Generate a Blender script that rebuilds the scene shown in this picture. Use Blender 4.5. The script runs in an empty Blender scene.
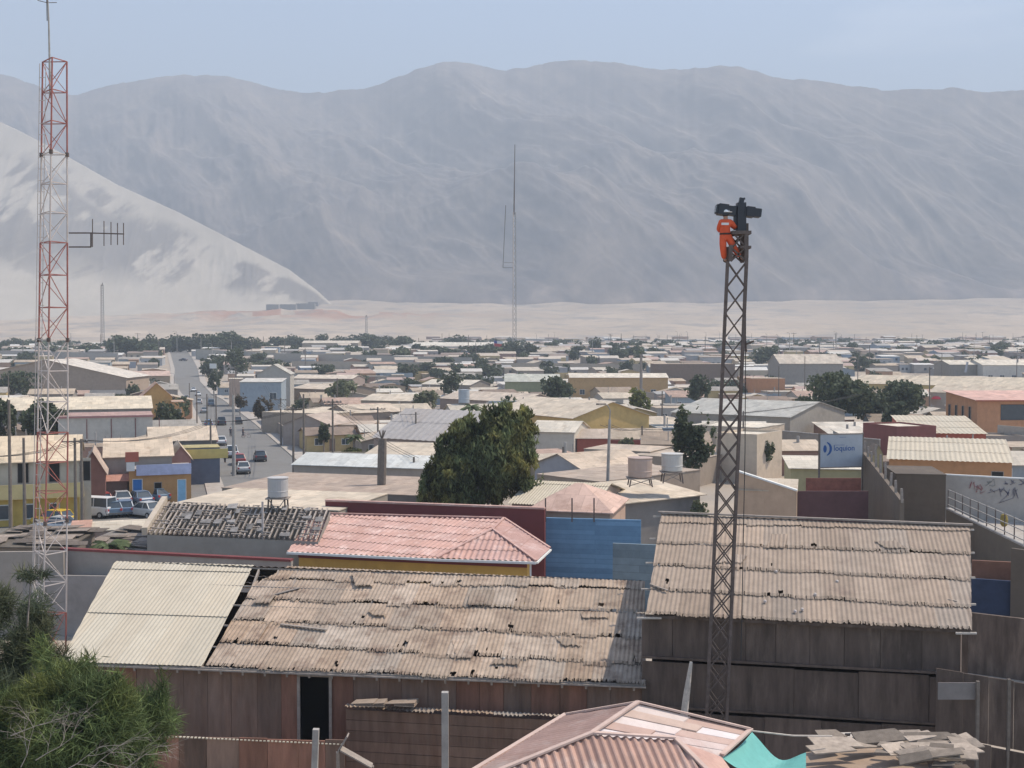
import bpy, math, random
import numpy as np
from mathutils import Vector, Matrix
PI = math.pi
S = bpy.context.scene
COL = S.collection

# ------------------------------------------------------------------ camera, sky, sun, exposure
F = 1100.0; HOR = 348.0; CAMZ = 16.0
PITCH = math.atan((384 - HOR) / F)
cam_d = bpy.data.cameras.new('camera'); cam = bpy.data.objects.new('camera', cam_d); COL.objects.link(cam)
cam_d.sensor_width = 36; cam_d.lens = 36 * F / 1024; cam_d.clip_end = 20000; cam_d.clip_start = 0.2
cam.location = (0, 0, CAMZ); cam.rotation_euler = (PI / 2 - PITCH, 0, 0)
S.camera = cam
SUN_EL = math.radians(57); SUN_AZ = math.radians(72)      # azimuth measured from +Y (view direction) towards +X
w = bpy.data.worlds.new('World'); S.world = w; w.use_nodes = True
nt = w.node_tree; bg = nt.nodes['Background']
sky = nt.nodes.new('ShaderNodeTexSky'); sky.sky_type = 'NISHITA'; sky.sun_disc = False
sky.sun_elevation = SUN_EL; sky.sun_rotation = SUN_AZ; sky.altitude = 300; sky.air_density = 1.15; sky.dust_density = 1.0
tc = nt.nodes.new('ShaderNodeTexCoord'); mp = nt.nodes.new('ShaderNodeMapping'); mp.inputs['Scale'].default_value = (1.2, 1.2, 5)
nz = nt.nodes.new('ShaderNodeTexNoise'); nz.inputs['Scale'].default_value = 2.3; nz.inputs['Detail'].default_value = 7
mr = nt.nodes.new('ShaderNodeMapRange'); mr.inputs['From Min'].default_value = .56; mr.inputs['From Max'].default_value = .8
mr.inputs['To Max'].default_value = .45
mx = nt.nodes.new('ShaderNodeMix'); mx.data_type = 'RGBA'; mx.inputs['B'].default_value = (9.5, 9.8, 10.5, 1)
L = nt.links
L.new(tc.outputs['Generated'], mp.inputs['Vector']); L.new(mp.outputs['Vector'], nz.inputs['Vector'])
L.new(nz.outputs['Fac'], mr.inputs['Value']); L.new(mr.outputs['Result'], mx.inputs['Factor'])
L.new(sky.outputs['Color'], mx.inputs['A']); L.new(mx.outputs['Result'], bg.inputs['Color'])
bg.inputs['Strength'].default_value = 0.15
sun_d = bpy.data.lights.new('sun', 'SUN'); sun_d.energy = 4.8; sun_d.angle = math.radians(0.6); sun_d.color = (1.0, .895, .75)
sun = bpy.data.objects.new('sun', sun_d); COL.objects.link(sun); sun.location = (40, 20, 80)
sd = Vector((math.cos(SUN_EL) * math.sin(SUN_AZ), math.cos(SUN_EL) * math.cos(SUN_AZ), math.sin(SUN_EL)))
sun.rotation_euler = (-sd).to_track_quat('-Z', 'Y').to_euler()
S.view_settings.view_transform = 'Standard'; S.view_settings.look = 'None'
S.view_settings.exposure = 0.72; S.view_settings.gamma = 1.0; S.view_settings.use_curve_mapping = False
S.render.engine = 'CYCLES'; S.cycles.max_bounces = 5; S.cycles.volume_bounces = 0; S.cycles.transparent_max_bounces = 8
S.cycles.use_denoising = True

# ------------------------------------------------------------------ ground profile and pixel helpers
GY = [-200, 0, 380, 450, 520, 600, 700, 900, 1200, 1500, 1900, 2400, 2900, 3400]
GZ = [0, 0, 0, 2.2, 6.0, 10.5, 13.6, 16.0, 19.5, 31, 60, 100, 146, 170]
def g(Y): return float(np.interp(Y, GY, GZ))
cp, sp_ = math.cos(PITCH), math.sin(PITCH)
def ray(x, y):
    a = (x - 512) / F; b = -(y - 384) / F
    return Vector((a, cp + b * sp_, -sp_ + b * cp))       # camera ray
def PY(x, y, Y):                                           # point on the pixel ray at distance Y
    r = ray(x, y); t = Y / r.y
    return Vector((0, 0, CAMZ)) + r * t
def PH(x, y, h):                                           # point on the pixel ray at height h over the ground
    r = ray(x, y); lo, hi = 5.0, 3300.0
    fn = lambda Y: CAMZ + r.z * Y / r.y - g(Y) - h
    Y = lo; st = 1.0
    while Y < hi and fn(Y) > 0: Y *= 1.01
    a, b = Y / 1.01, Y
    for _ in range(30):
        m = (a + b) / 2
        if fn(m) > 0: a = m
        else: b = m
    return PY(x, y, (a + b) / 2)
def G(x, y): return PH(x, y, 0)
def px_of(p):
    d = Vector(p) - Vector((0, 0, CAMZ)); zc = d.y * cp - d.z * sp_; yc = d.y * sp_ + d.z * cp
    return 512 + F * d.x / zc, 384 - F * yc / zc

# ------------------------------------------------------------------ mesh kit
class MB:
    def __init__(s): s.v = []; s.f = []; s.t = []
    def face(s, pts, t=(1, 1, 1)):
        n = len(s.v); s.v += [tuple(p) for p in pts]; s.f.append(tuple(range(n, n + len(pts)))); s.t.append(t)
    def box(s, c, d, rz=0, t=(1, 1, 1), M=None):
        x, y, z = d[0] / 2, d[1] / 2, d[2] / 2; n = len(s.v); R = M or Matrix.Rotation(rz, 3, 'Z'); c = Vector(c)
        for i in (-x, x):
            for j in (-y, y):
                for k in (-z, z): s.v.append(tuple(c + R @ Vector((i, j, k))))
        for q in ((0, 1, 3, 2), (4, 6, 7, 5), (0, 4, 5, 1), (2, 3, 7, 6), (0, 2, 6, 4), (1, 5, 7, 3)):
            s.f.append(tuple(n + a for a in q)); s.t.append(t)
        return s
    def bar(s, a, b, w, h=None, t=(1, 1, 1)):              # square bar from a to b
        a = Vector(a); b = Vector(b); h = h or w; d = b - a; l = d.length
        if l < 1e-5: return s
        R = d.to_track_quat('Z', 'Y').to_matrix()
        return s.box((a + b) / 2, (w, h, l), t=t, M=R)
    def tube(s, pts, r, n=6, t=(1, 1, 1), cap=True):
        pts = [Vector(p) for p in pts]; m = len(pts); rr = r if isinstance(r, (list, tuple)) else [r] * m; b0 = len(s.v)
        for i, p in enumerate(pts):
            d = (pts[min(i + 1, m - 1)] - pts[max(i - 1, 0)])
            if d.length < 1e-6: d = Vector((0, 0, 1))
            q = d.to_track_quat('Z', 'Y').to_matrix()
            for k in range(n):
                a = 2 * PI * k / n; s.v.append(tuple(p + q @ Vector((math.cos(a) * rr[i], math.sin(a) * rr[i], 0))))
        for i in range(m - 1):
            for k in range(n):
                a = b0 + i * n + k; b = b0 + i * n + (k + 1) % n
                s.f.append((a, b, b + n, a + n)); s.t.append(t)
        if cap:
            s.f.append(tuple(b0 + k for k in range(n))[::-1]); s.t.append(t)
            s.f.append(tuple(b0 + (m - 1) * n + k for k in range(n))); s.t.append(t)
        return s
    def lathe(s, prof, c=(0, 0, 0), n=20, t=(1, 1, 1)):
        b0 = len(s.v); m = len(prof)
        for (r, z) in prof:
            for k in range(n):
                a = 2 * PI * k / n; s.v.append((c[0] + r * math.cos(a), c[1] + r * math.sin(a), c[2] + z))
        for i in range(m - 1):
            for k in range(n):
                a = b0 + i * n + k; b = b0 + i * n + (k + 1) % n
                s.f.append((a, b, b + n, a + n)); s.t.append(t)
        s.f.append(tuple(b0 + k for k in range(n))[::-1]); s.t.append(t)
        s.f.append(tuple(b0 + (m - 1) * n + k for k in range(n))); s.t.append(t)
        return s
    def slab(s, pts, th, t=(1, 1, 1)):                     # planar polygon given thickness downwards
        up = [Vector(p) for p in pts]; dn = [p - Vector((0, 0, th)) for p in up]; n = len(up)
        s.face(up, t); s.face(dn[::-1], t)
        for i in range(n): j = (i + 1) % n; s.face((up[i], dn[i], dn[j], up[j]), t)
        return s
    def build(s, name, m, parent=None, off=None, smooth=False):
        return quick(name, np.array(s.v, dtype=float).reshape(-1, 3), s.f, s.t, m, parent, off, smooth)
def quick(name, v, faces, tint, m, parent=None, off=None, smooth=False):
    me = bpy.data.meshes.new(name)
    if off is not None: v = v - np.array(off)
    if isinstance(faces, np.ndarray):
        nf, k = faces.shape; me.vertices.add(len(v)); me.vertices.foreach_set('co', v.astype(np.float32).ravel())
        me.loops.add(nf * k); me.loops.foreach_set('vertex_index', faces.astype(np.int32).ravel())
        me.polygons.add(nf); me.polygons.foreach_set('loop_start', np.arange(0, nf * k, k, dtype=np.int32))
        me.update(calc_edges=True)
    else:
        me.from_pydata(v.tolist(), [], faces)
    at = me.attributes.new('tint', 'FLOAT_COLOR', 'FACE')
    tt = np.ones((len(me.polygons), 4), dtype=np.float32)
    if tint is not None and len(tint): tt[:, :3] = np.array(tint, dtype=np.float32)
    at.data.foreach_set('color', tt.ravel())
    if smooth: me.polygons.foreach_set('use_smooth', np.ones(len(me.polygons), dtype=bool))
    me.materials.append(m); me.update()
    o = bpy.data.objects.new(name, me); COL.objects.link(o)
    if parent: o.parent = parent
    return o
def tag(o, label=None, cat=None, group=None, kind=None):
    if label: o['label'] = label
    if cat: o['category'] = cat
    if group: o['group'] = group
    if kind: o['kind'] = kind
    return o
def empty(name, loc, rz=0, label=None, cat=None, group=None):
    o = bpy.data.objects.new(name, None); COL.objects.link(o); o.location = loc; o.rotation_euler = (0, 0, rz)
    o.empty_display_size = .3
    return tag(o, label, cat, group)
def copy_tree(o, parent=None):
    c = o.copy(); COL.objects.link(c); c.parent = parent
    for ch in list(o.children): copy_tree(ch, c)
    return c

# ------------------------------------------------------------------ materials
def nodes(name):
    m = bpy.data.materials.new(name); m.use_nodes = True; t = m.node_tree; b = t.nodes['Principled BSDF']
    return m, t, b
MC = {}
def mat(name, col, rough=.85, var=.22, scale=1.5, bump=0.0, bscale=30, dirt=None, dscale=.5, dlo=.5, dhi=.7, metal=0, brick=None, wave=None, streak=None):
    if name in MC: return MC[name]
    m, t, b = nodes(name); N = t.nodes; K = t.links
    tcn = N.new('ShaderNodeTexCoord'); at = N.new('ShaderNodeAttribute'); at.attribute_name = 'tint'
    n1 = N.new('ShaderNodeTexNoise'); n1.inputs['Scale'].default_value = scale; n1.inputs['Detail'].default_value = 8; n1.inputs['Roughness'].default_value = .65
    if streak:
        ms_ = N.new('ShaderNodeMapping'); ms_.inputs['Scale'].default_value = streak; K.new(tcn.outputs['Object'], ms_.inputs['Vector']); K.new(ms_.outputs['Vector'], n1.inputs['Vector'])
    else: K.new(tcn.outputs['Object'], n1.inputs['Vector'])
    r1 = N.new('ShaderNodeMapRange'); r1.inputs['From Min'].default_value = .3; r1.inputs['From Max'].default_value = .7
    r1.inputs['To Min'].default_value = 1 - var; r1.inputs['To Max'].default_value = 1 + var
    K.new(n1.outputs['Fac'], r1.inputs['Value'])
    base = N.new('ShaderNodeMix'); base.data_type = 'RGBA'; base.blend_type = 'MULTIPLY'; base.inputs['Factor'].default_value = 1
    base.inputs['A'].default_value = (*col, 1); K.new(at.outputs['Color'], base.inputs['B'])
    cur = base.outputs['Result']
    if dirt:
        n2 = N.new('ShaderNodeTexNoise'); n2.inputs['Scale'].default_value = dscale; n2.inputs['Detail'].default_value = 9; n2.inputs['Roughness'].default_value = .7
        K.new((ms_.outputs['Vector'] if streak else tcn.outputs['Object']), n2.inputs['Vector'])
        r2 = N.new('ShaderNodeMapRange'); r2.inputs['From Min'].default_value = dlo; r2.inputs['From Max'].default_value = dhi
        K.new(n2.outputs['Fac'], r2.inputs['Value'])
        m2 = N.new('ShaderNodeMix'); m2.data_type = 'RGBA'; m2.inputs['B'].default_value = (*dirt, 1)
        K.new(r2.outputs['Result'], m2.inputs['Factor']); K.new(cur, m2.inputs['A']); cur = m2.outputs['Result']
    if brick:                                             # (w, h, mortar factor): sheet or block pattern on object XY (or XZ)
        bw, bh, mf, ax = brick
        mpn = N.new('ShaderNodeMapping')
        if ax == 'XZ':
            sx = N.new('ShaderNodeSeparateXYZ'); cx = N.new('ShaderNodeCombineXYZ')
            ad = N.new('ShaderNodeMath'); ad.operation = 'ADD'
            K.new(tcn.outputs['Object'], sx.inputs[0]); K.new(sx.outputs['X'], ad.inputs[0]); K.new(sx.outputs['Y'], ad.inputs[1])
            K.new(ad.outputs[0], cx.inputs['X']); K.new(sx.outputs['Z'], cx.inputs['Y']); K.new(cx.outputs[0], mpn.inputs['Vector'])
        else: K.new(tcn.outputs['Object'], mpn.inputs['Vector'])
        bk = N.new('ShaderNodeTexBrick'); bk.inputs['Scale'].default_value = 1; bk.inputs['Brick Width'].default_value = bw; bk.inputs['Row Height'].default_value = bh
        bk.inputs['Mortar Size'].default_value = .03; bk.inputs['Mortar Smooth'].default_value = .6
        bk.inputs['Color1'].default_value = (.82, .82, .82, 1); bk.inputs['Color2'].default_value = (1.12, 1.1, 1.08, 1); bk.inputs['Mortar'].default_value = (mf, mf, mf, 1)
        K.new(mpn.outputs['Vector'], bk.inputs['Vector'])
        m3 = N.new('ShaderNodeMix'); m3.data_type = 'RGBA'; m3.blend_type = 'MULTIPLY'; m3.inputs['Factor'].default_value = 1
        K.new(cur, m3.inputs['A']); K.new(bk.outputs['Color'], m3.inputs['B']); cur = m3.outputs['Result']
    v = N.new('ShaderNodeMix'); v.data_type = 'RGBA'; v.blend_type = 'MULTIPLY'; v.inputs['Factor'].default_value = 1
    K.new(cur, v.inputs['A']); K.new(r1.outputs['Result'], v.inputs['B']); K.new(v.outputs['Result'], b.inputs['Base Color'])
    b.inputs['Roughness'].default_value = rough; b.inputs['Metallic'].default_value = metal
    b.inputs['Specular IOR Level'].default_value = .25 if rough > .6 else .5
    hsrc = None
    if wave:                                              # corrugation running down the slope, bands along object X
        wv = N.new('ShaderNodeTexWave'); wv.wave_type = 'BANDS'; wv.bands_direction = 'X'; wv.inputs['Scale'].default_value = 2 * PI / (20 * wave)
        K.new(tcn.outputs['Object'], wv.inputs['Vector']); bm = N.new('ShaderNodeBump'); bm.inputs['Strength'].default_value = .5; bm.inputs['Distance'].default_value = .03
        K.new(wv.outputs['Fac'], bm.inputs['Height']); K.new(bm.outputs['Normal'], b.inputs['Normal'])
    elif bump:
        n3 = N.new('ShaderNodeTexNoise'); n3.inputs['Scale'].default_value = bscale; n3.inputs['Detail'].default_value = 5
        K.new(tcn.outputs['Object'], n3.inputs['Vector']); bm = N.new('ShaderNodeBump'); bm.inputs['Strength'].default_value = bump; bm.inputs['Distance'].default_value = .02
        K.new(n3.outputs['Fac'], bm.inputs['Height']); K.new(bm.outputs['Normal'], b.inputs['Normal'])
    MC[name] = m; return m
def leafmat(name, col):
    if name in MC: return MC[name]
    m, t, b = nodes(name); N = t.nodes; K = t.links
    at = N.new('ShaderNodeAttribute'); at.attribute_name = 'tint'
    base = N.new('ShaderNodeMix'); base.data_type = 'RGBA'; base.blend_type = 'MULTIPLY'; base.inputs['Factor'].default_value = 1
    base.inputs['A'].default_value = (*col, 1); K.new(at.outputs['Color'], base.inputs['B'])
    K.new(base.outputs['Result'], b.inputs['Base Color']); b.inputs['Roughness'].default_value = .7; b.inputs['Specular IOR Level'].default_value = .2
    tr = N.new('ShaderNodeBsdfTranslucent'); K.new(base.outputs['Result'], tr.inputs['Color'])
    ms = N.new('ShaderNodeMixShader'); ms.inputs[0].default_value = .3; K.new(b.outputs[0], ms.inputs[1]); K.new(tr.outputs[0], ms.inputs[2])
    K.new(ms.outputs[0], N['Material Output'].inputs['Surface'])
    MC[name] = m; return m
RUST = (.17, .085, .055)
m_oldroof = mat('weathered_sheet', (.34, .265, .205), var=.2, scale=2.5, dirt=(.15, .10, .075), dscale=1.3, dlo=.50, dhi=.72)
m_oldroof2 = mat('weathered_sheet_grey', (.30, .235, .185), var=.14, scale=2.5, dirt=(.2, .145, .12), dscale=.9, dlo=.58, dhi=.78)
m_newroof = mat('new_sheet', (.45, .395, .31), var=.07, scale=1.2, dirt=(.4, .34, .28), dscale=1.4, dlo=.6, dhi=.85)
m_pinkroof = mat('pink_sheet', (.44, .275, .235), var=.10, scale=2.0, dirt=(.55, .42, .38), dscale=1.0, dlo=.5, dhi=.75)
m_rustroof = mat('faded_red_sheet', (.38, .245, .20), var=.14, scale=2.0, dirt=(.5, .40, .35), dscale=.8, dlo=.5, dhi=.75)
m_rustwall = mat('rusty_wall_sheet', (.175, .115, .088), var=.3, scale=2.2, bump=.3, dirt=(.17, .095, .065), dscale=.8, dlo=.48, dhi=.68, streak=(1.6, 1.6, .22))
m_tarwall = mat('dark_board', (.105, .078, .064), var=.35, scale=2.2, bump=.3, dirt=(.17, .13, .105), dscale=1.0, dlo=.52, dhi=.72, streak=(1.4, 1.4, .25))
m_dark = mat('shade_black', (.02, .018, .017), var=.1)  # near-black colour standing in for shade inside openings and hollows
m_wood = mat('grey_wood', (.27, .23, .20), var=.25, scale=5, bump=.3)
m_woodlt = mat('bleached_wood', (.45, .40, .35), var=.25, scale=6, bump=.3)
m_pole = mat('pole_wood', (.16, .135, .115), var=.25, scale=4)
m_conc = mat('concrete', (.33, .31, .29), var=.18, scale=1.5, bump=.2, dirt=(.2, .18, .165), dscale=.6)
m_steel = mat('rusted_steel', (.11, .085, .075), var=.3, scale=6, rough=.7)
m_black = mat('black_housing', (.02, .022, .03), rough=.5, var=.2)
m_redp = mat('tower_red', (.30, .10, .08), rough=.6, var=.2, scale=4)
m_whitep = mat('tower_white', (.46, .40, .37), rough=.6, var=.12, scale=4, dirt=(.4, .25, .2), dscale=2, dlo=.6, dhi=.8)
m_wire = mat('wire', (.05, .05, .05), var=.1)
m_glass = mat('window_glass', (.05, .065, .08), rough=.15, var=.2)
m_frame = mat('white_frame', (.6, .6, .58), var=.08)
m_asph = mat('asphalt', (.17, .165, .158), var=.12, scale=.6, dirt=(.15, .14, .13), dscale=.15)
m_pave = mat('pavement', (.36, .325, .29), var=.15, scale=1.0, dirt=(.28, .24, .2), dscale=.4)
m_tank = mat('tank_plastic', (.46, .44, .42), rough=.5, var=.08)
m_tarp = mat('teal_tarp', (.11, .34, .31), rough=.6, var=.1, scale=4)
leaf_pepper = leafmat('leaf_pepper', (.12, .14, .062)); leaf_dark = leafmat('leaf_dark', (.075, .09, .05))
leaf_olive = leafmat('leaf_olive', (.15, .16, .09)); leaf_tam = leafmat('leaf_tamarisk', (.105, .14, .055)); leaf_palm = leafmat('leaf_palm', (.085, .11, .05))

# ------------------------------------------------------------------ noise for terrain
rng = np.random.default_rng(7)
_T = rng.random((256, 256))
def vn(x, y):
    xi = np.floor(x).astype(int); yi = np.floor(y).astype(int); fx = x - xi; fy = y - yi
    fx = fx * fx * fx * (fx * (fx * 6 - 15) + 10); fy = fy * fy * fy * (fy * (fy * 6 - 15) + 10)
    a = _T[xi % 256, yi % 256]; b = _T[(xi + 1) % 256, yi % 256]; c = _T[xi % 256, (yi + 1) % 256]; d = _T[(xi + 1) % 256, (yi + 1) % 256]
    return (a * (1 - fx) + b * fx) * (1 - fy) + (c * (1 - fx) + d * fx) * fy
def fbm(x, y, o=5, ridged=False, gain=.5):
    s = 0; a = 1; n = 0
    for k in range(o):
        v = vn(x * 2 ** k + 17 * k, y * 2 ** k + 31 * k)
        if ridged: v = 1 - abs(2 * v - 1)
        s = s + a * v; n += a; a *= gain
    return s / n
def grid(name, X, Yy, Z, m, tint=None):
    r, c = X.shape; v = np.stack([X, Yy, Z], -1).reshape(-1, 3)
    i = np.arange(r * c).reshape(r, c)
    f = np.stack([i[:-1, :-1], i[:-1, 1:], i[1:, 1:], i[1:, :-1]], -1).reshape(-1, 4)
    t = None
    if tint is not None: t = tint[:-1, :-1].reshape(-1, 3)
    return quick(name, v, f, t, m, smooth=True)

# ------------------------------------------------------------------ ground, plain, mountains
rows = sorted(set([float(y) for y in GY] + list(np.linspace(-60, 380, 60)) + list(np.linspace(380, 1500, 90)) + list(np.linspace(1500, 3400, 70))))
rows = [r for r in rows if r >= -60]
yy = np.array(rows)[:, None]; uu = np.linspace(-1, 1, 160)[None, :]
X = uu * (np.maximum(yy, 0) * .95 + 130); Yg = yy + 0 * X
Z = np.interp(Yg, GY, GZ)
bumpf = np.clip((Yg - 1250) / 500, 0, 1)
Z = Z + bumpf * (fbm(X / 120, Yg / 260, 4) - .5) * 14
red = np.exp(-((X / Yg + .195) / .105) ** 2) * np.exp(-((Yg - 2130) / 130) ** 2)
Z = Z + red * (8 + 12 * fbm(X / 30, Yg / 40, 3)) * (fbm(X / 60, Yg / 90, 3) > .42)
pat = fbm(X / 160 + 3, Yg / 420 + 9, 5)
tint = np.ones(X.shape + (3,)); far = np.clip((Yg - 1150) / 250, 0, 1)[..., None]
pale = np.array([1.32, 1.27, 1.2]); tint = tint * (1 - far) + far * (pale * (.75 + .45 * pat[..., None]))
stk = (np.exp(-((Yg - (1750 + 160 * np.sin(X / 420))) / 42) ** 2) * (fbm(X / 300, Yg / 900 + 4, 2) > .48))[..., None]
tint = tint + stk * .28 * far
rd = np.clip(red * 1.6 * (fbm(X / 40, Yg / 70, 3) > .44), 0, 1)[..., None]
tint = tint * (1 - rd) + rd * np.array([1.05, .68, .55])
m_ground = mat('dusty_ground', (.34, .285, .23), var=.16, scale=.05, dirt=(.29, .255, .22), dscale=.012, dlo=.5, dhi=.6)
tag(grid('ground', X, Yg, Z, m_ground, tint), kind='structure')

m_mtn, t_, b_ = nodes('bare_mountain')
def mtn_mat(name, ca, cb, con):
    m, t, b = nodes(name); N = t.nodes; K = t.links
    geo = N.new('ShaderNodeNewGeometry'); mpn = N.new('ShaderNodeMapping'); mpn.inputs['Scale'].default_value = (.006, .003, .006)
    K.new(geo.outputs['Position'], mpn.inputs['Vector'])
    n1 = N.new('ShaderNodeTexNoise'); n1.inputs['Scale'].default_value = 1; n1.inputs['Detail'].default_value = 10; n1.inputs['Roughness'].default_value = .76; n1.inputs['Distortion'].default_value = 1.0
    K.new(mpn.outputs['Vector'], n1.inputs['Vector'])
    r = N.new('ShaderNodeMapRange'); r.inputs['From Min'].default_value = .38; r.inputs['From Max'].default_value = .64; K.new(n1.outputs['Fac'], r.inputs['Value'])
    mi = N.new('ShaderNodeMix'); mi.data_type = 'RGBA'; mi.inputs['A'].default_value = (*ca, 1); mi.inputs['B'].default_value = (*cb, 1); K.new(r.outputs['Result'], mi.inputs['Factor'])
    mp2 = N.new('ShaderNodeMapping'); mp2.inputs['Scale'].default_value = (.035, .010, .022); n2 = N.new('ShaderNodeTexNoise'); n2.inputs['Scale'].default_value = 1; n2.inputs['Detail'].default_value = 8; n2.inputs['Roughness'].default_value = .7
    K.new(geo.outputs['Position'], mp2.inputs['Vector']); K.new(mp2.outputs['Vector'], n2.inputs['Vector']); r2 = N.new('ShaderNodeMapRange'); r2.inputs['From Min'].default_value = .36; r2.inputs['From Max'].default_value = .64; r2.inputs['To Min'].default_value = 1 - con; r2.inputs['To Max'].default_value = 1 + con; K.new(n2.outputs['Fac'], r2.inputs['Value'])
    m5 = N.new('ShaderNodeMix'); m5.data_type = 'RGBA'; m5.blend_type = 'MULTIPLY'; m5.inputs['Factor'].default_value = 1; K.new(mi.outputs['Result'], m5.inputs['A']); K.new(r2.outputs['Result'], m5.inputs['B']); mi = m5
    at = N.new('ShaderNodeAttribute'); at.attribute_name = 'tint'
    mu = N.new('ShaderNodeMix'); mu.data_type = 'RGBA'; mu.blend_type = 'MULTIPLY'; mu.inputs['Factor'].default_value = 1
    K.new(mi.outputs['Result'], mu.inputs['A']); K.new(at.outputs['Color'], mu.inputs['B']); K.new(mu.outputs['Result'], b.inputs['Base Color'])
    b.inputs['Roughness'].default_value = .95; b.inputs['Specular IOR Level'].default_value = .1
    return m
m_mtn = mtn_mat('bare_mountain', (.10, .092, .10), (.235, .195, .168), .17)
m_hill = mtn_mat('sandy_hill', (.37, .33, .275), (.43, .385, .325), .05)
pxs = np.linspace(-420, 1450, 1350); vs = np.concatenate([np.linspace(0, 1, 330), np.linspace(1.01, 1.5, 26)])
RX = [-420, -200, -60, 0, 40, 75, 110, 150, 185, 215, 245, 275, 300, 325, 345, 370, 400, 430, 450, 475, 500, 520, 545, 575, 605, 625, 645, 680, 720, 745, 765, 785, 800, 830, 880, 920, 950, 985, 1024, 1150, 1450]
RY = [40, 52, 66, 75, 87, 98, 88, 81, 78, 77, 82, 90, 95, 95, 92, 90, 79, 68, 63, 66, 73, 71, 66, 63, 64, 67, 72, 72, 68, 71, 77, 83, 80, 86, 92, 92, 90, 95, 92, 84, 100]
u = pxs[None, :]; v = vs[:, None]
ry = np.interp(u, RX, RY); ry = (ry + np.interp(u - 5, RX, RY) + np.interp(u + 5, RX, RY)) / 3 + (fbm(u / 11, u * 0, 4) - .5) * 3.0
Yr = 4300 + 250 * np.sin(u / 210); Yf = 2750 + 120 * np.sin(u / 150 + 1)
zr = CAMZ + (HOR - ry) / F * Yr; zf = np.interp(Yf, GY, GZ) - 6
Ym = Yf + np.minimum(v, 1.5) * (Yr - Yf); Xm = (u - 512) / F * Ym
pv = np.clip(v, 0, 1); prof = .72 * pv ** 1.25 + .28 * pv ** .62
prof = prof * (1 - .0 * v)
Zm = zf + (zr - zf) * prof
back = np.clip(v - 1, 0, 1); Zm = Zm - back * 1400
wx = Xm + 260 * (fbm(Xm / 600, Ym / 600, 3) - .5) + (Ym - 2800) * .6; wy = Ym
rid = .5 * (fbm(wx / 760, wy / 1300, 4, True, .42) - .62) + .5 * (fbm(wx / 330 + 3, wy / 760 + 7, 4, False, .45) - .5); rid2 = fbm(wx / 90 + 9, wy / 300, 4, True, .5) - .6
env = np.clip(pv * 5, 0, 1) * np.clip((1 - pv) * 3.2, 0, 1) ** .8
Zm = Zm + env * (rid * 520 + rid2 * 24 + (fbm((Xm + Ym * .5) / 45, Ym / 110, 4, True, .55) - .6) * 11)
lim = CAMZ + (HOR - ry - 1.5) / F * Ym                        # nothing pokes above the ridge line
Zm = np.where((v < .97), np.minimum(Zm, lim), Zm)
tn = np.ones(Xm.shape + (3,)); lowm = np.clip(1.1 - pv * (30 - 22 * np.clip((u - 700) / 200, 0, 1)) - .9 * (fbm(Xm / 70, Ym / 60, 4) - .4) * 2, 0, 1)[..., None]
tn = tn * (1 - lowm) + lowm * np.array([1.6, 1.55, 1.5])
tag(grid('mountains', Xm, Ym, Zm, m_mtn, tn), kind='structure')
# sandy hill at the left
pxs = np.linspace(-380, 345, 720); vs = np.concatenate([np.linspace(0, 1, 220), np.linspace(1.02, 1.8, 40)]); u = pxs[None, :]; v = vs[:, None]
cy = np.interp(u, [-380, -150, -40, 0, 22, 60, 120, 180, 240, 290, 318, 345], [60, 92, 112, 122, 132, 152, 186, 213, 244, 270, 291, 316])
Yr = np.interp(u, [-380, 0, 345], [2960, 2800, 2560]); Yf = np.interp(u, [-380, 0, 345], [1850, 1950, 2480])
zr = CAMZ + (HOR - cy) / F * Yr; zf = np.interp(Yf, GY, GZ) - 5
Ym = Yf + v * (Yr - Yf); Xm = (u - 512) / F * Ym; pv = np.clip(v, 0, 1)
Zm = zf + (zr - zf) * (pv ** 1.45); Zm = Zm - np.clip(v - 1, 0, 1) * 420
env = np.clip(pv * 2.4 - .4, 0, 1) * np.clip((1 - pv) * 3.5, 0, 1)
rid = fbm((Xm + Ym * .2) / 190, Ym / 700, 5, True) - .6
Zm = Zm + env * rid * 40
rk = .6 * fbm(Xm / 150 + 5, Ym / 170, 4) + .4 * fbm((Xm - Ym * .25) / 22 + 5, Ym / 120, 5, False, .65) + .4 * rid
edge = np.clip((.88 + .05 * np.sin(u / 23) - pv) * 14, 0, 1) * np.clip((pv - .34) * 6, 0, 1)
rock = np.clip((rk - .45) * 14, 0, 1) * edge
rock = np.maximum(rock, np.clip((rk - .60) * 10, 0, 1) * np.clip((pv - .2) * 4, 0, 1) * np.clip((.96 - pv) * 20, 0, 1))
tn = np.ones(Xm.shape + (3,)) * 1.12; tn = tn * (1 - rock[..., None]) + rock[..., None] * np.array([.56, .56, .60])
tag(grid('sand_hill', Xm, Ym, Zm, m_hill, tn), kind='structure')

# haze: one closed box round camera and scene
m_haze = bpy.data.materials.new('haze_air'); m_haze.use_nodes = True; t = m_haze.node_tree
for n in list(t.nodes):
    if n.type == 'BSDF_PRINCIPLED': t.nodes.remove(n)
pvn = t.nodes.new('ShaderNodeVolumePrincipled'); pvn.inputs['Color'].default_value = (.765, .86, 1, 1); pvn.inputs['Density'].default_value = 0.00036; pvn.inputs['Anisotropy'].default_value = 0.0
t.links.new(pvn.outputs[0], t.nodes['Material Output'].inputs['Volume'])
hb = MB(); hb.box((0, 2900, 740), (9800, 6400, 1500)); hz = hb.build('haze', m_haze)
for v_ in hz.data.vertices:
    if v_.co.z < 0: v_.co.z = -12
tag(hz, kind='stuff'); hz['label'] = 'pale dusty air between the town and the mountains'

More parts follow.
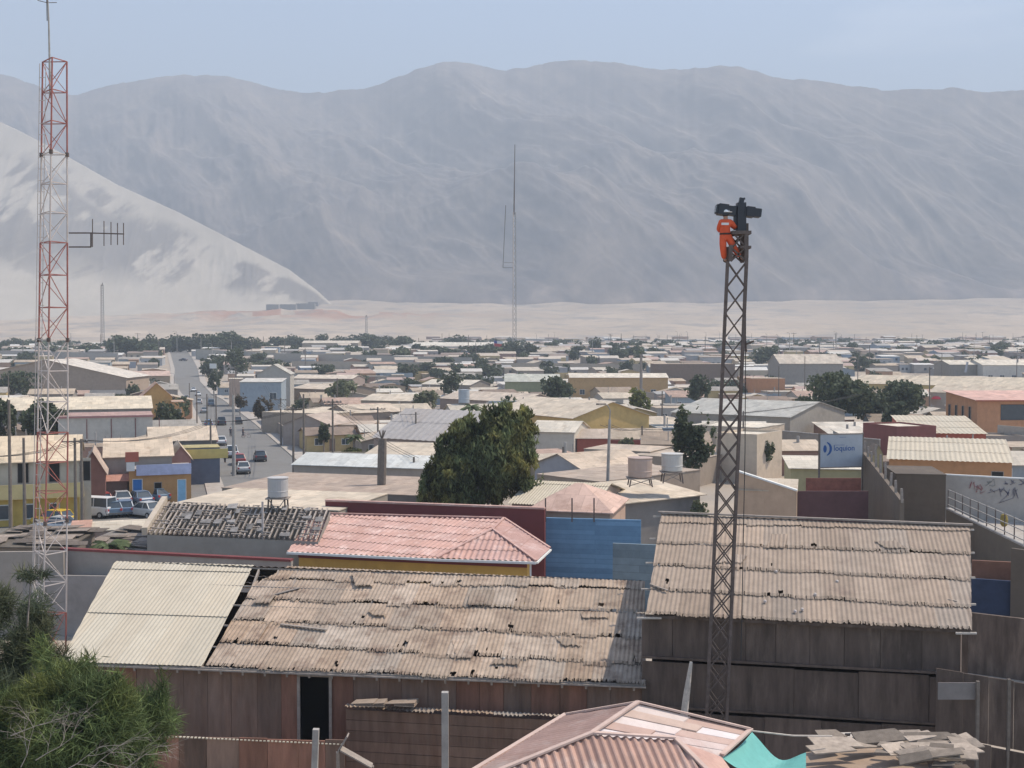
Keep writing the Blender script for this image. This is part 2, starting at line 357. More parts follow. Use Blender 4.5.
# ------------------------------------------------------------------ road
RC = [(-6, 60), (-19, 100), (-37.8, 160), (-60, 232), (-94, 338), (-109, 380), (-133, 450), (-154, 520), (-180, 600), (-212, 700), (-270, 900)]
RC = [(float(np.interp(y, [c[1] for c in RC], [c[0] for c in RC])), y) for y in sorted(set([c[1] for c in RC] + [r for r in rows if 60 <= r <= 900]))]
def strip(name, off0, off1, dz, m, kerb=False, y0=0, y1=9999, hide=False):
    mb = MB(); prev = None
    for (x, y) in RC:
        if not (y0 <= y <= y1): continue
        wd = float(np.interp(y, [100, 160, 340, 600], [1.08, 1.05, .9, 1.0])); z = g(y) + dz
        a = Vector((x + off0 * wd, y, z)); b = Vector((x + off1 * wd, y, z))
        if prev:
            mb.face((prev[0], prev[1], b, a))
            if kerb:
                for i in (0, 1):
                    p = (prev[i], (a, b)[i]); q = [Vector((s.x, s.y, s.z - dz - .02)) for s in p]
                    mb.face((p[0], p[1], q[1], q[0]))
        prev = (a, b)
    return tag(mb.build(name, m), kind='structure')
strip('road', -5.6, 5.6, .03, m_asph)
strip('pavement', 5.6, 8.2, .15, m_pave, True); strip('pavement', -7.6, -5.6, .15, m_pave, True)
mb = MB(); mb.face([(-62, 88, .02), (-20, 88, .02), (-20, 128, .02), (-62, 140, .02)]); tag(mb.build('side_road', m_asph), kind='structure')

# ------------------------------------------------------------------ corrugated sheet roof on a convex polygon
def corr(mb, pts, pitch=.15, amp=.022, row=1.8, sheet=1.0, worn=0.0, tv=.12, seed=0, seg=6, lift=.03, flip=False, warm=.5, holes=None):
    R = random.Random(seed); P = [Vector(p) for p in pts]; n = Vector((0, 0, 0))
    for i in range(len(P)): n += P[i].cross(P[(i + 1) % len(P)])
    n.normalize(); n = n if n.z > 0 else -n
    d = (Vector((0, 0, -1)) + n * n.z)
    if d.length < .02: d = Vector((0, -1, 0)) - n * Vector((0, -1, 0)).dot(n)
    d.normalize(); xa = d.cross(n).normalized()
    if xa.x < 0: xa = -xa
    o = P[0]; A = [(p - o).dot(xa) for p in P]; B = [-(p - o).dot(d) for p in P]; Nn = [(p - o).dot(n) for p in P]
    a0, a1, b0 = min(A), max(A), min(B); m = len(P)
    cnt = max(2, int((a1 - a0) / (pitch / seg))); av = sorted(set([a0 + (a1 - a0) * i / cnt for i in range(cnt + 1)] + A))
    def iv(a):
        ys = []
        for i in range(m):
            p, q = i, (i + 1) % m
            if (A[p] - a) * (A[q] - a) <= 1e-12 and abs(A[p] - A[q]) > 1e-7:
                f = (a - A[p]) / (A[q] - A[p]); ys.append((B[p] + f * (B[q] - B[p]), Nn[p] + f * (Nn[q] - Nn[p])))
        return (min(ys), max(ys)) if ys else None
    ny = 9 if worn else 1; cols = []; st = {}
    def sheetp(k, a):
        j = int(math.floor((a + (k % 2) * sheet * .37) / sheet))
        if (k, j) not in st:
            e = R.gauss(0, tv); w_ = R.gauss(0, tv * .3)
            hole = [(R.random(), R.random() ** 2, R.uniform(.02, .12)) for _ in range(2)] if worn and R.random() < worn * .35 else []
            st[(k, j)] = ((max(.4, 1 + e + w_), max(.4, 1 + e), max(.4, 1 + e - w_)), R.gauss(0, .09) * worn, R.uniform(0, .03) * worn + R.uniform(0, .006), hole, R.random())
        return j, st[(k, j)]
    kmax = int((max(B) - b0) / row) + 1
    for k in range(kmax):
        r0 = b0 + k * row; r1 = r0 + row; prev = None; pj = None
        for a in av:
            I = iv(min(max(a, a0 + 1e-5), a1 - 1e-5))
            if not I: prev = None; continue
            (lo, nlo), (hi, nhi) = I; x0 = max(lo, r0); x1 = min(hi, r1)
            if x1 - x0 < .01: prev = None; continue
            def mk(par):
                ti, dlow, tl, hole, q = par; wv = amp * math.cos(2 * PI * a / pitch)
                bot = x0 + (dlow + (R.uniform(-.05, .05) + .03 * (math.sin(a * 3.1 + k * 2) * math.sin(a * 1.3 + k)) if worn else 0) - (.06 if k > 0 else 0)) if x0 > lo - .01 else x0
                base_i = len(mb.v)
                for i in range(ny + 1):
                    f = i / ny; b = bot + (x1 - bot) * f; nn = nlo + (nhi - nlo) * ((b - lo) / max(hi - lo, .01))
                    mb.v.append(tuple(o + xa * a - d * b + n * (wv + (lift + tl) * (1 - f) + nn)))
                return base_i
            def fill(p_, q_, par):
                ti, dlow, tl, hole, q = par; fx = ((a + (k % 2) * sheet * .37) / sheet) % 1
                for i in range(ny):
                    fy = (i + .5) / ny; skip = bool(worn and i == 0 and R.random() < worn * .28)
                    for (hx, hy, hr) in hole:
                        if ((fx - hx) / hr) ** 2 + ((fy - hy * .5) / (hr * 1.1)) ** 2 < R.uniform(.5, 1.15): skip = True
                    if skip or (holes and holes(Vector(mb.v[q_ + i]))): continue
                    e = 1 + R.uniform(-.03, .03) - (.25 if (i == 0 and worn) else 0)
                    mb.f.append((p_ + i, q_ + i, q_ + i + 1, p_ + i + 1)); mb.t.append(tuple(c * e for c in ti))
            j, par = sheetp(k, a)
            if prev is not None:
                if pj == j: idx = mk(par); fill(prev, idx, par)
                else: fill(prev, mk(st[(k, pj)]), st[(k, pj)]); idx = mk(par)
            else: idx = mk(par)
            prev, pj = idx, j
    return mb
def wall_sheets(mb, p0, p1, z0, z1, w=.9, tv=.14, seed=0, th=.04, rust=.3, gap=None, y_jit=.012):
    R = random.Random(seed); p0 = Vector((p0[0], p0[1], 0)); p1 = Vector((p1[0], p1[1], 0)); d = p1 - p0; Ln = d.length; u_ = d / Ln; nr = Vector((-u_.y, u_.x, 0))
    s = 0
    while s < Ln - .01:
        e = min(Ln, s + w * R.uniform(.85, 1.15))
        if Ln - e < .2: e = Ln
        segs = [(z0, z1)]
        if gap and s < gap[1] and e > gap[0]:
            if s < gap[0] - .05: e = gap[0]
            elif s >= gap[1] - .05: pass
            else: e = min(e, gap[1]) if e < gap[1] + .3 else gap[1]; segs = [(z0, gap[2]), (gap[3], z1)]
        k = 1 + R.gauss(0, tv); red = R.random() < rust; ti = (k * (1.22 if red else 1), k * (.92 if red else 1), k * (.84 if red else 1))
        off = nr * R.uniform(-y_jit, y_jit); a = p0 + u_ * s; b = p0 + u_ * e; c = (a + b) / 2 + off
        for (za, zb) in segs:
            if zb - za > .02:
                zt = zb + (R.uniform(-.05, .02) if y_jit > .01 else 0)
                mb.box((c.x, c.y, (za + zt) / 2), (e - s - .012, th, zt - za), rz=math.atan2(u_.y, u_.x), t=ti)
        s = e
    return mb

# ------------------------------------------------------------------ generic house in its own frame (x along the front, y away, z up)
WM = {}
def wmat(c, rough=.9):
    c = (c[0] * 1.03, c[1] * .96, c[2] * .86); k = 'wall_' + '_'.join('%02d' % int(a * 100) for a in c); return mat(k, c, rough, var=.10, scale=1.2, bump=.15, dirt=tuple(a * .72 for a in c), dscale=.45, dlo=.52, dhi=.8)
def rmat(c, sheet=True):
    c = (c[0] * .98, c[1] * .935, c[2] * .86); k = 'roof_' + '_'.join('%02d' % int(a * 100) for a in c); return mat(k, c, .8, var=.14, scale=1.3, dirt=(c[0] * .62, c[1] * .55, c[2] * .5), dscale=.5, dlo=.52, dhi=.75, brick=(1.0, 1.9, .72, 'XY'), wave=None)
def house(name, label, cat, loc, yaw, W, D, h, kind='gable_side', rise=1.0, wall=(.4, .37, .33), roof=(.48, .43, .38), ops=(), side_ops=(), over=.3, th=.07,
          group=None, real=None, rm=None, wm=None, gable=None, base=-3, worn=0, pitch=.22, fascia=None, parapet=0):
    root = empty(name, loc, yaw, label, cat, group); wmm = wm or wmat(wall); rmm = rm or rmat(roof)
    b = MB(); holes = []
    # walls as four thin boxes, front wall split round its openings
    T = .15
    fr = sorted([o for o in ops], key=lambda o: o[1]); x = 0
    xs = [0.0]
    for o in fr: xs += [o[1], o[1] + o[3]]
    xs.append(W)
    for i in range(len(xs) - 1):
        a, c = xs[i], xs[i + 1]
        if c - a < .01: continue
        if i % 2 == 0: b.box(((a + c) / 2, T / 2, (h + base) / 2), (c - a, T, h - base))
        else:
            o = fr[i // 2]; z0, z1 = o[2], o[2] + o[4]
            b.box(((a + c) / 2, T / 2, (z0 + base) / 2), (c - a, T, z0 - base)); b.box(((a + c) / 2, T / 2, (z1 + h) / 2), (c - a, T, h - z1))
    b.box((T / 2, D / 2, (h + base) / 2), (T, D - 2 * T - .004, h - base)); b.box((W - T / 2, D / 2, (h + base) / 2), (T, D - 2 * T - .004, h - base)); b.box((W / 2, D - T / 2, (h + base) / 2), (W, T, h - base))
    if kind == 'gable_side':
        for xx in (T / 2, W - T / 2): b.slab([(xx - T / 2 + .002, .0, h), (xx - T / 2 + .002, D, h), (xx - T / 2 + .002, D / 2, h + rise - .06)], 0) if False else None
        for xx in (0.0, W): b.face([(xx + (.003 if xx == 0 else -.003), 0, h - .01), (xx + (.003 if xx == 0 else -.003), D, h - .01), (xx + (.003 if xx == 0 else -.003), D / 2, h + rise - .04)])
    if kind == 'gable_front':
        for yy_ in (0.003, D - .003): b.face([(0, yy_, h - .01), (W, yy_, h - .01), (W / 2, yy_, h + rise - .04)])
    if kind == 'shed_up':
        for xx in (.003, W - .003): b.face([(xx, 0, h - .01), (xx, D, h - .01), (xx, D, h + rise - .03)])
        b.face([(0, D - .003, h - .01), (W, D - .003, h - .01), (W, D - .003, h + rise - .03), (0, D - .003, h + rise - .03)])
    if kind == 'shed_dn':
        b.face([(0, .003, h - .01), (W, .003, h - .01), (W, .003, h + rise - .03), (0, .003, h + rise - .03)])
        for xx in (.003, W - .003): b.face([(xx, 0, h - .01), (xx, D, h - .01), (xx, 0, h + rise - .03)])
    if parapet:
        for (c, dd) in (((W / 2, T / 2, h + parapet / 2), (W, T, parapet)), ((W / 2, D - T / 2, h + parapet / 2), (W, T, parapet)), ((T / 2, D / 2, h + parapet / 2), (T, D - 2 * T, parapet)), ((W - T / 2, D / 2, h + parapet / 2), (T, D - 2 * T, parapet))): b.box(c, dd)
    b.build('wall', wmm, root)
    r = MB(); o = over; e = .03
    if kind == 'gable_side':
        k = rise / (D / 2); P1 = [(-o, -o, h + e - o * k), (W + o, -o, h + e - o * k), (W + o, D / 2, h + e + rise), (-o, D / 2, h + e + rise)]
        P2 = [(-o, D + o, h + e - o * k), (-o, D / 2 + .004, h + e + rise), (W + o, D / 2 + .004, h + e + rise), (W + o, D + o, h + e - o * k)]; polys = [P1, P2]
    elif kind == 'gable_front':
        k = rise / (W / 2); polys = [[(-o, -o, h + e - o * k), (W / 2, -o, h + e + rise), (W / 2, D + o, h + e + rise), (-o, D + o, h + e - o * k)],
                                     [(W + o, -o, h + e - o * k), (W + o, D + o, h + e - o * k), (W / 2 + .004, D + o, h + e + rise), (W / 2 + .004, -o, h + e + rise)]]
    elif kind == 'shed_up':
        k = rise / D; polys = [[(-o, -o, h + e - o * k), (W + o, -o, h + e - o * k), (W + o, D + o, h + e + rise + o * k), (-o, D + o, h + e + rise + o * k)]]
    elif kind == 'shed_dn':
        k = rise / D; polys = [[(-o, -o, h + e + rise + o * k), (W + o, -o, h + e + rise + o * k), (W + o, D + o, h + e - o * k), (-o, D + o, h + e - o * k)]]
    elif kind == 'hip':
        q = min(D / 2, W / 2 * .9); z0 = h + e; z1 = h + e + rise; a = (q, D / 2, z1); c = (W - q, D / 2, z1)
        polys = [[(-o, -o, z0), (W + o, -o, z0), c, a], [(W + o, -o, z0), (W + o, D + o, z0), c], [(W + o, D + o, z0), (-o, D + o, z0), a, c], [(-o, D + o, z0), (-o, -o, z0), a]]
    else:
        i = T + .01 if parapet else -.05; polys = [[(i, i, h - (.02 if parapet else -.05)), (W - i, i, h - (.02 if parapet else -.05)), (W - i, D - i, h - (.02 if parapet else -.05)), (i, D - i, h - (.02 if parapet else -.05))]]
    R = random.Random(hash((round(loc[0], 1), round(loc[1], 1))) & 0xffff)
    for pi, p in enumerate(polys):
        if real and pi in (0, 1): corr(r, p, pitch=pitch, amp=.03, row=4.5, sheet=3, worn=worn, seed=pi + 5, tv=.025)
        else:
            k = 1 + R.uniform(-.05, .05); r.slab(p, th, t=(k, k, k))
    rf = r.build('roof', rmm, root)
    if fascia:
        f = MB(); f.box((W / 2, -over - .02, h - .10), (W + 2 * over, .05, .22)); f.build('fascia', mat('fascia_' + str(int(fascia[0] * 100)) + str(int(fascia[1] * 100)), fascia, var=.08), root)
    for o in fr: opening(root, o)
    for o in side_ops: opening(root, o, W, D)
    return root
m_door = mat('door_paint', (.20, .13, .09), var=.15)
def opening(root, o, W=None, D=None):                      # (kind, x, z, w, h, [side]) as a part of its house
    kd, x, z, w_, h_ = o[:5]; sd_ = o[5] if len(o) > 5 else 'F'
    def M(p):
        if sd_ == 'F': return Vector(p)
        if sd_ == 'L': return Vector((p[1], D - p[0], p[2]))
        return Vector((W - p[1], p[0], p[2]))
    rz = {'F': 0, 'L': PI / 2, 'R': PI / 2}[sd_]; s = .0 if sd_ == 'F' else -.10
    fm = MB(); fw = .07 if w_ > .7 else .05; yd = .0 + s
    for (cx, cz, a, b_) in ((x + w_ / 2, z + h_ - fw / 2, w_, fw), (x + w_ / 2, z + fw / 2, w_, fw), (x + fw / 2, z + h_ / 2, fw, h_ - 2 * fw), (x + w_ - fw / 2, z + h_ / 2, fw, h_ - 2 * fw)):
        fm.box(M((cx, yd + .03, cz)), (a, .10, b_), rz=rz)
    if kd == 'window' and w_ > 1.0: fm.box(M((x + w_ / 2, yd + .03, z + h_ / 2)), (.05, .08, h_ - 2 * fw), rz=rz)
    pn = MB(); pn.box(M((x + w_ / 2, yd + .05, z + h_ / 2)), (w_ - 2 * fw, .03, h_ - 2 * fw), rz=rz)
    if kd == 'window': f = fm.build('window', m_frame, root); pn.build('pane', m_glass, f)
    elif kd == 'dark': f = fm.build('doorway', m_wood, root); pn.build('opening_shade', m_dark, f)  # solid dark pane, painted as the shade behind an opening
    else:
        col = o[6] if len(o) > 6 else None
        f = fm.build('door', m_frame if kd == 'shutter' else m_wood, root); pn.build('door_panel', m_door if not col else mat('doorc_%d_%d_%d' % tuple(int(c * 100) for c in col), col, var=.1), f)
FOOT = []                                                   # footprints already taken (x, y, radius)
def bld(name, label, cat, e0, e1, h, D, kind='gable_side', rise=1.0, **kw):
    """front eave from pixel e0 to pixel e1, h metres over the ground there"""
    p0 = PH(*e0, h); p1 = PH(*e1, h)
    if 'Y' in kw: Y = kw.pop('Y'); p0 = PY(*e0, Y); p1 = PY(*e1, Y); 
    if 'yaw' in kw:
        yw = kw.pop('yaw'); k_ = (e1[0] - 512) / F; W_ = (k_ * p0.y - p0.x) / (math.cos(yw) - k_ * math.sin(yw)); p1 = p0 + Vector((math.cos(yw), math.sin(yw), 0)) * W_
    gz = min(g(p0.y), g(p1.y)); d = p1 - p0; yaw = math.atan2(d.y, d.x); W = math.hypot(d.x, d.y); hh = (p0.z + p1.z) / 2 - gz
    n = Vector((-math.sin(yaw), math.cos(yaw), 0)); u_ = Vector((math.cos(yaw), math.sin(yaw), 0))
    c = Vector((p0.x, p0.y, 0)) + u_ * W / 2 + n * D / 2; k = max(1, int(W / 5))
    for i in range(k): 
        for j in range(max(1, int(D / 5))):
            q = Vector((p0.x, p0.y, 0)) + u_ * W * (i + .5) / k + n * D * (j + .5) / max(1, int(D / 5)); FOOT.append((q.x, q.y, 4.2))
    kw['over'] = kw.get('over', .25)
    return house(name, label, cat, (p0.x, p0.y, gz), yaw, W, D, hh, kind, rise, **kw)
def wallthing(name, label, pa, pb, h, th=.2, col=(.35, .33, .3), m=None, cat='wall', cap=None, posts=0, rows_=0, base=-.3, group=None, tv=.05, w=2.4, hb=None):
    """free-standing wall whose top runs from pixel pa to pixel pb; h its height at each end (one number or a pair)"""
    ha, hb_ = (h if isinstance(h, tuple) else (h, h)); a = PH(*pa, ha); b = PH(*pb, hb_); gz = min(g(a.y), g(b.y))
    c = Vector(((a.x + b.x) / 2, (a.y + b.y) / 2, gz)); root = empty(name, c, 0, label, cat, group)
    mm = m or wmat(col); d = Vector((b.x - a.x, b.y - a.y, 0)); Ln = d.length; u_ = d / Ln; n_ = max(1, int(Ln / w)); mb = MB(); R = random.Random(int(Ln * 100))
    for i in range(n_):
        f0, f1 = i / n_, (i + 1) / n_; A = a.lerp(b, f0) ; B = a.lerp(b, f1); nr = Vector((-u_.y, u_.x, 0)) * th / 2; k = 1 + R.gauss(0, tv)
        lo = gz + base; q = [A - nr, B - nr, B + nr, A + nr]; bt = [Vector((p.x, p.y, lo)) for p in q]; ti = (k, k, k); gp = 0
        mb.face(q, ti); 
        for s in range(4): mb.face((q[s], bt[s], bt[(s + 1) % 4], q[(s + 1) % 4]), ti)
    mb.build('panels' if n_ > 1 else 'panel', mm, root, off=c)
    if cap:
        cm = MB(); cm.bar(a + Vector((0, 0, .05)), b + Vector((0, 0, .05)), th + .12, .12); cm.build('coping', cap, root, off=c)
    for i in range(posts):
        p = a.lerp(b, i / max(1, posts - 1)); pm = MB(); pm.box((p.x, p.y - th / 2 - .08, (p.z + gz) / 2), (.16, .12, p.z - gz + .1)); pm.build('post', m_conc, root, off=c)
    k = max(2, int(Ln / 4))
    for i in range(k + 1): p = a.lerp(b, i / k); FOOT.append((p.x, p.y, 1.5))
    return root

# ------------------------------------------------------------------ vegetation
def leaves(name, m, parent, lobes, n, size, seed, stretch=1.0, droop=0.0, tv=.3, shell=.55, warm=0.0, gap=.42, gs=1.2, thin=1.0, outw=0.0):
    r = np.random.default_rng(seed); lobes = np.array(lobes, float); vol = lobes[:, 3] * lobes[:, 4] * lobes[:, 5]; pk = r.choice(len(lobes), n, p=vol / vol.sum())
    d = r.normal(size=(n, 3)); d /= np.linalg.norm(d, axis=1)[:, None]; rad = (shell + (1 - shell) * r.random(n) ** .6) * np.where(r.random(n) < .25, r.random(n) ** .5, 1)
    lb = lobes[pk]; p = lb[:, :3] + d * lb[:, 3:] * rad[:, None]
    q = p * gs; keep = fbm(q[:, 0] + 50, q[:, 1] * .7 + q[:, 2] + 50, 3) > gap; p = p[keep]; d = d[keep]; n = len(p)
    a = r.normal(size=(n, 3)); a /= np.linalg.norm(a, axis=1)[:, None]
    if droop: a = a * (1 - droop) + np.array([0, 0, -1]) * droop
    if outw: a = a * (1 - outw) + d * outw + np.array([0, 0, .25]) * outw
    a /= np.linalg.norm(a, axis=1)[:, None]
    b = np.cross(a, r.normal(size=(n, 3))); b /= np.linalg.norm(b, axis=1)[:, None]
    s = size * r.uniform(.55, 1.35, n)[:, None]; a = a * s * stretch; b = b * s * thin
    v = np.stack([p - a - b * .6, p - a * .2 + b, p + a, p + a * .1 - b], 1).reshape(-1, 3)
    f = np.arange(n * 4).reshape(n, 4); cl = fbm(p[:, 0] * .9 + 9, p[:, 2] * .9 + p[:, 1] * .5, 3)
    k = (1 + (cl - .5) * 1.6 * tv * 2 + r.normal(0, tv * .5, n)).clip(.35, 2.0)
    wv = ((fbm(p[:, 0] * .7 + 70, p[:, 2] * .7 + 20, 2) - .45) * 4).clip(0, 1) * warm
    t = np.stack([k * (1 + .5 * wv), k * (1 + .15 * wv), k * (1 - .2 * wv)], 1)
    return quick(name, v, f, t, m, parent)
def trunk(parent, H, r0, lobes=(), lean=0, name='trunk', m=None):
    mb = MB(); mb.tube([(0, 0, -.3), (lean * .3, 0, H * .3), (lean, 0, H * .6)], [r0, r0 * .7, r0 * .3], 7)
    for (x, y, z, a, b, c) in list(lobes)[:6]: mb.tube([(lean * .25, 0, H * .3), ((x + lean) * .45, y * .45, (z + H * .3) * .5), (x, y, z)], [r0 * .35, r0 * .2, r0 * .06], 5)
    return mb.build(name, m or m_wood, parent)
def tree(label, px, pb, wpx, top, lf=None, n=1500, name='tree', group=None, seed=1, Y=None, size=None, cat='tree', trunk_f=.3, **kw):
    """crown wpx wide round pixel column px, foot at pixel row pb, top at pixel row top"""
    base = G(px, pb) if Y is None else Vector((PY(px, pb, Y).x, Y, g(Y))); s = F / base.y; H = CAMZ + (HOR - top) / s - base.z; Wd = wpx / s
    R = random.Random(seed); root = empty(name, base, 0, label, cat, group); z0 = H * trunk_f; rr = Wd / 2; lobes = []
    for i in range(6):
        a = i * 2.4 + R.random(); q = rr * R.uniform(.25, .55); lobes.append((q * math.cos(a), q * math.sin(a) * .8, z0 + (H - z0) * R.uniform(.3, .72), rr * R.uniform(.42, .6), rr * R.uniform(.4, .55), (H - z0) * R.uniform(.22, .34)))
    lobes.append((0, 0, z0 + (H - z0) * .7, rr * .5, rr * .5, (H - z0) * .3)); lobes.append((0, 0, z0 + (H - z0) * .4, rr * .75, rr * .7, (H - z0) * .36))
    leaves('crown', lf or leaf_dark, root, lobes, n, size or max(.12, .9 / s * 1.6), seed, **kw)
    trunk(root, H, max(.12, Wd * .035), lobes); FOOT.append((base.x, base.y, min(rr * .6, 4)))
    return root
def palm(label, px, pb, top, wpx, Y=None, seed=2, thick=.2, name='palm_tree', nf=22, stem=True):
    base = G(px, pb) if Y is None else Vector((PY(px, pb, Y).x, Y, g(Y))); s = F / base.y; H = CAMZ + (HOR - top) / s - base.z; r_ = wpx / s / 2
    root = empty(name, base, 0, label, 'palm'); mb = MB(); hz_ = max(.3, H - r_ * .55); mb.tube([(0, 0, -.3), (.05, 0, hz_ * .5), (0, 0, hz_)], [thick * 1.2, thick, thick * .9], 8); mb.build('trunk', m_wood, root)
    R = random.Random(seed); f = MB()
    for i in range(nf):
        a = i * 2.4; up = R.uniform(.1, 1.1); pts = []
        for j in range(7):
            q = j / 6; rr = r_ * q * math.cos(up * .5); z = hz_ + r_ * (math.sin(up) * q * .9 - .75 * q * q)
            pts.append(Vector((rr * math.cos(a), rr * math.sin(a), z)))
        for j in range(6):
            w1 = r_ * .10 * math.sin(PI * min(.95, j / 6 + .1)); w2 = r_ * .10 * math.sin(PI * min(.98, (j + 1) / 6)); sx = Vector((-math.sin(a), math.cos(a), 0)); dn = Vector((0, 0, -1))
            k = R.uniform(.7, 1.3)
            for sgn in (-1, 1):
                f.face((pts[j], pts[j + 1], pts[j + 1] + sx * sgn * w2 * 1.4 + dn * w2, pts[j] + sx * sgn * w1 * 1.4 + dn * w1), (k, k, k))
    f.build('fronds', leaf_palm, root); return root

# ------------------------------------------------------------------ cars (length along local y, front at +y)
def car_proto(kind, color, cname):
    root = empty(kind, (0, 0, 0)); pm = mat('car_' + cname, color, rough=.35, var=.04)
    if kind == 'pickup_truck':
        L_, W_ = 4.9, 1.75; st = [(-2.4, .42, .95), (-2.3, .32, 1.0), (-.55, .3, 1.0), (.9, .3, 1.02), (1.15, .3, .98), (2.2, .34, .88), (2.42, .42, .72)]; cab = [(-.62, .98, .0), (-.5, 1.62, .13), (.45, 1.62, .13), (1.0, 1.0, .02)]
    elif kind == 'van':
        L_, W_ = 4.6, 1.7; st = [(-2.3, .42, 1.05), (-2.2, .32, 1.1), (0, .3, 1.1), (1.7, .3, 1.08), (2.1, .34, .95), (2.3, .42, .7)]; cab = [(-2.2, 1.08, .02), (-2.1, 1.88, .12), (1.0, 1.88, .12), (1.85, 1.05, .03)]
    elif kind == 'hatchback':
        L_, W_ = 3.9, 1.65; st = [(-1.9, .42, .88), (-1.8, .3, .95), (0, .28, .92), (.95, .28, .92), (1.7, .32, .78), (1.92, .42, .6)]; cab = [(-1.8, .93, .03), (-1.45, 1.45, .16), (.1, 1.47, .16), (1.0, .92, .04)]
    else:
        L_, W_ = 4.4, 1.7; st = [(-2.2, .42, .8), (-2.1, .3, .92), (-1.3, .28, .95), (0, .28, .92), (1.0, .28, .92), (1.95, .32, .78), (2.2, .42, .58)]; cab = [(-1.55, .93, .04), (-1.0, 1.42, .17), (.1, 1.45, .17), (.95, .92, .05)]
    hw = W_ / 2
    def loft(stt, f):
        mb = MB(); rings = []
        for s_ in stt:
            i0 = len(mb.v); pr = f(s_); mb.v += pr; rings.append((i0, len(pr)))
        for (a, n), (b, _) in zip(rings, rings[1:]):
            for k in range(n): mb.f.append((a + k, a + (k + 1) % n, b + (k + 1) % n, b + k)); mb.t.append((1, 1, 1))
        for (a, n), rv in ((rings[0], 1), (rings[-1], 0)): mb.f.append(tuple(range(a, a + n))[::-1] if rv else tuple(range(a, a + n))); mb.t.append((1, 1, 1))
        return mb
    def ring(s_):
        y, z0, z1 = s_; e = .92 if abs(y) > L_ / 2 - .15 else 1
        return [(-hw * e * .95, y, z0), (-hw * e, y, z0 + .15), (-hw * e, y, z1 - .12), (-hw * e * .9, y, z1), (hw * e * .9, y, z1), (hw * e, y, z1 - .12), (hw * e, y, z0 + .15), (hw * e * .95, y, z0)]
    bd = loft(st, ring); body = bd.build('body', pm, root, smooth=False)
    def cring(s_):
        y, z, ins = s_; return [(-hw * .9 + .01, y, .9), (-(hw * .88 - ins), y, z), ((hw * .88 - ins), y, z), (hw * .9 - .01, y, .9)]
    gl = loft([(cab[0][0], cab[0][1], cab[0][2]), cab[1], cab[2], cab[3]], cring); gl.build('windows', m_glass, root)
    rf = MB(); y0, y1 = cab[1][0], cab[2][0]; iw = hw * .88 - cab[1][2]; rf.box((0, (y0 + y1) / 2, cab[1][1] + .03), (2 * iw + .04, y1 - y0 + .08, .05))
    for sx in (-1, 1):
        rf.bar((sx * (hw * .9), cab[3][0], cab[3][1] - .05), (sx * iw, y1, cab[2][1]), .06); rf.bar((sx * (hw * .9), cab[0][0], cab[0][1] - .03), (sx * iw, y0, cab[1][1]), .08)
        ym = (y0 + y1) / 2 - .1; rf.bar((sx * (hw * .91), ym, .92), (sx * (iw + .01), ym, cab[1][1]), .07)
    rf.build('roof', pm, root)
    tyre = mat('tyre', (.02, .02, .02), var=.1); rim = mat('rim', (.35, .35, .36), rough=.4, var=.05)
    for sx in (-1, 1):
        for wy in (-L_ * .31, L_ * .31):
            wl = MB(); wl.tube([(sx * (hw - .17), wy, .31), (sx * (hw + .015), wy, .31)], .31, 14); o = wl.build('wheel', tyre, root); rm_ = MB(); rm_.tube([(sx * (hw + .016), wy, .31), (sx * (hw + .03), wy, .31)], .18, 10); rm_.build('rim', rim, o)
        hl = MB(); hl.box((sx * hw * .68, L_ / 2 - .04, st[-2][2] - .14), (.34, .14, .13)); hl.build('headlight', mat('lamp_clear', (.7, .7, .68), rough=.2, var=.02), root)
        tl = MB(); tl.box((sx * hw * .78, -L_ / 2 + .06, .8), (.2, .12, .22)); tl.build('taillight', mat('lamp_red', (.45, .03, .03), rough=.3, var=.02), root)
    bp = MB(); bp.box((0, L_ / 2 - .02, .42), (W_ * .85, .12, .16)); bp.build('bumper', mat('bumper', (.12, .12, .12), var=.05), root)
    bp = MB(); bp.box((0, -L_ / 2 + .02, .45), (W_ * .85, .12, .16)); bp.build('bumper', MC['bumper'], root)
    if kind == 'pickup_truck': bx = MB(); bx.box((0, -1.45, 1.003), (1.4, 1.6, .01)); bx.build('cargo_bed', m_dark, root)  # flat dark sheet on the closed body, shade of the hollow bed as colour
    return root
def road_dir(Y):
    xs = [c[0] for c in RC]; ys = [c[1] for c in RC]; return math.atan2(-(np.interp(Y + 8, ys, xs) - np.interp(Y - 8, ys, xs)), 16)
def car(kind, color, cname, label, px, py, ang=None, away=True, z=.035, group='cars on the street'):
    p = G(px, py); c = car_proto(kind, color, cname); c.location = (p.x, p.y, g(p.y) + z); a = road_dir(p.y) if ang is None else ang
    c.rotation_euler.z = a + (0 if away else PI); tag(c, label, 'car' if kind in ('sedan', 'hatchback') else kind.replace('_', ' '), group); FOOT.append((p.x, p.y, 2)); return c

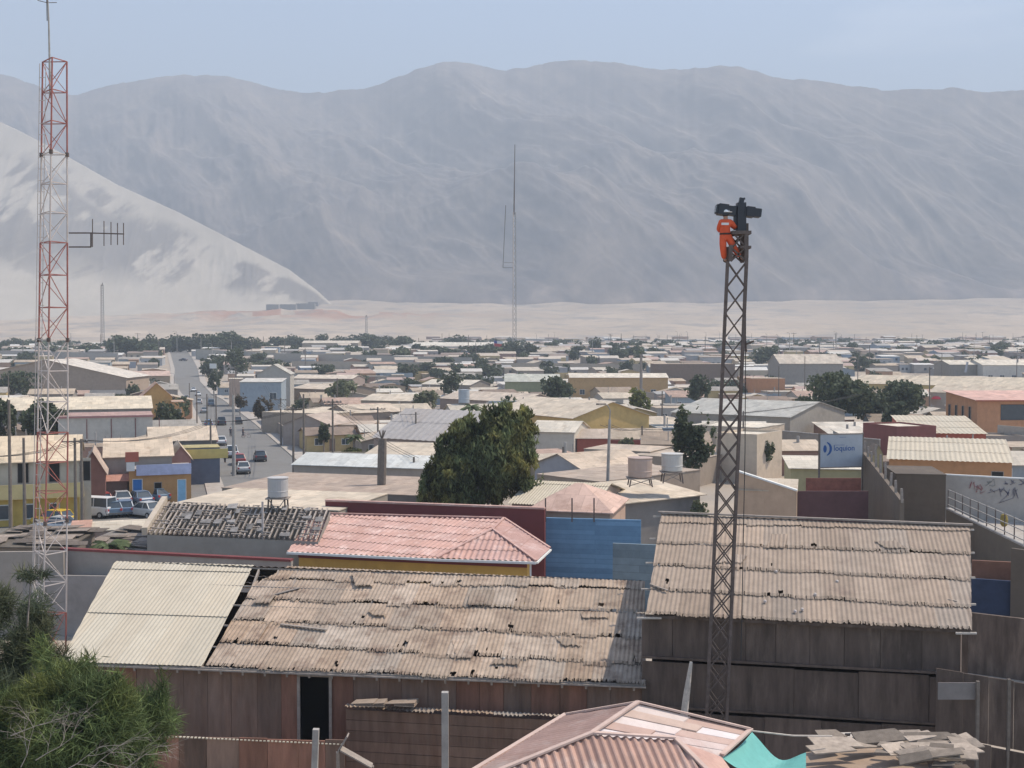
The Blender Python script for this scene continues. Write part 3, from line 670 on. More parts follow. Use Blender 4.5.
# ------------------------------------------------------------------ poles
def pole_proto(kind):
    root = empty('utility_pole', (0, 0, 0)); H = 9.0
    m = m_conc if kind in ('concrete', 'lamp', 'thick') else m_pole; r0 = .2 if kind == 'thick' else .13; mb = MB(); mb.tube([(0, 0, -.5), (0, 0, H)], [r0 * 1.25, r0 * .8], 8); mb.build('pole', m, root)
    if kind in ('cross', 'transformer', 'cross2'):
        for zc in ((H - .35,) if kind != 'cross2' else (H - .35, H - 1.5)):
            c = MB(); c.box((0, -.1, zc), (2.2, .1, .13)); cb = c.build('crossarm', m_pole, root)
            for x in (-1.0, -.55, .55, 1.0): i = MB(); i.lathe([(.03, 0), (.06, .05), (.06, .1), (.03, .17)], (x, -.1, zc + .06), 8); i.build('insulator', m_conc, cb)
    if kind == 'transformer': t = MB(); t.lathe([(.05, 0), (.28, .03), (.28, .8), (.1, .9)], (0, -.42, H - 2.0), 12); t.build('transformer', m_conc, root)
    if kind == 'lamp':
        a = MB(); a.tube([(0, 0, H - .1), (0, -.1, H + .7), (-.25, -.3, H + 1.1), (-.5, -.5, H + 1.2)], .05, 6); ar = a.build('arm', m_conc, root); l = MB(); l.box((-.85, -.7, H + 1.2), (.8, .3, .14), rz=.6); l.build('lamp_head', m_wood, ar)
    return root
PP = {}
def pole(kind, label, px, top=None, Y=None, base=None, yaw=.2, group=None, lean=0):
    if base is not None: p = G(px, base)
    else: p = PY(px, HOR + 5, Y or 100); p.z = g(p.y)
    H = CAMZ + (HOR - top) * p.y / F - p.z if top is not None else 9
    if kind not in PP: PP[kind] = pole_proto(kind); o = PP[kind]
    else: o = copy_tree(PP[kind])
    s = max(.45, min(1.5, H / 9.0)); o.location = (p.x, p.y, p.z); o.scale = (1, 1, s); o.rotation_euler = (0, lean, yaw); tag(o, label, 'utility pole', group or 'poles along the streets'); return o

# =================================================================== FOREGROUND SHEDS
def hole_noise(sc, th):
    return lambda p: float(fbm(np.array(p.x * sc + 40), np.array(p.y * sc + p.z + 40), 2)) > th
# --- shed with the long patched roof
A_e0, A_e1, A_r0, A_r1 = PH(60, 662, 5.0), PH(646, 685, 5.0), PH(116, 561, 7.3), PH(645, 581, 7.3)
A_m0, A_m1 = PH(202, 667, 5.0), PH(254, 565, 7.3)
oA = Vector(((A_e0.x + A_e1.x) / 2, (A_e0.y + A_e1.y) / 2, 0))
shedA = empty('corrugated_shed', oA, 0, 'long low shed with broken patchwork roof, its left third newer cream sheets', 'shed')
b = MB(); corr(b, [A_e0, A_m0, A_m1, A_r0], pitch=.16, amp=.010, row=3.1, sheet=1.0, worn=0, tv=.03, seed=3); b.build('new_roof', m_newroof, shedA, off=oA)
q0, q1 = A_m0 + Vector((.12, 0, .0)), A_m1 + Vector((.45, 0, .0))
def a_hole(p):
    return (p.x < q1.x + .9 and p.z > 6.85 and p.x + (7.3 - p.z) * 2.2 < q1.x + 1.0)
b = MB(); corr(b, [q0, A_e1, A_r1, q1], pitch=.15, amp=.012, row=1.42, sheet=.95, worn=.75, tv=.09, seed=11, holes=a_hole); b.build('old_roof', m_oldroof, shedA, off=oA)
# far slope, rafters, walls
bk0 = A_r0 + (A_r0 - A_e0) * .9; bk0.z = 5.1; bk1 = A_r1 + (A_r1 - A_e1) * .9; bk1.z = 5.1
b = MB(); corr(b, [A_r0, A_r1, bk1, bk0], pitch=.3, amp=.02, row=1.8, tv=.08, seed=5); b.build('rear_roof', m_oldroof2, shedA, off=oA)
b = MB()
for i in range(26):
    f = (i + .5) / 26; p = A_e0.lerp(A_e1, f); q = A_r0.lerp(A_r1, f); b.bar(p - Vector((0, 0, .16)), q - Vector((0, 0, .16)), .07, .14)
for i in range(6): f = i / 5; b.bar(A_e0.lerp(A_r0, f) - Vector((0, 0, .08)), A_e1.lerp(A_r1, f) - Vector((0, 0, .08)), .06, .05)
rf_ = b.build('rafters', m_wood, shedA, off=oA)
ins = Vector((0, .35, 0)); a = A_e0 + ins + Vector((.1, 0, 0)); c = A_e1 + ins
Ln = math.hypot(c.x - a.x, c.y - a.y); gl0 = (PY(302, 700, 38).x - a.x) / (c.x - a.x) * Ln; gl1 = (PY(334, 700, 38).x - a.x) / (c.x - a.x) * Ln
b = MB(); wall_sheets(b, a, c, -.2, 4.86, w=.85, seed=4, rust=.25, tv=.09, gap=(gl0, gl1, 2.0, 4.75)); b.build('wall', m_rustwall, shedA, off=oA)
b = MB(); b.bar(A_e0 + Vector((0, .12, -.06)), A_e1 + Vector((0, .12, -.06)), .12, .1); b.build('eave_board', m_wood, shedA, off=oA)
b = MB()
for (s_, e_) in ((bk0, bk1),): b.bar(Vector((s_.x, s_.y, 2.5)), Vector((e_.x, e_.y, 2.5)), .1, 5.0) if False else None
b.face([(bk0.x, bk0.y - .3, -.2), (bk1.x, bk1.y - .3, -.2), (bk1.x, bk1.y - .3, 5.0), (bk0.x, bk0.y - .3, 5.0)])
b.face([(A_e0.x + .1, A_e0.y + .35, -.2), (bk0.x + .1, bk0.y - .3, -.2), (bk0.x + .1, bk0.y - .3, 5), (A_r0.x + .1, A_r0.y, 7.2), (A_e0.x + .1, A_e0.y + .35, 5)])
b.face([(A_e1.x - .1, A_e1.y + .35, -.2), (bk1.x - .1, bk1.y - .3, -.2), (bk1.x - .1, bk1.y - .3, 5), (A_r1.x - .1, A_r1.y, 7.2), (A_e1.x - .1, A_e1.y + .35, 5)])
b.build('side_walls', m_rustwall, shedA, off=oA)
b = MB(); dA = (c - a).normalized(); P_ = Vector((a.x, a.y, 0)) + dA * gl0; Q_ = Vector((a.x, a.y, 0)) + dA * gl1
for w_ in (P_, Q_): b.bar(w_ + Vector((0, -.05, 1.9)), w_ + Vector((0, -.05, 4.8)), .1)
b.bar(P_ + Vector((0, -.05, 4.8)), Q_ + Vector((0, -.05, 4.8)), .1); b.bar(P_ + Vector((0, -.05, 1.95)), Q_ + Vector((0, -.05, 1.95)), .1)
df = b.build('door_frame', m_wood, shedA, off=oA)
b = MB(); b.face([P_ + Vector((-.3, 1.6, 1.5)), Q_ + Vector((.3, 1.6, 1.5)), Q_ + Vector((.3, 1.6, 5)), P_ + Vector((-.3, 1.6, 5))]); b.build('interior_shade', m_dark, shedA, off=oA)  # near-black sheet paints the shade inside the doorway
# lean-to along the right part of its wall
l0, l1 = PY(346, 708, 36.6), PY(640, 720, 35.1); oL = Vector(((l0.x + l1.x) / 2, (l0.y + l1.y) / 2, 0))
lean = empty('lean_to', oL, 0, 'low board lean-to against the shed wall, thin ragged sheet roof edge', 'lean to')
b = MB(); R = random.Random(4)
for i in range(11):
    z1_ = l0.z * (1 - i / 11) ; 
    z0_ = l0.z * (1 - (i + 1) / 11); k = 1 + R.uniform(-.15, .15)
    b.box(((l0.x + l1.x) / 2, (l0.y + l1.y) / 2 + .06 + R.uniform(-.01, .01), (z0_ + z1_) / 2 - .05), (math.hypot(l1.x - l0.x, l1.y - l0.y), .05, z1_ - z0_ - .015), rz=math.atan2(l1.y - l0.y, l1.x - l0.x), t=(k, k * .97, k * .93))
b.build('boards', m_rustwall, lean, off=oL)
b = MB(); corr(b, [l0 + Vector((0, -.12, .05)), l1 + Vector((0, -.12, -.05)), l1 + Vector((0, .16, -.01)), l0 + Vector((0, .16, .09))], pitch=.14, amp=.02, row=1.3, worn=.5, tv=.15, seed=21); b.build('roof', m_oldroof2, lean, off=oL)
for i, (x_, w_) in enumerate(((358, .9), (372, .7), (395, 1.1))):
    p = PY(x_, 706, 36.2); o = MB(); Rr = random.Random(i)
    for k in range(3): o.slab([p + Vector((Rr.uniform(-.4, 0), -.1, .03 * k + .05)), p + Vector((w_ * .6, -.15, .06 * k + .03)), p + Vector((w_ * .7, .25, .05 * k + .08)), p + Vector((-.1, .3, .12))], .02, (1 - .1 * k,) * 3)
    e_ = o.build('sheet_scrap', m_oldroof, None, off=p); e_.location = p; tag(e_, ['torn roofing scraps heaped at the left end of the lean-to', 'curled dark roofing scrap, middle of the lean-to edge scraps', 'long bent roofing scrap farthest along the lean-to edge'][i], 'scrap', 'scraps on the lean-to')

# --- tall shed at the right
B_e0, B_e1, B_r0, B_r1 = PH(646, 615, 7.3), PH(972, 630, 7.3), PH(661, 514, 9.6), PH(970, 527, 9.6)
oB = Vector(((B_e0.x + B_e1.x) / 2, (B_e0.y + B_e1.y) / 2, 0)); shedB = empty('corrugated_shed', oB, 0, 'tall dark walled shed with old corrugated roof behind the lattice tower', 'shed')
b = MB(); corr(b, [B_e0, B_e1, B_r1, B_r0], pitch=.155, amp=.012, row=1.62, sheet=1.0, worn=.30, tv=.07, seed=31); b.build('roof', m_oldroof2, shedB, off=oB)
c0, c1 = B_r0 + (B_r0 - B_e0) * .9, B_r1 + (B_r1 - B_e1) * .9; c0.z = c1.z = 7.5
b = MB(); corr(b, [B_r0, B_r1, c1, c0], pitch=.3, amp=.02, tv=.08, seed=6); b.build('rear_roof', m_oldroof2, shedB, off=oB)
for (e_, r_, l_) in ((B_e0, B_r0, (-.3, .5)), (B_e1, B_r1, (-.5, .14))):
    for i in range(5): p = e_.lerp(r_, i / 4); b = MB(); b.bar(p + Vector((l_[0], 0, -.1)), p + Vector((l_[1], 0, -.1)), .06); b.build('purlin_end', m_woodlt, shedB, off=oB)
b = MB(); b.bar(B_r0 + Vector((-.1, 0, .08)), B_r1 + Vector((.1, 0, .08)), .16, .06); b.build('ridge_board', m_wood, shedB, off=oB)
iB = Vector((0, .35, 0)); a = B_e0 + iB + Vector((-.1, 0, 0)); c = B_e1 + iB + Vector((-.2, 0, 0))
b = MB(); wall_sheets(b, a, c, 5.8, 7.2, w=1.1, seed=8, rust=.0, tv=.14); b.build('upper_wall', m_tarwall, shedB, off=oB)
b = MB(); wall_sheets(b, a + Vector((0, -.12, 0)), c + Vector((0, -.12, 0)), 4.2, 5.75, w=2.3, seed=9, rust=.05, tv=.07); b.build('middle_wall', m_tarwall, shedB, off=oB)
b = MB(); wall_sheets(b, a + Vector((0, -.2, 0)), c + Vector((0, -.2, 0)), -.2, 4.15, w=1.9, seed=10, rust=.0, tv=.12); b.build('lower_wall', m_tarwall, shedB, off=oB)
b = MB(); b.bar(a + Vector((0, -.25, -1.4)), c + Vector((0, -.25, -1.4)), .07, .08); b.bar(a + Vector((0, -.3, -3.0)), c + Vector((0, -.3, -3.0)), .05, .06); b.bar(B_e0 + Vector((0, .15, -.07)), B_e1 + Vector((0, .15, -.07)), .1); b.build('rail', m_tarwall, shedB, off=oB)
b = MB()
for (p, q, r_) in ((B_e0, c0, B_r0), (B_e1, c1, B_r1)):
    s = .25 if p is B_e0 else -.25
    b.face([(p.x + s, p.y + .4, -.2), (q.x + s, q.y - .2, -.2), (q.x + s, q.y - .2, 7.4), (r_.x + s, r_.y, 9.45), (p.x + s, p.y + .4, 7.25)])
b.face([(c0.x, c0.y - .2, -.2), (c1.x, c1.y - .2, -.2), (c1.x, c1.y - .2, 7.4), (c0.x, c0.y - .2, 7.4)])
b.build('side_walls', m_tarwall, shedB, off=oB)
R = random.Random(12)
def on_roof(e0, e1, r0, r1, x, y):                          # roof point under a pixel
    n = (e1 - e0).cross(r0 - e0).normalized(); rr = ray(x, y); o = Vector((0, 0, CAMZ)); t = (e0 - o).dot(n) / rr.dot(n); return o + rr * t, n
LITT = [(A_e0, A_e1, A_r0, A_r1, 465, 605, 431, 630, 'long bent dark strip lying on the broken roof near its middle'), (A_e0, A_e1, A_r0, A_r1, 281, 626, 327, 632, 'grey plank lying on the old roof, lower of two near its left end'),
        (A_e0, A_e1, A_r0, A_r1, 268, 598, 300, 590, 'grey plank lying on the old roof, upper of two near its left end'), (B_e0, B_e1, B_r0, B_r1, 874, 566, 905, 574, 'short thin stick lying on the tall shed roof at mid height'),
        (B_e0, B_e1, B_r0, B_r1, 945, 601, 957, 604, 'pale short stick near the right edge of the tall shed roof'), (B_e0, B_e1, B_r0, B_r1, 650, 586, 668, 593, 'pale board lying on the left edge of the tall shed roof')]
for i, (e0, e1, r0, r1, x0, y0, x1, y1, lb) in enumerate(LITT):
    p, n = on_roof(e0, e1, r0, r1, x0, y0); q, n = on_roof(e0, e1, r0, r1, x1, y1); n = n if n.z > 0 else -n; b = MB(); c = (p + q) / 2 + n * .08
    b.bar(p + n * .08, q + n * .1, .12 if i in (1, 2) else .07, .03); o = b.build('plank' if i in (1, 2, 5) else 'stick', m_wood, None, off=c); o.location = c; tag(o, lb, 'plank' if i in (1, 2, 5) else 'stick')
def loose(root, off, e0, e1, r0, r1, n, m, seed, fl, fh):
    R = random.Random(seed)
    for k in range(n):
        f, h_ = R.uniform(fl, fh), R.uniform(.06, .85); p = e0.lerp(e1, f).lerp(r0.lerp(r1, f), h_); nrm = (e1 - e0).cross(r0 - e0).normalized(); nrm = nrm if nrm.z > 0 else -nrm
        u1 = (e1 - e0).normalized() * R.uniform(.5, 1.0); u2 = (r0 - e0).normalized() * R.uniform(.35, 1.2); sk_ = (e1 - e0).normalized() * R.uniform(-.35, .35); p = p + nrm * R.uniform(.03, .05); k_ = R.uniform(.7, 1.1); b = MB()
        corr(b, [p, p + u1, p + u1 + u2 + sk_ + nrm * R.uniform(0, .06), p + u2 + sk_], pitch=.15, amp=.014, row=3, worn=.5, tv=.05, seed=k, lift=.02); b.t = [tuple(c * k_ for c in t) for t in b.t]; b.build('loose_sheet', m, root, off=off)
loose(shedA, oA, A_e0, A_e1, A_r0, A_r1, 9, m_oldroof, 5, .30, .93)
loose(shedB, oB, B_e0, B_e1, B_r0, B_r1, 3, m_oldroof2, 6, .03, .93)
stones = MB()
# small white stones on the roofs
for i, (sh, x, y) in enumerate((('B', 837, 584), ('B', 815, 597), ('B', 776, 574), ('B', 765, 604), ('B', 802, 612), ('B', 887, 561), ('B', 795, 614), ('A', 504, 661), ('A', 560, 640))):
    e = (B_e0, B_e1, B_r0, B_r1) if sh == 'B' else (A_e0, A_e1, A_r0, A_r1); p, n = on_roof(*e, x, y); n = n if n.z > 0 else -n
    b = MB(); b.lathe([(.02, -.04), (.055, -.02), (.05, .04), (.02, .06)], (0, 0, 0), 6); o = b.build('stone', m_woodlt if sh == 'A' else m_whitep); o.location = p + n * .09
    tag(o, 'small pale stone lying on the tall shed roof' if sh == 'B' else 'small pale stone lying on the broken patchwork roof', 'stone', 'stones on the tall shed roof' if sh == 'B' else 'stones on the patchwork roof')

# --- panel fence at the bottom right, rusty fence bottom left
def at(x, y, Y): return PY(x, y, Y)
a, c = at(936, 668, 33), at(1030, 671, 31.5); oF = Vector((a.x, a.y, 0)); fn = empty('patched_fence', oF, 0, 'dark fence of patched boards and sheets below the tall shed', 'fence')
b = MB(); R = random.Random(3)
for row_, (z0_, z1_) in enumerate(((4.3, 6.7), (2.6, 4.28), (-.2, 2.58))):
    wall_sheets(b, (a.x, a.y - .02 * row_), (c.x, c.y - .02 * row_), z0_, min(z1_, a.z), w=.8, seed=40 + row_, rust=.1, tv=.22)
b.build('panels', m_tarwall, fn, off=oF)
for (x_, y_) in ((975, 679), (1006, 677)): p = at(x_, y_, 32); o = MB(); o.bar((p.x, p.y - .2, -.2), (p.x, p.y - .2, p.z), .09); o.build('post', m_pole, fn, off=oF)
o = MB(); p = at(957, 690, 32.0); o.box((p.x, p.y - .1, p.z), (1.2, .03, .5)); o.build('patch', mat('grey_patch', (.2, .18, .17), var=.2), fn, off=oF)
a, c = at(100, 733, 33.5), at(345, 744, 33.0); oF = Vector((a.x, a.y, 0)); fn = empty('rusty_fence', oF, 0, 'low rusty red sheet fence, scalloped top edge coloured pale for sunlight', 'fence')
b = MB(); wall_sheets(b, a, c, -.2, a.z - .05, w=.9, seed=50, rust=.6, tv=.15); b.build('sheets', m_rustwall, fn, off=oF)
b = MB(); n_ = 64
for i in range(n_):
    p = a.lerp(c, i / n_); q = a.lerp(c, (i + .55) / n_); b.bar(p + Vector((0, -.03, .0)), q + Vector((0, -.03, .0)), .09, .03)
b.build('painted_sun_edge', m_newroof, fn, off=oF)  # pale dashes: sunlight on the corrugated fence top, put into colour
for (x_, t_, w_, lb) in ((445, 692, .2, 'tall square grey concrete post in front of the lean-to boards'), (316, 729, .17, 'short leaning grey post at the right end of the rusty fence')):
    p = at(x_, t_, 32.5 if x_ == 445 else 31); o = MB(); o.bar((0 if x_ == 445 else -.2, 0, -p.z), (0, 0, 0), w_); o = o.build('concrete_post', m_conc); o.location = p; tag(o, lb, 'post')
p = at(691, 662, 33); o = MB(); o.tube([(-.45, 0, -p.z), (-.25, 0, -2.0), (-.12, 0, -.9), (0, 0, 0)], [.16, .13, .1, .05], 7); o = o.build('dead_trunk', m_woodlt); o.location = p; tag(o, 'bleached leaning wooden stake beside the red hipped roof', 'stake')
# a low cream roof and scraps at the very bottom left
p0, p1, p2, p3 = PH(150, 764, 3.0), PH(295, 770, 3.0), PH(300, 790, 2.6), PH(140, 790, 2.6); o = MB(); cc = (p0 + p1) / 2
p2 = p1 + Vector((.1, -2.4, -.25)); p3 = p0 + Vector((-.2, -2.4, -.25))
root = empty('low_hut', (cc.x, cc.y - 1.2, 0), 0, 'low hut whose cream roof just shows at the bottom edge', 'hut'); corr(o, [p3, p2, p1, p0], pitch=.2, amp=.02, tv=.05, seed=3); o.build('roof', m_newroof, root, off=root.location)
o = MB(); o.box((cc.x, cc.y - 1.2, 1.35), (p1.x - p0.x - .4, 2.0, 2.7)); o.build('wall', m_rustwall, root, off=root.location)
for i, (x0, y0, x1, y1) in enumerate(((228 + 120, 735, 338, 752), (340, 748, 372, 766))):
    a = at(x0, y0, 31.5); c = at(x1, y1, 31.5); o = MB(); m_ = (a + c) / 2; a = a - m_; c = c - m_
    o.bar(a, c, .35, .04); 
    o.bar(c, (c.x, .1, -m_.z), .1); o = o.build('leaning_board', m_wood); o.location = m_; tag(o, ['upright grey board leaning by the rusty fence end', 'short tilted board low beside the grey post'][i], 'board')

# --- red hipped roof house at the bottom
def H8(x, y, z): return PH(x, y, z)
zr_ = 8.5; Ap, Bp, Cp = H8(638, 704, zr_), H8(592, 735, 8.35), H8(675, 740, 8.15); Lp = H8(566, 716, 7.75); L2 = H8(474, 772, 7.7); F0 = H8(500, 772, 8.0) ; Dp = H8(751, 731, 7.5); Ep = H8(722, 757, 7.5); F1 = H8(706, 771, 7.8)
hc = Vector((Bp.x, Bp.y, 0)); hh = empty('hipped_roof_house', hc, 0, 'nearest house, only its faded red and white hipped roof showing', 'house')
F0b, F1b, L2b = Bp + (F0 - Bp) * 3.5, Cp + (F1 - Cp) * 3.5, Lp + (L2 - Lp) * 1.7
m_mixroof = m_rustroof
b = MB(); corr(b, [Ap, Lp, L2b, F0b, Bp], pitch=.17, amp=.02, row=2.2, tv=.06, seed=60); b.build('left_slope', m_rustroof, hh, off=hc)
b = MB(); corr(b, [Bp, F0b, F1b, Cp], pitch=.17, amp=.03, row=2.2, tv=.06, seed=61); b.build('front_slope', m_rustroof, hh, off=hc)
def lp(a, b, f): return a.lerp(b, f)
m_mix = mat('patched_pale', (.50, .385, .34), var=.1, scale=2, dirt=(.36, .22, .19), dscale=1.1, dlo=.55, dhi=.75)
b = MB(); N_ = 7; S0 = [Ap, Dp]; 
cols_ = [(1.05, 1.15, 1.2), (.9, .88, .84), (1.15, 1.28, 1.35), (.82, .75, .72), (1.15, 1.35, 1.5), (.88, .82, .8), (1, 1.05, 1.1)]
for i in range(N_):
    f0, f1 = i / N_, (i + 1) / N_ - .012; k = cols_[i]; lowa = [Ap, Bp, Cp, F1, Ep]
    if i > 4: continue
    f0, f1 = i / 5, (i + 1) / 5 - .012; q0_, q1_ = lp(Ap, Bp, f0), lp(Ap, Bp, f1); r0_, r1_ = lp(Dp, Ep, f0), lp(Dp, Ep, f1); cut = (.45, .62, .5, .35, .55)[i]; mid0, mid1 = lp(q0_, r0_, cut), lp(q1_, r1_, cut)
    dz = Vector((0, 0, .012 * (i % 2))); b.slab([q0_ + dz, mid0 + dz, mid1 + dz, q1_ + dz], .03, k); k2 = cols_[(i + 3) % 7]; b.slab([mid0 + Vector((0, 0, -.02)), r0_, r1_, mid1 + Vector((0, 0, -.02))], .03, k2)
b.build('right_slope', m_mix, hh, off=hc)
b = MB(); b.slab([Bp + Vector((0, 0, -.05)), Cp, Ep + Vector((0, 0, -.05))], .03, (.85, .7, .65)); b.slab([Cp, F1b, Ep], .03, (.95, .8, .75)); b.build('patch_slope', m_mix, hh, off=hc)
b = MB()
for (p, q) in ((Ap, Bp), (Ap, Lp), (Lp, L2b), (Bp, F0b), (Bp, Cp), (Cp, F1b), (Ap, Dp), (Dp, Ep)): b.bar(p + Vector((0, 0, .05)), q + Vector((0, 0, .05)), .10, .04)
b.build('ridge_caps', mat('ridge_cap', (.48, .36, .31), var=.12), hh, off=hc)
b = MB(); x0_, x1_ = L2b.x + .8, F1b.x - .3; b.box(((x0_ + x1_) / 2, (F0b.y + Lp.y) / 2, 3.2), (x1_ - x0_ - .6, Lp.y - F0b.y - 1.6, 6.4)); b.build('wall', wmat((.4, .3, .22)), hh, off=hc)
p = H8(627, 772, 7.6); b = MB(); b.lathe([(.06, -.6), (.1, 0), (.13, .2), (.02, .42)], (p.x, p.y, p.z), 10); b.build('vent_cap', m_black, hh, off=hc)
# teal tarp strung from its eave
T0, T1, T2, T3 = at(752, 732, 24.6), at(806, 753, 24.4), at(806, 771, 22.5), at(722, 758, 22.6); b = MB(); n_ = 14
for i in range(n_):
    for j in range(n_):
        def P(i, j):
            u_, v_ = i / n_, j / n_; p = T0.lerp(T1, u_).lerp(T3.lerp(T2, u_), v_); return p + Vector((0, 0, -.35 * math.sin(PI * u_) * (1 - .3 * v_) - .1 * math.sin(PI * v_) + .03 * math.sin(9 * u_ + 3 * v_)))
        b.face([P(i, j), P(i + 1, j), P(i + 1, j + 1), P(i, j + 1)])
o = b.build('tarp', m_tarp, None, off=T0, smooth=True); o.location = T0; tag(o, 'teal green tarpaulin sagging from the red hipped roof edge', 'tarpaulin')
b = MB(); a = at(752, 731, 24.7); c = at(832, 736, 25.5); b.tube([a, (a + c) / 2 - Vector((0, 0, .05)), c], .02, 5); o = b.build('cord', m_woodlt, None, off=a); o.location = a; tag(o, 'pale cord running from the red roof corner to the plank heap', 'cord')
# heap of planks on the neighbouring roof
pc = at(880, 770, 26); o_ = MB(); R = random.Random(9); root = empty('plank_roof', (pc.x, pc.y + 1, 0), 0, 'makeshift roof of loose grey planks and sheets, bottom right', 'roof'); off = root.location
z_ = at(880, 752, 27).z
def qd(mb, x0, y0, x1, y1, x2, y2, x3, y3, k, Ys=(24.8, 24.8, 27.5, 27.5)): mb.slab([at(x0, y0, Ys[0]), at(x1, y1, Ys[1]), at(x2, y2, Ys[2]), at(x3, y3, Ys[3])], .05, k)
qd(o_, 800, 775, 930, 772, 922, 745, 806, 752, (1, .95, .9)); o_.build('deck', m_oldroof2, root, off=off)
for i in range(46):
    x0 = R.uniform(900, 975) if i % 3 else R.uniform(805, 960); y0 = R.uniform(741, 768); ln = R.uniform(18, 62); Y_ = 27.4 - (y0 - 741) * .13; o_ = MB(); a = at(x0, y0, Y_); c = at(x0 + ln, y0 + R.uniform(-7, 4), Y_ + R.uniform(-.3, .5))
    if x0 + ln > 990: continue
    k = R.uniform(.3, .85); u_ = (c - a); wv = Vector((R.uniform(-.15, .15), R.uniform(.15, .55), R.uniform(-.02, .1))); zz = Vector((0, 0, R.uniform(0, .22))); e1_, e2_ = R.uniform(0, .12), R.uniform(0, .12)
    o_.slab([a + zz, c + zz, c + wv - u_ * e1_ + zz, a + wv + u_ * e2_ + zz], .03, (k, k * .93, k * .87)); o_.build('plank', m_woodlt, root, off=off)
o_ = MB()
for i in range(8): o_.bar(at(826 + i * 8, 741, 28), at(828 + i * 8, 733, 28.4), .05, .03)
for y_ in (733, 737, 741): o_.bar(at(820, y_ + 1, 28 + (741 - y_) * .05), at(888, y_ - 1, 28.1 + (741 - y_) * .05), .06, .03)
o_.build('lath_grid', m_woodlt, root, off=off)
b = MB(); p_, q_ = at(806, 762, 26.8), at(975, 760, 26.8); b.box(((p_.x + q_.x) / 2, 26.2, p_.z / 2 - .2), (q_.x - p_.x, 2.2, p_.z - .1)); b.build('wall', m_tarwall, root, off=off)
b = MB(); p_, q_ = at(985, 740, 28), at(1030, 744, 27)

# =================================================================== LATTICE TOWERS
def lattice4(root, base, top, w0, w1, bay, r, m, rot=0, diag=.03):
    A = Vector(base); B = Vector(top); H = (B - A).length; n = int(H / bay); cor = [(-.5, -.5), (.5, -.5), (.5, .5), (-.5, .5)]
    def P(i, f): w_ = w0 + (w1 - w0) * f; c = A.lerp(B, f); return c + Matrix.Rotation(rot, 3, 'Z') @ Vector((cor[i][0] * w_, cor[i][1] * w_, 0))
    for i in range(4): b = MB(); b.bar(P(i, 0), P(i, 1), r * 2); b.build('leg', m, root, off=root.location)
    for i in range(4):
        b = MB(); j = (i + 1) % 4
        for k in range(n):
            f0, f1 = k / n, (k + 1) / n; b.bar(P(i, f0), P(j, f1), diag, diag); b.bar(P(j, f0), P(i, f1), diag, diag)
        b.build('bracing', m, root, off=root.location)
    return P
TY = 33.6; tb = at(716, 700, TY); tb = Vector((tb.x, TY, 0)); ttop = at(737, 262, TY); fullt = at(737.5, 233, TY)
dirv = (ttop - at(721, 618, TY)); base = ttop - dirv * (ttop.z / dirv.z); ttw = empty('lattice_tower', (base.x, TY, 0), 0, 'slender rusty lattice light tower rising past the hills, man near top', 'lattice tower')
ptop = ttop + dirv * ((fullt.z - ttop.z) / dirv.z); Pt = lattice4(ttw, base, ttop, .62, .56, .77, .045, m_steel, rot=-.195, diag=.038)
b = MB()
hr = Pt(1, 1); hs = Vector((at(741, 233, TY).x, TY, fullt.z)); 
for dy in (-.28, .28): b.bar(Vector((hr.x, TY + dy, ttop.z)), Vector((at(744, 232, TY).x, TY + dy, fullt.z)), .11)
for dy in (-.28, .28): b.bar(Vector((at(728.5, 262, TY).x, TY + dy, ttop.z)), Vector((at(729, 246, TY).x, TY + dy, at(729, 246, TY).z)), .11)
for (x0, y0, x1, y1) in ((729, 262, 744, 248), (729, 248, 744, 262), (731, 248, 743, 234), (744, 248, 733, 236)):
    for dy in (-.28, .28): a = at(x0, y0, TY); c = at(x1, y1, TY); a.y = c.y = TY + dy; b.bar(a, c, .045)
b.build('top_frame', m_steel, ttw, off=ttw.location)
b = MB(); a = at(730, 233.5, TY); c = at(749, 233, TY); b.box(((a.x + c.x) / 2, TY, a.z), (c.x - a.x, .7, .1)); b.build('platform', m_steel, ttw, off=ttw.location); b = MB(); a = at(738, 248, TY); c = at(749, 248, TY); b.box(((a.x + c.x) / 2, TY, a.z), (c.x - a.x, .66, .08)); b.build('lower_bracket', m_steel, ttw, off=ttw.location)
b = MB(); a = at(747.5, 258, TY); c = at(747.5, 223, TY); b.bar(Vector((a.x, TY + .1, a.z)), Vector((c.x, TY + .1, c.z)), .09); b.build('side_post', m_steel, ttw, off=ttw.location)
b = MB(); a = at(741, 234, TY); c = at(741, 203, TY); b.bar(a, c, .3, .26); b.bar(c, at(742, 198, TY), .14); b.bar(at(741, 199.5, TY), at(745, 198.5, TY), .06); b.bar(at(736, 230, TY), at(736, 206, TY), .14)
b.build('mast_box', m_black, ttw, off=ttw.location)
for (x0, y0, x1, y1, sz) in ((716, 209, 735, 211.5, .27), (744, 211.5, 760, 213.5, .25)):
    a = at(x0, y0, TY); c = at(x1, y1, TY); b = MB(); b.bar(a, c, .34, sz); b.bar(a + (c - a) * .1, a + (c - a) * .6, .42, sz + .05); lamp = b.build('floodlight', m_black, ttw, off=ttw.location)
    o = MB(); d_ = (c - a).normalized(); e = a if x0 < 730 else c; s_ = -1 if x0 < 730 else 1; o.bar(e + d_ * s_ * .002, e + d_ * s_ * .02, .28, .22); o.build('lens', m_glass, lamp, off=ttw.location)
b = MB(); b.bar(at(725, 215, TY), at(741, 209, TY), .07); b.build('bracket', m_steel, ttw, off=ttw.location)
b = MB(); b.bar(at(744, 345, TY - .25), at(754, 341, TY - .4), .05); b.bar(at(745, 334, TY - .2), at(746, 352, TY - .2), .05); b.build('step_iron', m_steel, ttw, off=ttw.location)
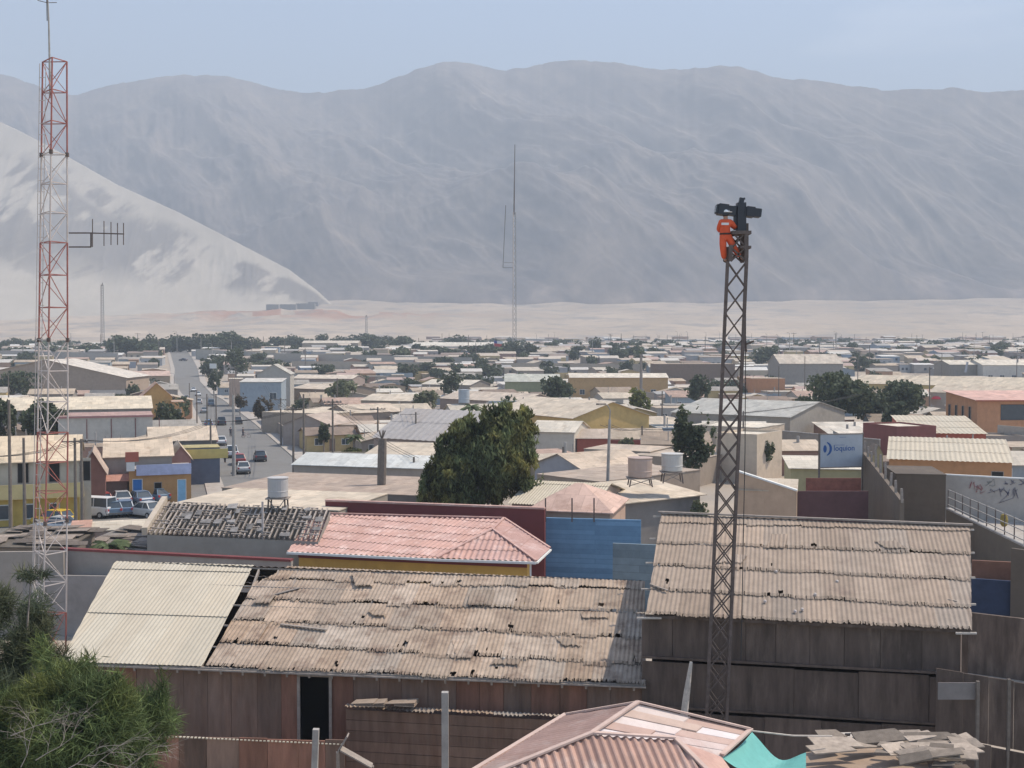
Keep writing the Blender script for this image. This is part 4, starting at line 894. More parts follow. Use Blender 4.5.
o = MB(); o.tube([at(746, 262, TY + .4), at(745, 450, TY + .45), at(741, 660, TY + .5)], .015, 5); oo = o.build('cable', m_wire, ttw, off=ttw.location)

# left guyed radio tower, triangular
LY = 44.0
def tri_tower():
    sc = F / LY; topz = at(54, 62, LY).z; bx0 = at(52, 400, LY).x; root = empty('radio_tower', (at(48, 620, LY).x, LY, 0), 0, 'tall three legged red and white radio tower, whip antenna on top', 'radio tower'); off = root.location
    xc = lambda z: float(np.interp(z, [0, at(0, 432, LY).z, topz], [at(47, 700, LY).x, at(53, 432, LY).x, at(55, 62, LY).x])); wd = lambda z: float(np.interp(z, [0, topz], [1.45, .98]))
    def C(i, z): w_ = wd(z); return Vector((xc(z) + (-.5, -.12, .5)[i] * w_ + (0, .30, 0)[i], LY + (0, .8, .05)[i] * w_ * -.9, z))
    yb = [62, 108, 155, 199, 243, 291, 340, 386, 432, 476, 520, 565, 612, 690, 760]; zs = [at(0, y, LY).z for y in yb]; zs = [max(z, 0) for z in zs]
    colr = lambda k: m_redp if (k // 2) % 2 == 0 else m_whitep
    for k in range(0, len(zs) - 1, 2):
        k2 = min(k + 2, len(zs) - 1); m = colr(k)
        if zs[k] - zs[k2] < .1: continue
        for i in range(3): b = MB(); b.tube([C(i, zs[k2] + .01), C(i, zs[k])], .034, 7); b.build('leg', m, root, off=off)
        b = MB(); sub = 3
        for i in range(3):
            j = (i + 1) % 3
            for s_ in range(sub):
                za = zs[k2] + (zs[k] - zs[k2]) * s_ / sub; zb = zs[k2] + (zs[k] - zs[k2]) * (s_ + 1) / sub
                b.bar(C(i, zb), C(j, zb), .034); b.bar(C(i, za), C(j, zb), .024) if (s_ + i) % 2 else b.bar(C(j, za), C(i, zb), .024)
                if i == 0: b.bar(C(2, za), C(0, zb), .02)
        b.build('bracing', m, root, off=off)
    for z in (zs[2], zs[6], zs[10]):
        for i in range(3): c = C(i, z); b = MB(); b.lathe([(.08, -.08), (.08, .08)], c, 8); b.build('flange', m_steel, root, off=off)
    b = MB(); c = C(0, topz); xm = at(54, 62, LY).x; b.tube([(xm, LY - .4, zs[1] + .3), (xm - .02, LY - .4, topz + 1.6), (xm - .08, LY - .4, topz + 3.2)], [.045, .03, .022], 6); b.build('mast', m_conc, root, off=off)
    b = MB(); b.tube([(xm - .08, LY - .4, topz + 1.5), (xm - .12, LY - .4, topz + 6.0)], [.018, .010], 5)
    for a in range(4): b.bar((xm - .07, LY - .4, topz + 2.2), (xm - .07 + .35 * math.cos(a * PI / 2 + .4), LY - .4 + .35 * math.sin(a * PI / 2 + .4), topz + 2.25), .02)
    b.build('whip_antenna', m_steel, root, off=off)
    # yagi on a bracket
    b = MB(); P = lambda x, y: at(x, y, LY - .3)
    b.bar(P(69, 233), P(92, 233), .05); b.bar(P(69, 247), P(91, 247), .05); b.bar(P(91, 247), P(91, 233), .05); b.build('antenna_bracket', m_steel, root, off=off)
    b = MB(); b.bar(P(90, 233), P(124, 234), .045)
    for (x_, y0, y1) in ((92.5, 219, 247), (104, 221, 246), (111, 222, 245), (117.5, 223, 245), (123.5, 223, 245)): b.bar(P(x_, y0), P(x_, y1), .028)
    b.build('yagi_antenna', m_steel, root, off=off)
    b = MB(); zt, zb2 = zs[4], zs[13]
    for s_ in (-.12, .12): b.bar((xc(topz - .2) - .25 + s_, LY - .55, topz - .2), (xc(0) - .25 + s_, LY - .75, .3), .025)
    n_ = 60
    for i in range(n_): z = .3 + (topz - .6) * i / n_; b.bar((xc(z) - .37, LY - .75 + .2 * z / topz, z), (xc(z) - .13, LY - .75 + .2 * z / topz, z), .02)
    b.build('ladder', m_whitep, root, off=off)
    return root
tri_tower()
# far guyed masts
def mast(label, px, ytop, ybase, Y, wpx, side=True):
    s = F / Y; gz = g(Y); x = PY(px, 300, Y).x; root = empty('antenna_mast', (x, Y, gz), 0, label, 'antenna mast'); H = CAMZ + (HOR - ytop) / s - gz; hl = H * (.68 if side else .97); w_ = wpx / s
    for i in range(3): a = i * 2 * PI / 3; b = MB(); b.bar((w_ * .5 * math.cos(a), w_ * .5 * math.sin(a), 0), (w_ * .35 * math.cos(a), w_ * .35 * math.sin(a), hl), w_ * .13); b.build('leg', m_whitep if i else m_conc, root)
    b = MB(); n_ = 26
    for k in range(n_):
        for i in range(3):
            a0 = (i) * 2 * PI / 3; a1 = (i + 1 - (0)) * 2 * PI / 3; f0, f1 = k / n_, (k + 1) / n_; q0 = w_ * (.5 - .15 * f0); q1 = w_ * (.5 - .15 * f1)
            b.bar((q0 * math.cos(a0), q0 * math.sin(a0), hl * f0), (q1 * math.cos(a1), q1 * math.sin(a1), hl * f1), w_ * .06)
    b.build('bracing', m_conc, root)
    b = MB(); b.tube([(0, 0, hl * .98), (w_ * .2, 0, H)], [w_ * .18, w_ * .08], 5); b.build('whip_antenna', m_steel, root)
    if side:
        zz = lambda y: CAMZ + (HOR - y) / s - gz; b = MB(); X_ = -11 / s; b.bar((0, 0, zz(268)), (X_, 0, zz(268)), w_ * .1); b.bar((0, 0, zz(263)), (X_ * .9, 0, zz(263)), w_ * .08); b.bar((X_, 0, zz(268)), (X_ * .75, 0, zz(206)), w_ * .13); b.build('side_antenna', m_steel, root)
    return root
mast('tall thin lattice mast with a side antenna, centre of the far town', 514, 146, 350, 640, 4.5)
mast('small thin lattice mast standing far off beside the tall radio tower', 102, 283, 338, 900, 4, False)
mast('short thin mast far behind the perimeter wall trees', 366, 315, 332, 1100, 3, False)

# =================================================================== PEOPLE
def skin_body(name, J, Eg, Rd, root_i, m, parent=None, sub=2, off=(0, 0, 0)):
    me = bpy.data.meshes.new(name); me.from_pydata([tuple(Vector(j) - Vector(off)) for j in J], Eg, []); o = bpy.data.objects.new(name, me); COL.objects.link(o)
    sk = o.modifiers.new('s', 'SKIN'); sk.use_smooth_shade = True
    lay = me.skin_vertices[0].data if me.skin_vertices else None
    if lay is None:
        bpy.context.view_layer.objects.active = o; lay = me.skin_vertices[0].data
    for i, r_ in enumerate(Rd): lay[i].radius = (r_, r_) if not isinstance(r_, tuple) else r_; lay[i].use_root = (i == root_i)
    sb = o.modifiers.new('u', 'SUBSURF'); sb.levels = sub; sb.render_levels = sub
    bpy.context.view_layer.update(); dg = bpy.context.evaluated_depsgraph_get(); nm = bpy.data.meshes.new_from_object(o.evaluated_get(dg)); bpy.data.objects.remove(o)
    nm.name = name; at_ = nm.attributes.new('tint', 'FLOAT_COLOR', 'FACE'); at_.data.foreach_set('color', np.ones(len(nm.polygons) * 4, dtype=np.float32)); nm.materials.clear(); nm.materials.append(m)
    ob = bpy.data.objects.new(name, nm); COL.objects.link(ob)
    if parent: ob.parent = parent
    return ob
m_skin = mat('skin', (.36, .2, .14), rough=.6, var=.05); m_orange = mat('orange_coverall', (.62, .10, .04), rough=.8, var=.12, scale=6); m_helmet = mat('white_helmet', (.75, .75, .75), rough=.4, var=.03); m_boot = mat('boot_leather', (.05, .035, .03), var=.1); m_reflect = mat('reflective_strip', (.6, .6, .58), rough=.5, var=.03)
def worker():
    W = lambda x, y, dy=0: (lambda p: Vector((p.x, p.y + dy, p.z)))(at(x, y, TY))
    k = -.1; hip = W(724.6, 236.5, k); sp1 = W(724.3, 232, k); sp2 = W(724.4, 227.5, k); ch = W(724.8, 223.8, k); nk = W(725, 219.8, k); hd = W(724.8, 215.6, k); shl = W(720.0, 223.2, k); shr = W(729.6, 222.4, k)
    ell = W(718.8, 228.5, k + .12); wrl = W(721.5, 231, k + .3); elr = W(734.2, 227.6, k + .05); wrr = W(737.2, 226.2, k + .12)
    hl_ = W(722.3, 237.8, k); hr_ = W(727.6, 237.6, k); kl = W(721.9, 248.8, k - .08); al = W(723.9, 259.3, k + .05); kr = W(733.0, 248.2, k - .05); ar = W(739.6, 256.8, k + .1); tl = W(725.0, 261.2, k - .06); tr = W(741.8, 259.4, k - .02)
    off = hip.copy(); root = empty('person', off, 0, 'worker in orange coveralls and white hard hat clinging to the tower top', 'person')
    J = [hip, sp1, sp2, ch, nk, hd - Vector((0, 0, .02)), shl, ell, wrl, shr, elr, wrr, hl_, kl, al, hr_, kr, ar, tl, tr, hd + Vector((0, 0, .08))]
    Eg = [(0, 1), (1, 2), (2, 3), (3, 4), (4, 5), (5, 20), (3, 6), (6, 7), (7, 8), (3, 9), (9, 10), (10, 11), (0, 12), (12, 13), (13, 14), (0, 15), (15, 16), (16, 17), (14, 18), (17, 19)]
    Rd = [.13, .12, .13, .14, .055, .085, .075, .055, .036, .075, .055, .036, .10, .07, .05, .10, .07, .05, .045, .045, .08]
    skin_body('body', J, Eg, Rd, 0, m_skin, root, off=off)
    # coverall a little outside the body
    J2 = [hip, sp1, sp2, ch, nk - Vector((0, 0, .02)), shl, ell, wrl.lerp(ell, .08), shr, elr, wrr.lerp(elr, .08), hl_, kl, al, hr_, kr, ar]
    E2 = [(0, 1), (1, 2), (2, 3), (3, 4), (3, 5), (5, 6), (6, 7), (3, 8), (8, 9), (9, 10), (0, 11), (11, 12), (12, 13), (0, 14), (14, 15), (15, 16)]
    skin_body('coverall', J2, E2, [.18, .165, .18, .185, .085, .115, .09, .065, .115, .09, .065, .135, .105, .085, .135, .105, .085], 0, m_orange, root, off=off)
    for (a, t_) in ((al, tl), (ar, tr)): skin_body('boot', [a, a.lerp(t_, .5) - Vector((0, 0, .03)), t_ + Vector((0, .06, -.02))], [(0, 1), (1, 2)], [.065, .06, .045], 0, m_boot, root, off=off)
    h = MB(); c = hd + Vector((0, 0, .07)) - off; h.lathe([(.115, .01), (.13, .02), (.125, .06), (.10, .11), (.055, .145), (.01, .155)], c, 18); h.lathe([(.165, .01), (.165, .02)], c + Vector((.05, .0, .0)), 18); h.build('hard_hat', m_helmet, root, smooth=True); h = MB(); h.lathe([(.07, -.11), (.10, -.06), (.108, .0), (.10, .03)], c, 14); h.build('hair', m_black, root, smooth=True)
    s = MB(); b_ = W(723.2, 225, k) - off; s.box((b_.x, b_.y - .21, b_.z), (.22, .02, .07)); s.build('reflective_strip', m_reflect, root)
    s = MB(); c = hip - off + Vector((0, 0, .06)); s.lathe([(.175, -.025), (.178, .025)], c, 16); s.build('belt', m_boot, root)
    for (wr, el) in ((wrr, elr), (wrl, ell)):               # hands: palm with four curled fingers and a thumb
        d = (wr - el).normalized(); pm = wr + d * .075; sd = d.cross(Vector((0, 0, 1))).normalized(); up = sd.cross(d).normalized()
        Jh = [wr - d * .01, wr + d * .04, pm]; Eh = [(0, 1), (1, 2)]; Rh = [.028, .034, .032]
        for q in range(4):
            o_ = sd * (-.033 + .022 * q); Ls = (.034, .04, .038, .028)[q]; i0 = len(Jh); Jh += [pm + o_ + d * .012, pm + o_ + d * (.012 + Ls), pm + o_ * .95 + d * (.02 + Ls * 1.3) - up * .03, pm + o_ * .9 + d * (.01 + Ls) - up * .05]; Eh += [(2, i0), (i0, i0 + 1), (i0 + 1, i0 + 2), (i0 + 2, i0 + 3)]; Rh += [.011, .0105, .0095, .008]
        i0 = len(Jh); Jh += [wr + d * .035 + sd * .045, wr + d * .07 + sd * .055 - up * .02]; Eh += [(1, i0), (i0, i0 + 1)]; Rh += [.012, .009]
        skin_body('glove', Jh, Eh, Rh, 1, m_boot, root, off=off, sub=1)
    f = MB(); b_ = hd - off; f.box((b_.x + .03, b_.y + .105, b_.z + .0), (.03, .05, .04)); f.build('nose', m_skin, root)
    o = MB(); o.tube([hip + Vector((.12, .1, .05)), W(733, 236, .1), W(741, 232, .2)], .018, 5); o = o.build('safety_rope', m_steel, None, off=hip); o.location = hip; tag(o, 'short safety rope from the worker to the tower top', 'rope')
worker()
def walker(px, py, label, top, trousers, yaw=0, stride=.18, bike=False):
    p = G(px, py); root = empty('person', (p.x, p.y, g(p.y) + .03), yaw, label, 'person'); s = stride
    J = [(0, 0, .92), (0, 0, 1.1), (0, .01, 1.36), (0, 0, 1.5), (0, .01, 1.62), (-.19, 0, 1.4), (-.23, -s * .4, 1.13), (-.22, s * .2, .88), (.19, 0, 1.4), (.23, s * .4, 1.13), (.22, s * .8, .9), (-.1, 0, .88), (-.1, s * .6, .48), (-.1, s, .07), (.1, 0, .88), (.1, -s * .3, .48), (.1, -s, .08), (-.1, s + .14, .04), (.1, -s + .14, .04), (0, .01, 1.7)]
    Eg = [(0, 1), (1, 2), (2, 3), (3, 4), (4, 19), (2, 5), (5, 6), (6, 7), (2, 8), (8, 9), (9, 10), (0, 11), (11, 12), (12, 13), (0, 14), (14, 15), (15, 16), (13, 17), (16, 18)]
    skin_body('body', J, Eg, [.13, .12, .13, .055, .085, .06, .045, .03, .06, .045, .03, .09, .065, .045, .09, .065, .045, .035, .035, .08], 0, m_skin, root, sub=1)
    skin_body('shirt', [J[0], J[1], J[2], J[5], J[6], J[8], J[9]], [(0, 1), (1, 2), (2, 3), (3, 4), (2, 5), (5, 6)], [.15, .15, .16, .085, .065, .085, .065], 0, mat('cloth_%d%d%d' % tuple(int(c * 99) for c in top), top, var=.05), root, sub=1)
    skin_body('trousers', [J[0], J[11], J[12], J[13], J[14], J[15], J[16]], [(0, 1), (1, 2), (2, 3), (0, 4), (4, 5), (5, 6)], [.145, .11, .085, .065, .11, .085, .065], 0, mat('cloth_%d%d%d' % tuple(int(c * 99) for c in trousers), trousers, var=.05), root, sub=1)
    h = MB(); h.lathe([(.09, -.02), (.1, .04), (.07, .09), (.01, .11)], (0, 0, 1.68), 10); h.build('hair', m_black, root)
    return root
walker(147, 501, 'person in pale shirt walking past the orange shop wall', (.6, .6, .58), (.1, .12, .2), 1.2)
walker(162, 488, 'person in pale top and dark trousers beside the white car', (.65, .6, .58), (.05, .05, .07), .3)
walker(218, 464, 'dark clothed person, left of two standing at the roadside poles', (.05, .05, .06), (.06, .05, .05), .2, .05)
walker(225, 463, 'dark clothed person, right of two standing at the roadside poles', (.08, .06, .06), (.05, .05, .07), -.3, .08)
walker(230.7, 437, 'person walking along the middle of the street', (.07, .07, .09), (.05, .05, .06), .3)
walker(243, 437, 'person pushing a bicycle across the street', (.12, .09, .08), (.06, .06, .08), -1.2)
p = G(246, 438); bk = empty('bicycle', (p.x, p.y, g(p.y) + .03), 0, 'bicycle pushed across the street beside a walker', 'bicycle')
for x_ in (-.5, .5):
    b = MB(); pts = [(x_ + .33 * math.cos(a), 0, .34 + .33 * math.sin(a)) for a in np.linspace(0, 2 * PI, 19)]; b.tube(pts, .02, 5, cap=False); b.build('wheel', m_black, bk)
b = MB(); P5 = [(-.5, 0, .34), (-.12, 0, .32), (.3, 0, .78), (-.2, 0, .82), (-.5, 0, .34)]; b.tube(P5, .018, 5); b.tube([(-.12, 0, .32), (-.2, 0, .9)], .018, 5); b.tube([(.28, 0, .95), (.33, 0, .75), (.5, 0, .34)], .018, 5); b.build('frame', m_redp, bk)
b = MB(); b.box((-.21, 0, .93), (.24, .1, .05)); b.build('saddle', m_black, bk); b = MB(); b.tube([(.26, -.25, .98), (.3, 0, .95), (.26, .25, .98)], .015, 5); b.build('handlebar', m_steel, bk)

# =================================================================== MIDDLE GROUND, RIGHT BEHIND THE SHEDS
CREAM = (.52, .465, .40); TAN = (.43, .36, .30); GREY = (.36, .36, .355); PALE = (.58, .55, .50); PINK = (.50, .36, .32)
# pink roofed yellow house
def PZ(x, y, z): return PH(x, y, z)
hr = [PZ(287, 552, 4), PZ(437, 559, 4), PZ(536, 562, 4), PZ(550, 549, 4), PZ(504, 519, 5.05), PZ(492.6, 530, 5.0), PZ(315, 514, 5.05), PZ(298, 538, 4.35), PZ(340, 536, 4.4), PZ(343, 529, 4.55), PZ(307, 529, 4.6)]
oc = Vector((hr[1].x, hr[1].y, 0)); yh = empty('pink_roof_house', oc, 0, 'yellow house with pink corrugated hipped roof in front of the maroon wall', 'house')
b = MB(); corr(b, [hr[0], hr[1], hr[5], hr[4] , hr[6]], pitch=.33, amp=.035, row=1.5, tv=.045, seed=70); b.build('main_roof', m_pinkroof, yh, off=oc)
b = MB(); corr(b, [hr[1] + Vector((0, 0, .03)), hr[2], hr[5] + Vector((0, 0, .03))], pitch=.33, amp=.035, row=1.5, tv=.045, seed=71); b.build('front_hip', m_pinkroof, yh, off=oc)
b = MB(); corr(b, [hr[2], hr[3], hr[4], hr[5]], pitch=.33, amp=.035, row=1.5, tv=.045, seed=72); b.build('right_slope', m_pinkroof, yh, off=oc)
b = MB(); 
for (p, q) in ((hr[1], hr[5]), (hr[2], hr[5]), (hr[5], hr[4]), (hr[4], hr[3]), (hr[6], hr[4])): b.bar(p + Vector((0, 0, .09)), q + Vector((0, 0, .09)), .14, .07)
b.build('ridge_caps', m_pinkroof, yh, off=oc)
b = MB(); b.bar(hr[0] + Vector((0, -.05, -.05)), hr[1] + Vector((0, -.05, -.05)), .13); b.bar(hr[1] + Vector((0, -.05, -.05)), hr[2] + Vector((0, -.05, -.05)), .13); b.bar(hr[2] + Vector((.05, 0, -.05)), hr[3] + Vector((.05, 0, -.05)), .1); b.bar(hr[2] + Vector((-.3, .3, -.1)), hr[2] + Vector((-.3, .3, -3.9)), .1); b.build('gutter', m_frame, yh, off=oc)
b = MB(); a, c = hr[0] + Vector((.6, .5, 0)), hr[2] + Vector((-.5, .5, 0)); e = c + Vector((.2, 3.3, 0)); f = a + Vector((1.0, 7.5, 0))
for (p, q) in ((a, c), (c, e), (f, a), (e, f)): b.bar(Vector((p.x, p.y, 1.9)), Vector((q.x, q.y, 1.9)), 3.95, .15) if False else b.face([(p.x, p.y, -.2), (q.x, q.y, -.2), (q.x, q.y, 3.92), (p.x, p.y, 3.92)])
b.build('wall', wmat((.50, .33, .10)), yh, off=oc)
b = MB(); b.bar(a + Vector((0, -.12, -.25)), c + Vector((0, -.12, -.25)), .06, .3); b.build('fascia', mat('maroon_paint', (.16, .045, .045), var=.1), yh, off=oc)
m_maroon = MC['maroon_paint']; m_blue = mat('blue_boards', (.14, .26, .40), var=.12, brick=(6.0, .32, .8, 'XZ')); m_blue2 = mat('faded_blue_sheet', (.17, .225, .26), var=.15, brick=(3.0, .45, .8, 'XZ'))
wallthing('maroon_wall', 'long maroon wall directly behind the pink roofed house', (326, 501), (545, 509), 5.4, th=.25, m=m_maroon, w=40, cap=m_pinkroof)
wallthing('blue_wall', 'tall bright blue board wall right of the pink roofed house', (546, 517.5), (641, 520), 4.6, m=m_blue, w=40)
wallthing('blue_fence', 'lower faded blue grey sheet fence touching the tall shed', (613, 543), (662, 545), 4.0, m=m_blue2, w=40)
for i, x in enumerate((545.5, 572, 594)): p = PH(x, 513, 5.0); o = MB(); o.bar((0, 0, -.6), (0, 0, 1.0), .09); o = o.build('iron_post', m_steel); o.location = p; tag(o, ['thin iron post at the joint of maroon and blue walls', 'thin iron post above the left half of the blue wall', 'thin iron post above the right half of the blue wall'][i], 'post')
wallthing('maroon_capped_wall', 'grey wall with maroon coping behind the newer cream roof sheets', (62, 549.5), (292, 561), 4.6, col=(.25, .235, .235), cap=m_maroon, w=60, th=.25)
wallthing('grey_wall', 'grey wall with faded blue band, left edge behind the radio tower', (-30, 552), (64, 551), 4.7, col=(.27, .255, .25), w=60, th=.22)
wallthing('blue_band_wall', 'low dull brownish wall in front of the grey wall at left', (-30, 574), (118, 576), 3.4, m=mat('dull_wall', (.22, .20, .19), var=.2, scale=.8), w=60)
# burnt roof
kw_ = dict(wall=(.27, .265, .26), roof=TAN)
br0, br1, bt0, bt1 = PH(147, 533, 4.5), PH(318, 540, 4.5), PH(167, 502, 5.6), PH(330, 509, 5.6); oc = Vector((br0.x, br0.y, 0))
bh = empty('burnt_building', oc, 0, 'grey building with charred collapsed roof, bare battens showing', 'building'); b = MB(); R = random.Random(5)
for i in range(34): f = (i + .5) / 34; b.bar(br0.lerp(br1, f), bt0.lerp(bt1, f), .08, .12, (1 + R.uniform(-.3, .3),) * 3)
for i in range(13):
    f = (i + .5) / 13
    for k in range(18):
        if R.random() < .62: p = br0.lerp(bt0, f); q = br1.lerp(bt1, f); a = p.lerp(q, k / 18) + Vector((0, R.uniform(-.1, .1), .1)); c = p.lerp(q, (k + R.uniform(.5, 1.2)) / 18) + Vector((0, R.uniform(-.1, .1), .1)); b.bar(a, c, .09, .05, (R.uniform(.7, 1.8),) * 3)
b.build('battens', m_wood, bh, off=oc); b = MB()
for k in range(20):
    f, h_ = R.random() * .96, R.random() * .9; p = br0.lerp(br1, f).lerp(bt0.lerp(bt1, f), h_); u1 = (br1 - br0).normalized() * R.uniform(.3, .8); u2 = (bt0 - br0).normalized() * R.uniform(.3, .8); z_ = Vector((0, 0, .16 + R.uniform(0, .1))); b.slab([p + z_, p + u1 + z_, p + u1 + u2 + z_ * 1.5, p + u2 + z_], .02, (R.uniform(.6, 1.2),) * 3)
b.build('roof_scraps', mat('charred_sheet', (.22, .205, .195), var=.3, scale=4), bh, off=oc)
b = MB()
for (p, q) in ((br0, br1), (bt0, bt1), (br0, bt0), (br1, bt1)): b.face([(p.x, p.y, -.2), (q.x, q.y, -.2), q - Vector((0, 0, .1)), p - Vector((0, 0, .1))])
b.face([(br0.x, br0.y, 2.8), (br1.x, br1.y, 2.8), (bt1.x, bt1.y, 2.8), (bt0.x, bt0.y, 2.8)]); b.build('wall', wmat((.25, .245, .24)), bh, off=oc)
b = MB(); b.bar(br0 + Vector((-.15, 0, .1)), bt0 + Vector((-.15, 0, .15)), .35, .5); b.build('parapet', wmat((.42, .38, .34)), bh, off=oc)
bld('flat_roof_building', 'flat cream roofed building behind the burnt roof, water tank beside it', 'building', (172, 504), (338, 511), 5.0, 9, 'flat', wall=(.3, .28, .26), roof=CREAM)
bld('flat_roof_building', 'long tan flat roof between the water tank and the big pepper tree', 'building', (222, 488), (420, 496), 4.0, 12, 'flat', wall=(.2, .18, .17), roof=(.36, .30, .265))
bld('low_building', 'small low roof of grey scraps below the burnt building', 'shed', (83, 545), (150, 550), 3.2, 4, 'shed_up', .5, wall=(.2, .19, .18), roof=(.25, .23, .22))
def tank(label, px, ytop, ybot, wpx, hb, col, stand=2.4, tall=False, name='water_tank'):
    q = PH(px, ybot, hb); s = F / q.y; r = wpx / s / 2; H = (ybot - ytop) / s; root = empty(name, q, 0, label, 'water tank'); b = MB()
    b.lathe([(r * .9, 0), (r, .05), (r, H * .3), (r * 1.03, H * .32), (r, H * .36), (r * 1.02, H * .9), (r * .98, H)], n=24); b.build('tank', mat('tank_%d' % int(col[0] * 100 + col[2] * 10), col, rough=.5, var=.07), root, smooth=False)
    l_ = MB(); l_.lathe([(r * 1.06, H), (r * 1.06, H + .06), (r * .3, H + .12), (.02, H + .14)], n=24); l_.build('lid', mat('tank_%d' % int(col[0] * 100 + col[2] * 10), col), root)
    for sx in (-1, 1):
        for sy in (-1, 1): c = MB(); c.bar((sx * r * .95, sy * r * .7, -stand), (sx * r * .8, sy * r * .7, 0), .09); c.build('leg', m_steel, root)
    c = MB(); c.box((0, 0, -.06), (r * 2.2, r * 1.8, .08)); c.bar((-r, -r * .7, -stand * .9), (r * .8, -r * .7, -.1), .05); c.bar((r, -r * .7, -stand * .9), (-r * .8, -r * .7, -.1), .05); c.build('frame', m_wood, root); return root
tank('pale grey water tank on an iron stand beside the burnt roof', 278, 478, 497, 20, 6.3, (.42, .40, .385), 2.0)
tank('salmon pink water tank on a roof beside the white tank', 640, 458, 477, 24, 6.0, (.40, .30, .25), .7)
tank('white water tank on legs right of the pink tank', 672, 454, 471, 21, 6.4, (.46, .44, .41), .9)
tank('tall grey cylindrical tank above the big pepper tree', 464, 390, 403, 11, 6.0, (.33, .36, .39), 5)
o = MB(); p = PH(263, 560, 3.0); o.bar((0, 0, -3), (0, 0, 3.6), .12); o = o.build('white_post', m_whitep); o.location = p; tag(o, 'slim white pipe standing in front of the burnt roof', 'pipe')
# roofs behind the blue wall
bld('cream_roof_house', 'cream corrugated roof behind the blue wall and the pepper tree', 'house', (512, 503), (592, 507), 4.6, 9.5, 'gable_side', 1.1, wall=(.35, .28, .25), roof=CREAM, real=True, rm=m_newroof)
bld('pink_roof_house', 'pink hipped roof peaking just behind the blue wall', 'house', (530, 510), (610, 513), 4.9, 7, 'hip', 1.5, wall=(.4, .3, .26), roof=(.52, .38, .34))
bld('ragged_roof_house', 'cream roof with ragged lower edge left of the lattice tower', 'house', (617, 503), (700, 494), 4.4, 6, 'shed_up', .6, wall=(.2, .2, .21), roof=CREAM, over=.4)
bld('low_house', 'low tan roof just below the two water tanks', 'house', (600, 482), (700, 470), 4.2, 8, 'flat', wall=(.3, .26, .23), roof=(.40, .34, .30))
bld('low_house', 'dark walled low house right under the salmon pink tank', 'house', (585, 492), (660, 486), 3.2, 5, 'flat', wall=(.12, .11, .10), roof=(.34, .29, .26))
# beige building right of tower, maroon wall, yellow house, sign
p0 = PH(738, 471, 6.5); 
bld('beige_building', 'plain beige building with sloping parapet right of the tower', 'building', (736, 490), (797, 492), 5.2, 8, 'flat', wall=(.42, .32, .25), roof=CREAM)
wallthing('sloping_parapet', 'sloping upper wall falling rightwards on the beige building', (736, 471), (797, 491), (6.6, 5.3), th=.3, col=(.42, .32, .25), base=3, w=60, cap=m_frame)
wallthing('maroon_wall', 'dark maroon wall below the billboard, behind the tall shed', (797, 491), (868, 491), 5.2, m=mat('dark_maroon', (.10, .05, .05), var=.15), w=40)
wallthing('rusty_gate', 'pair of rusty orange sheet panels under the billboard', (806, 478), (861, 478), 5.0, m=mat('rust_orange', (.26, .10, .07), var=.25, scale=2), w=3.2, th=.1, base=2.6, cat='gate')
bld('yellow_green_house', 'low greenish yellow house with pale roof under the billboard', 'house', (791, 468), (860, 469), 4.3, 6, 'shed_up', .6, wall=(.40, .38, .24), roof=PALE, ops=[('dark', 1.5, .9, 1.2, 1.6), ('window', 4.6, 2.4, 2.8, .9)])
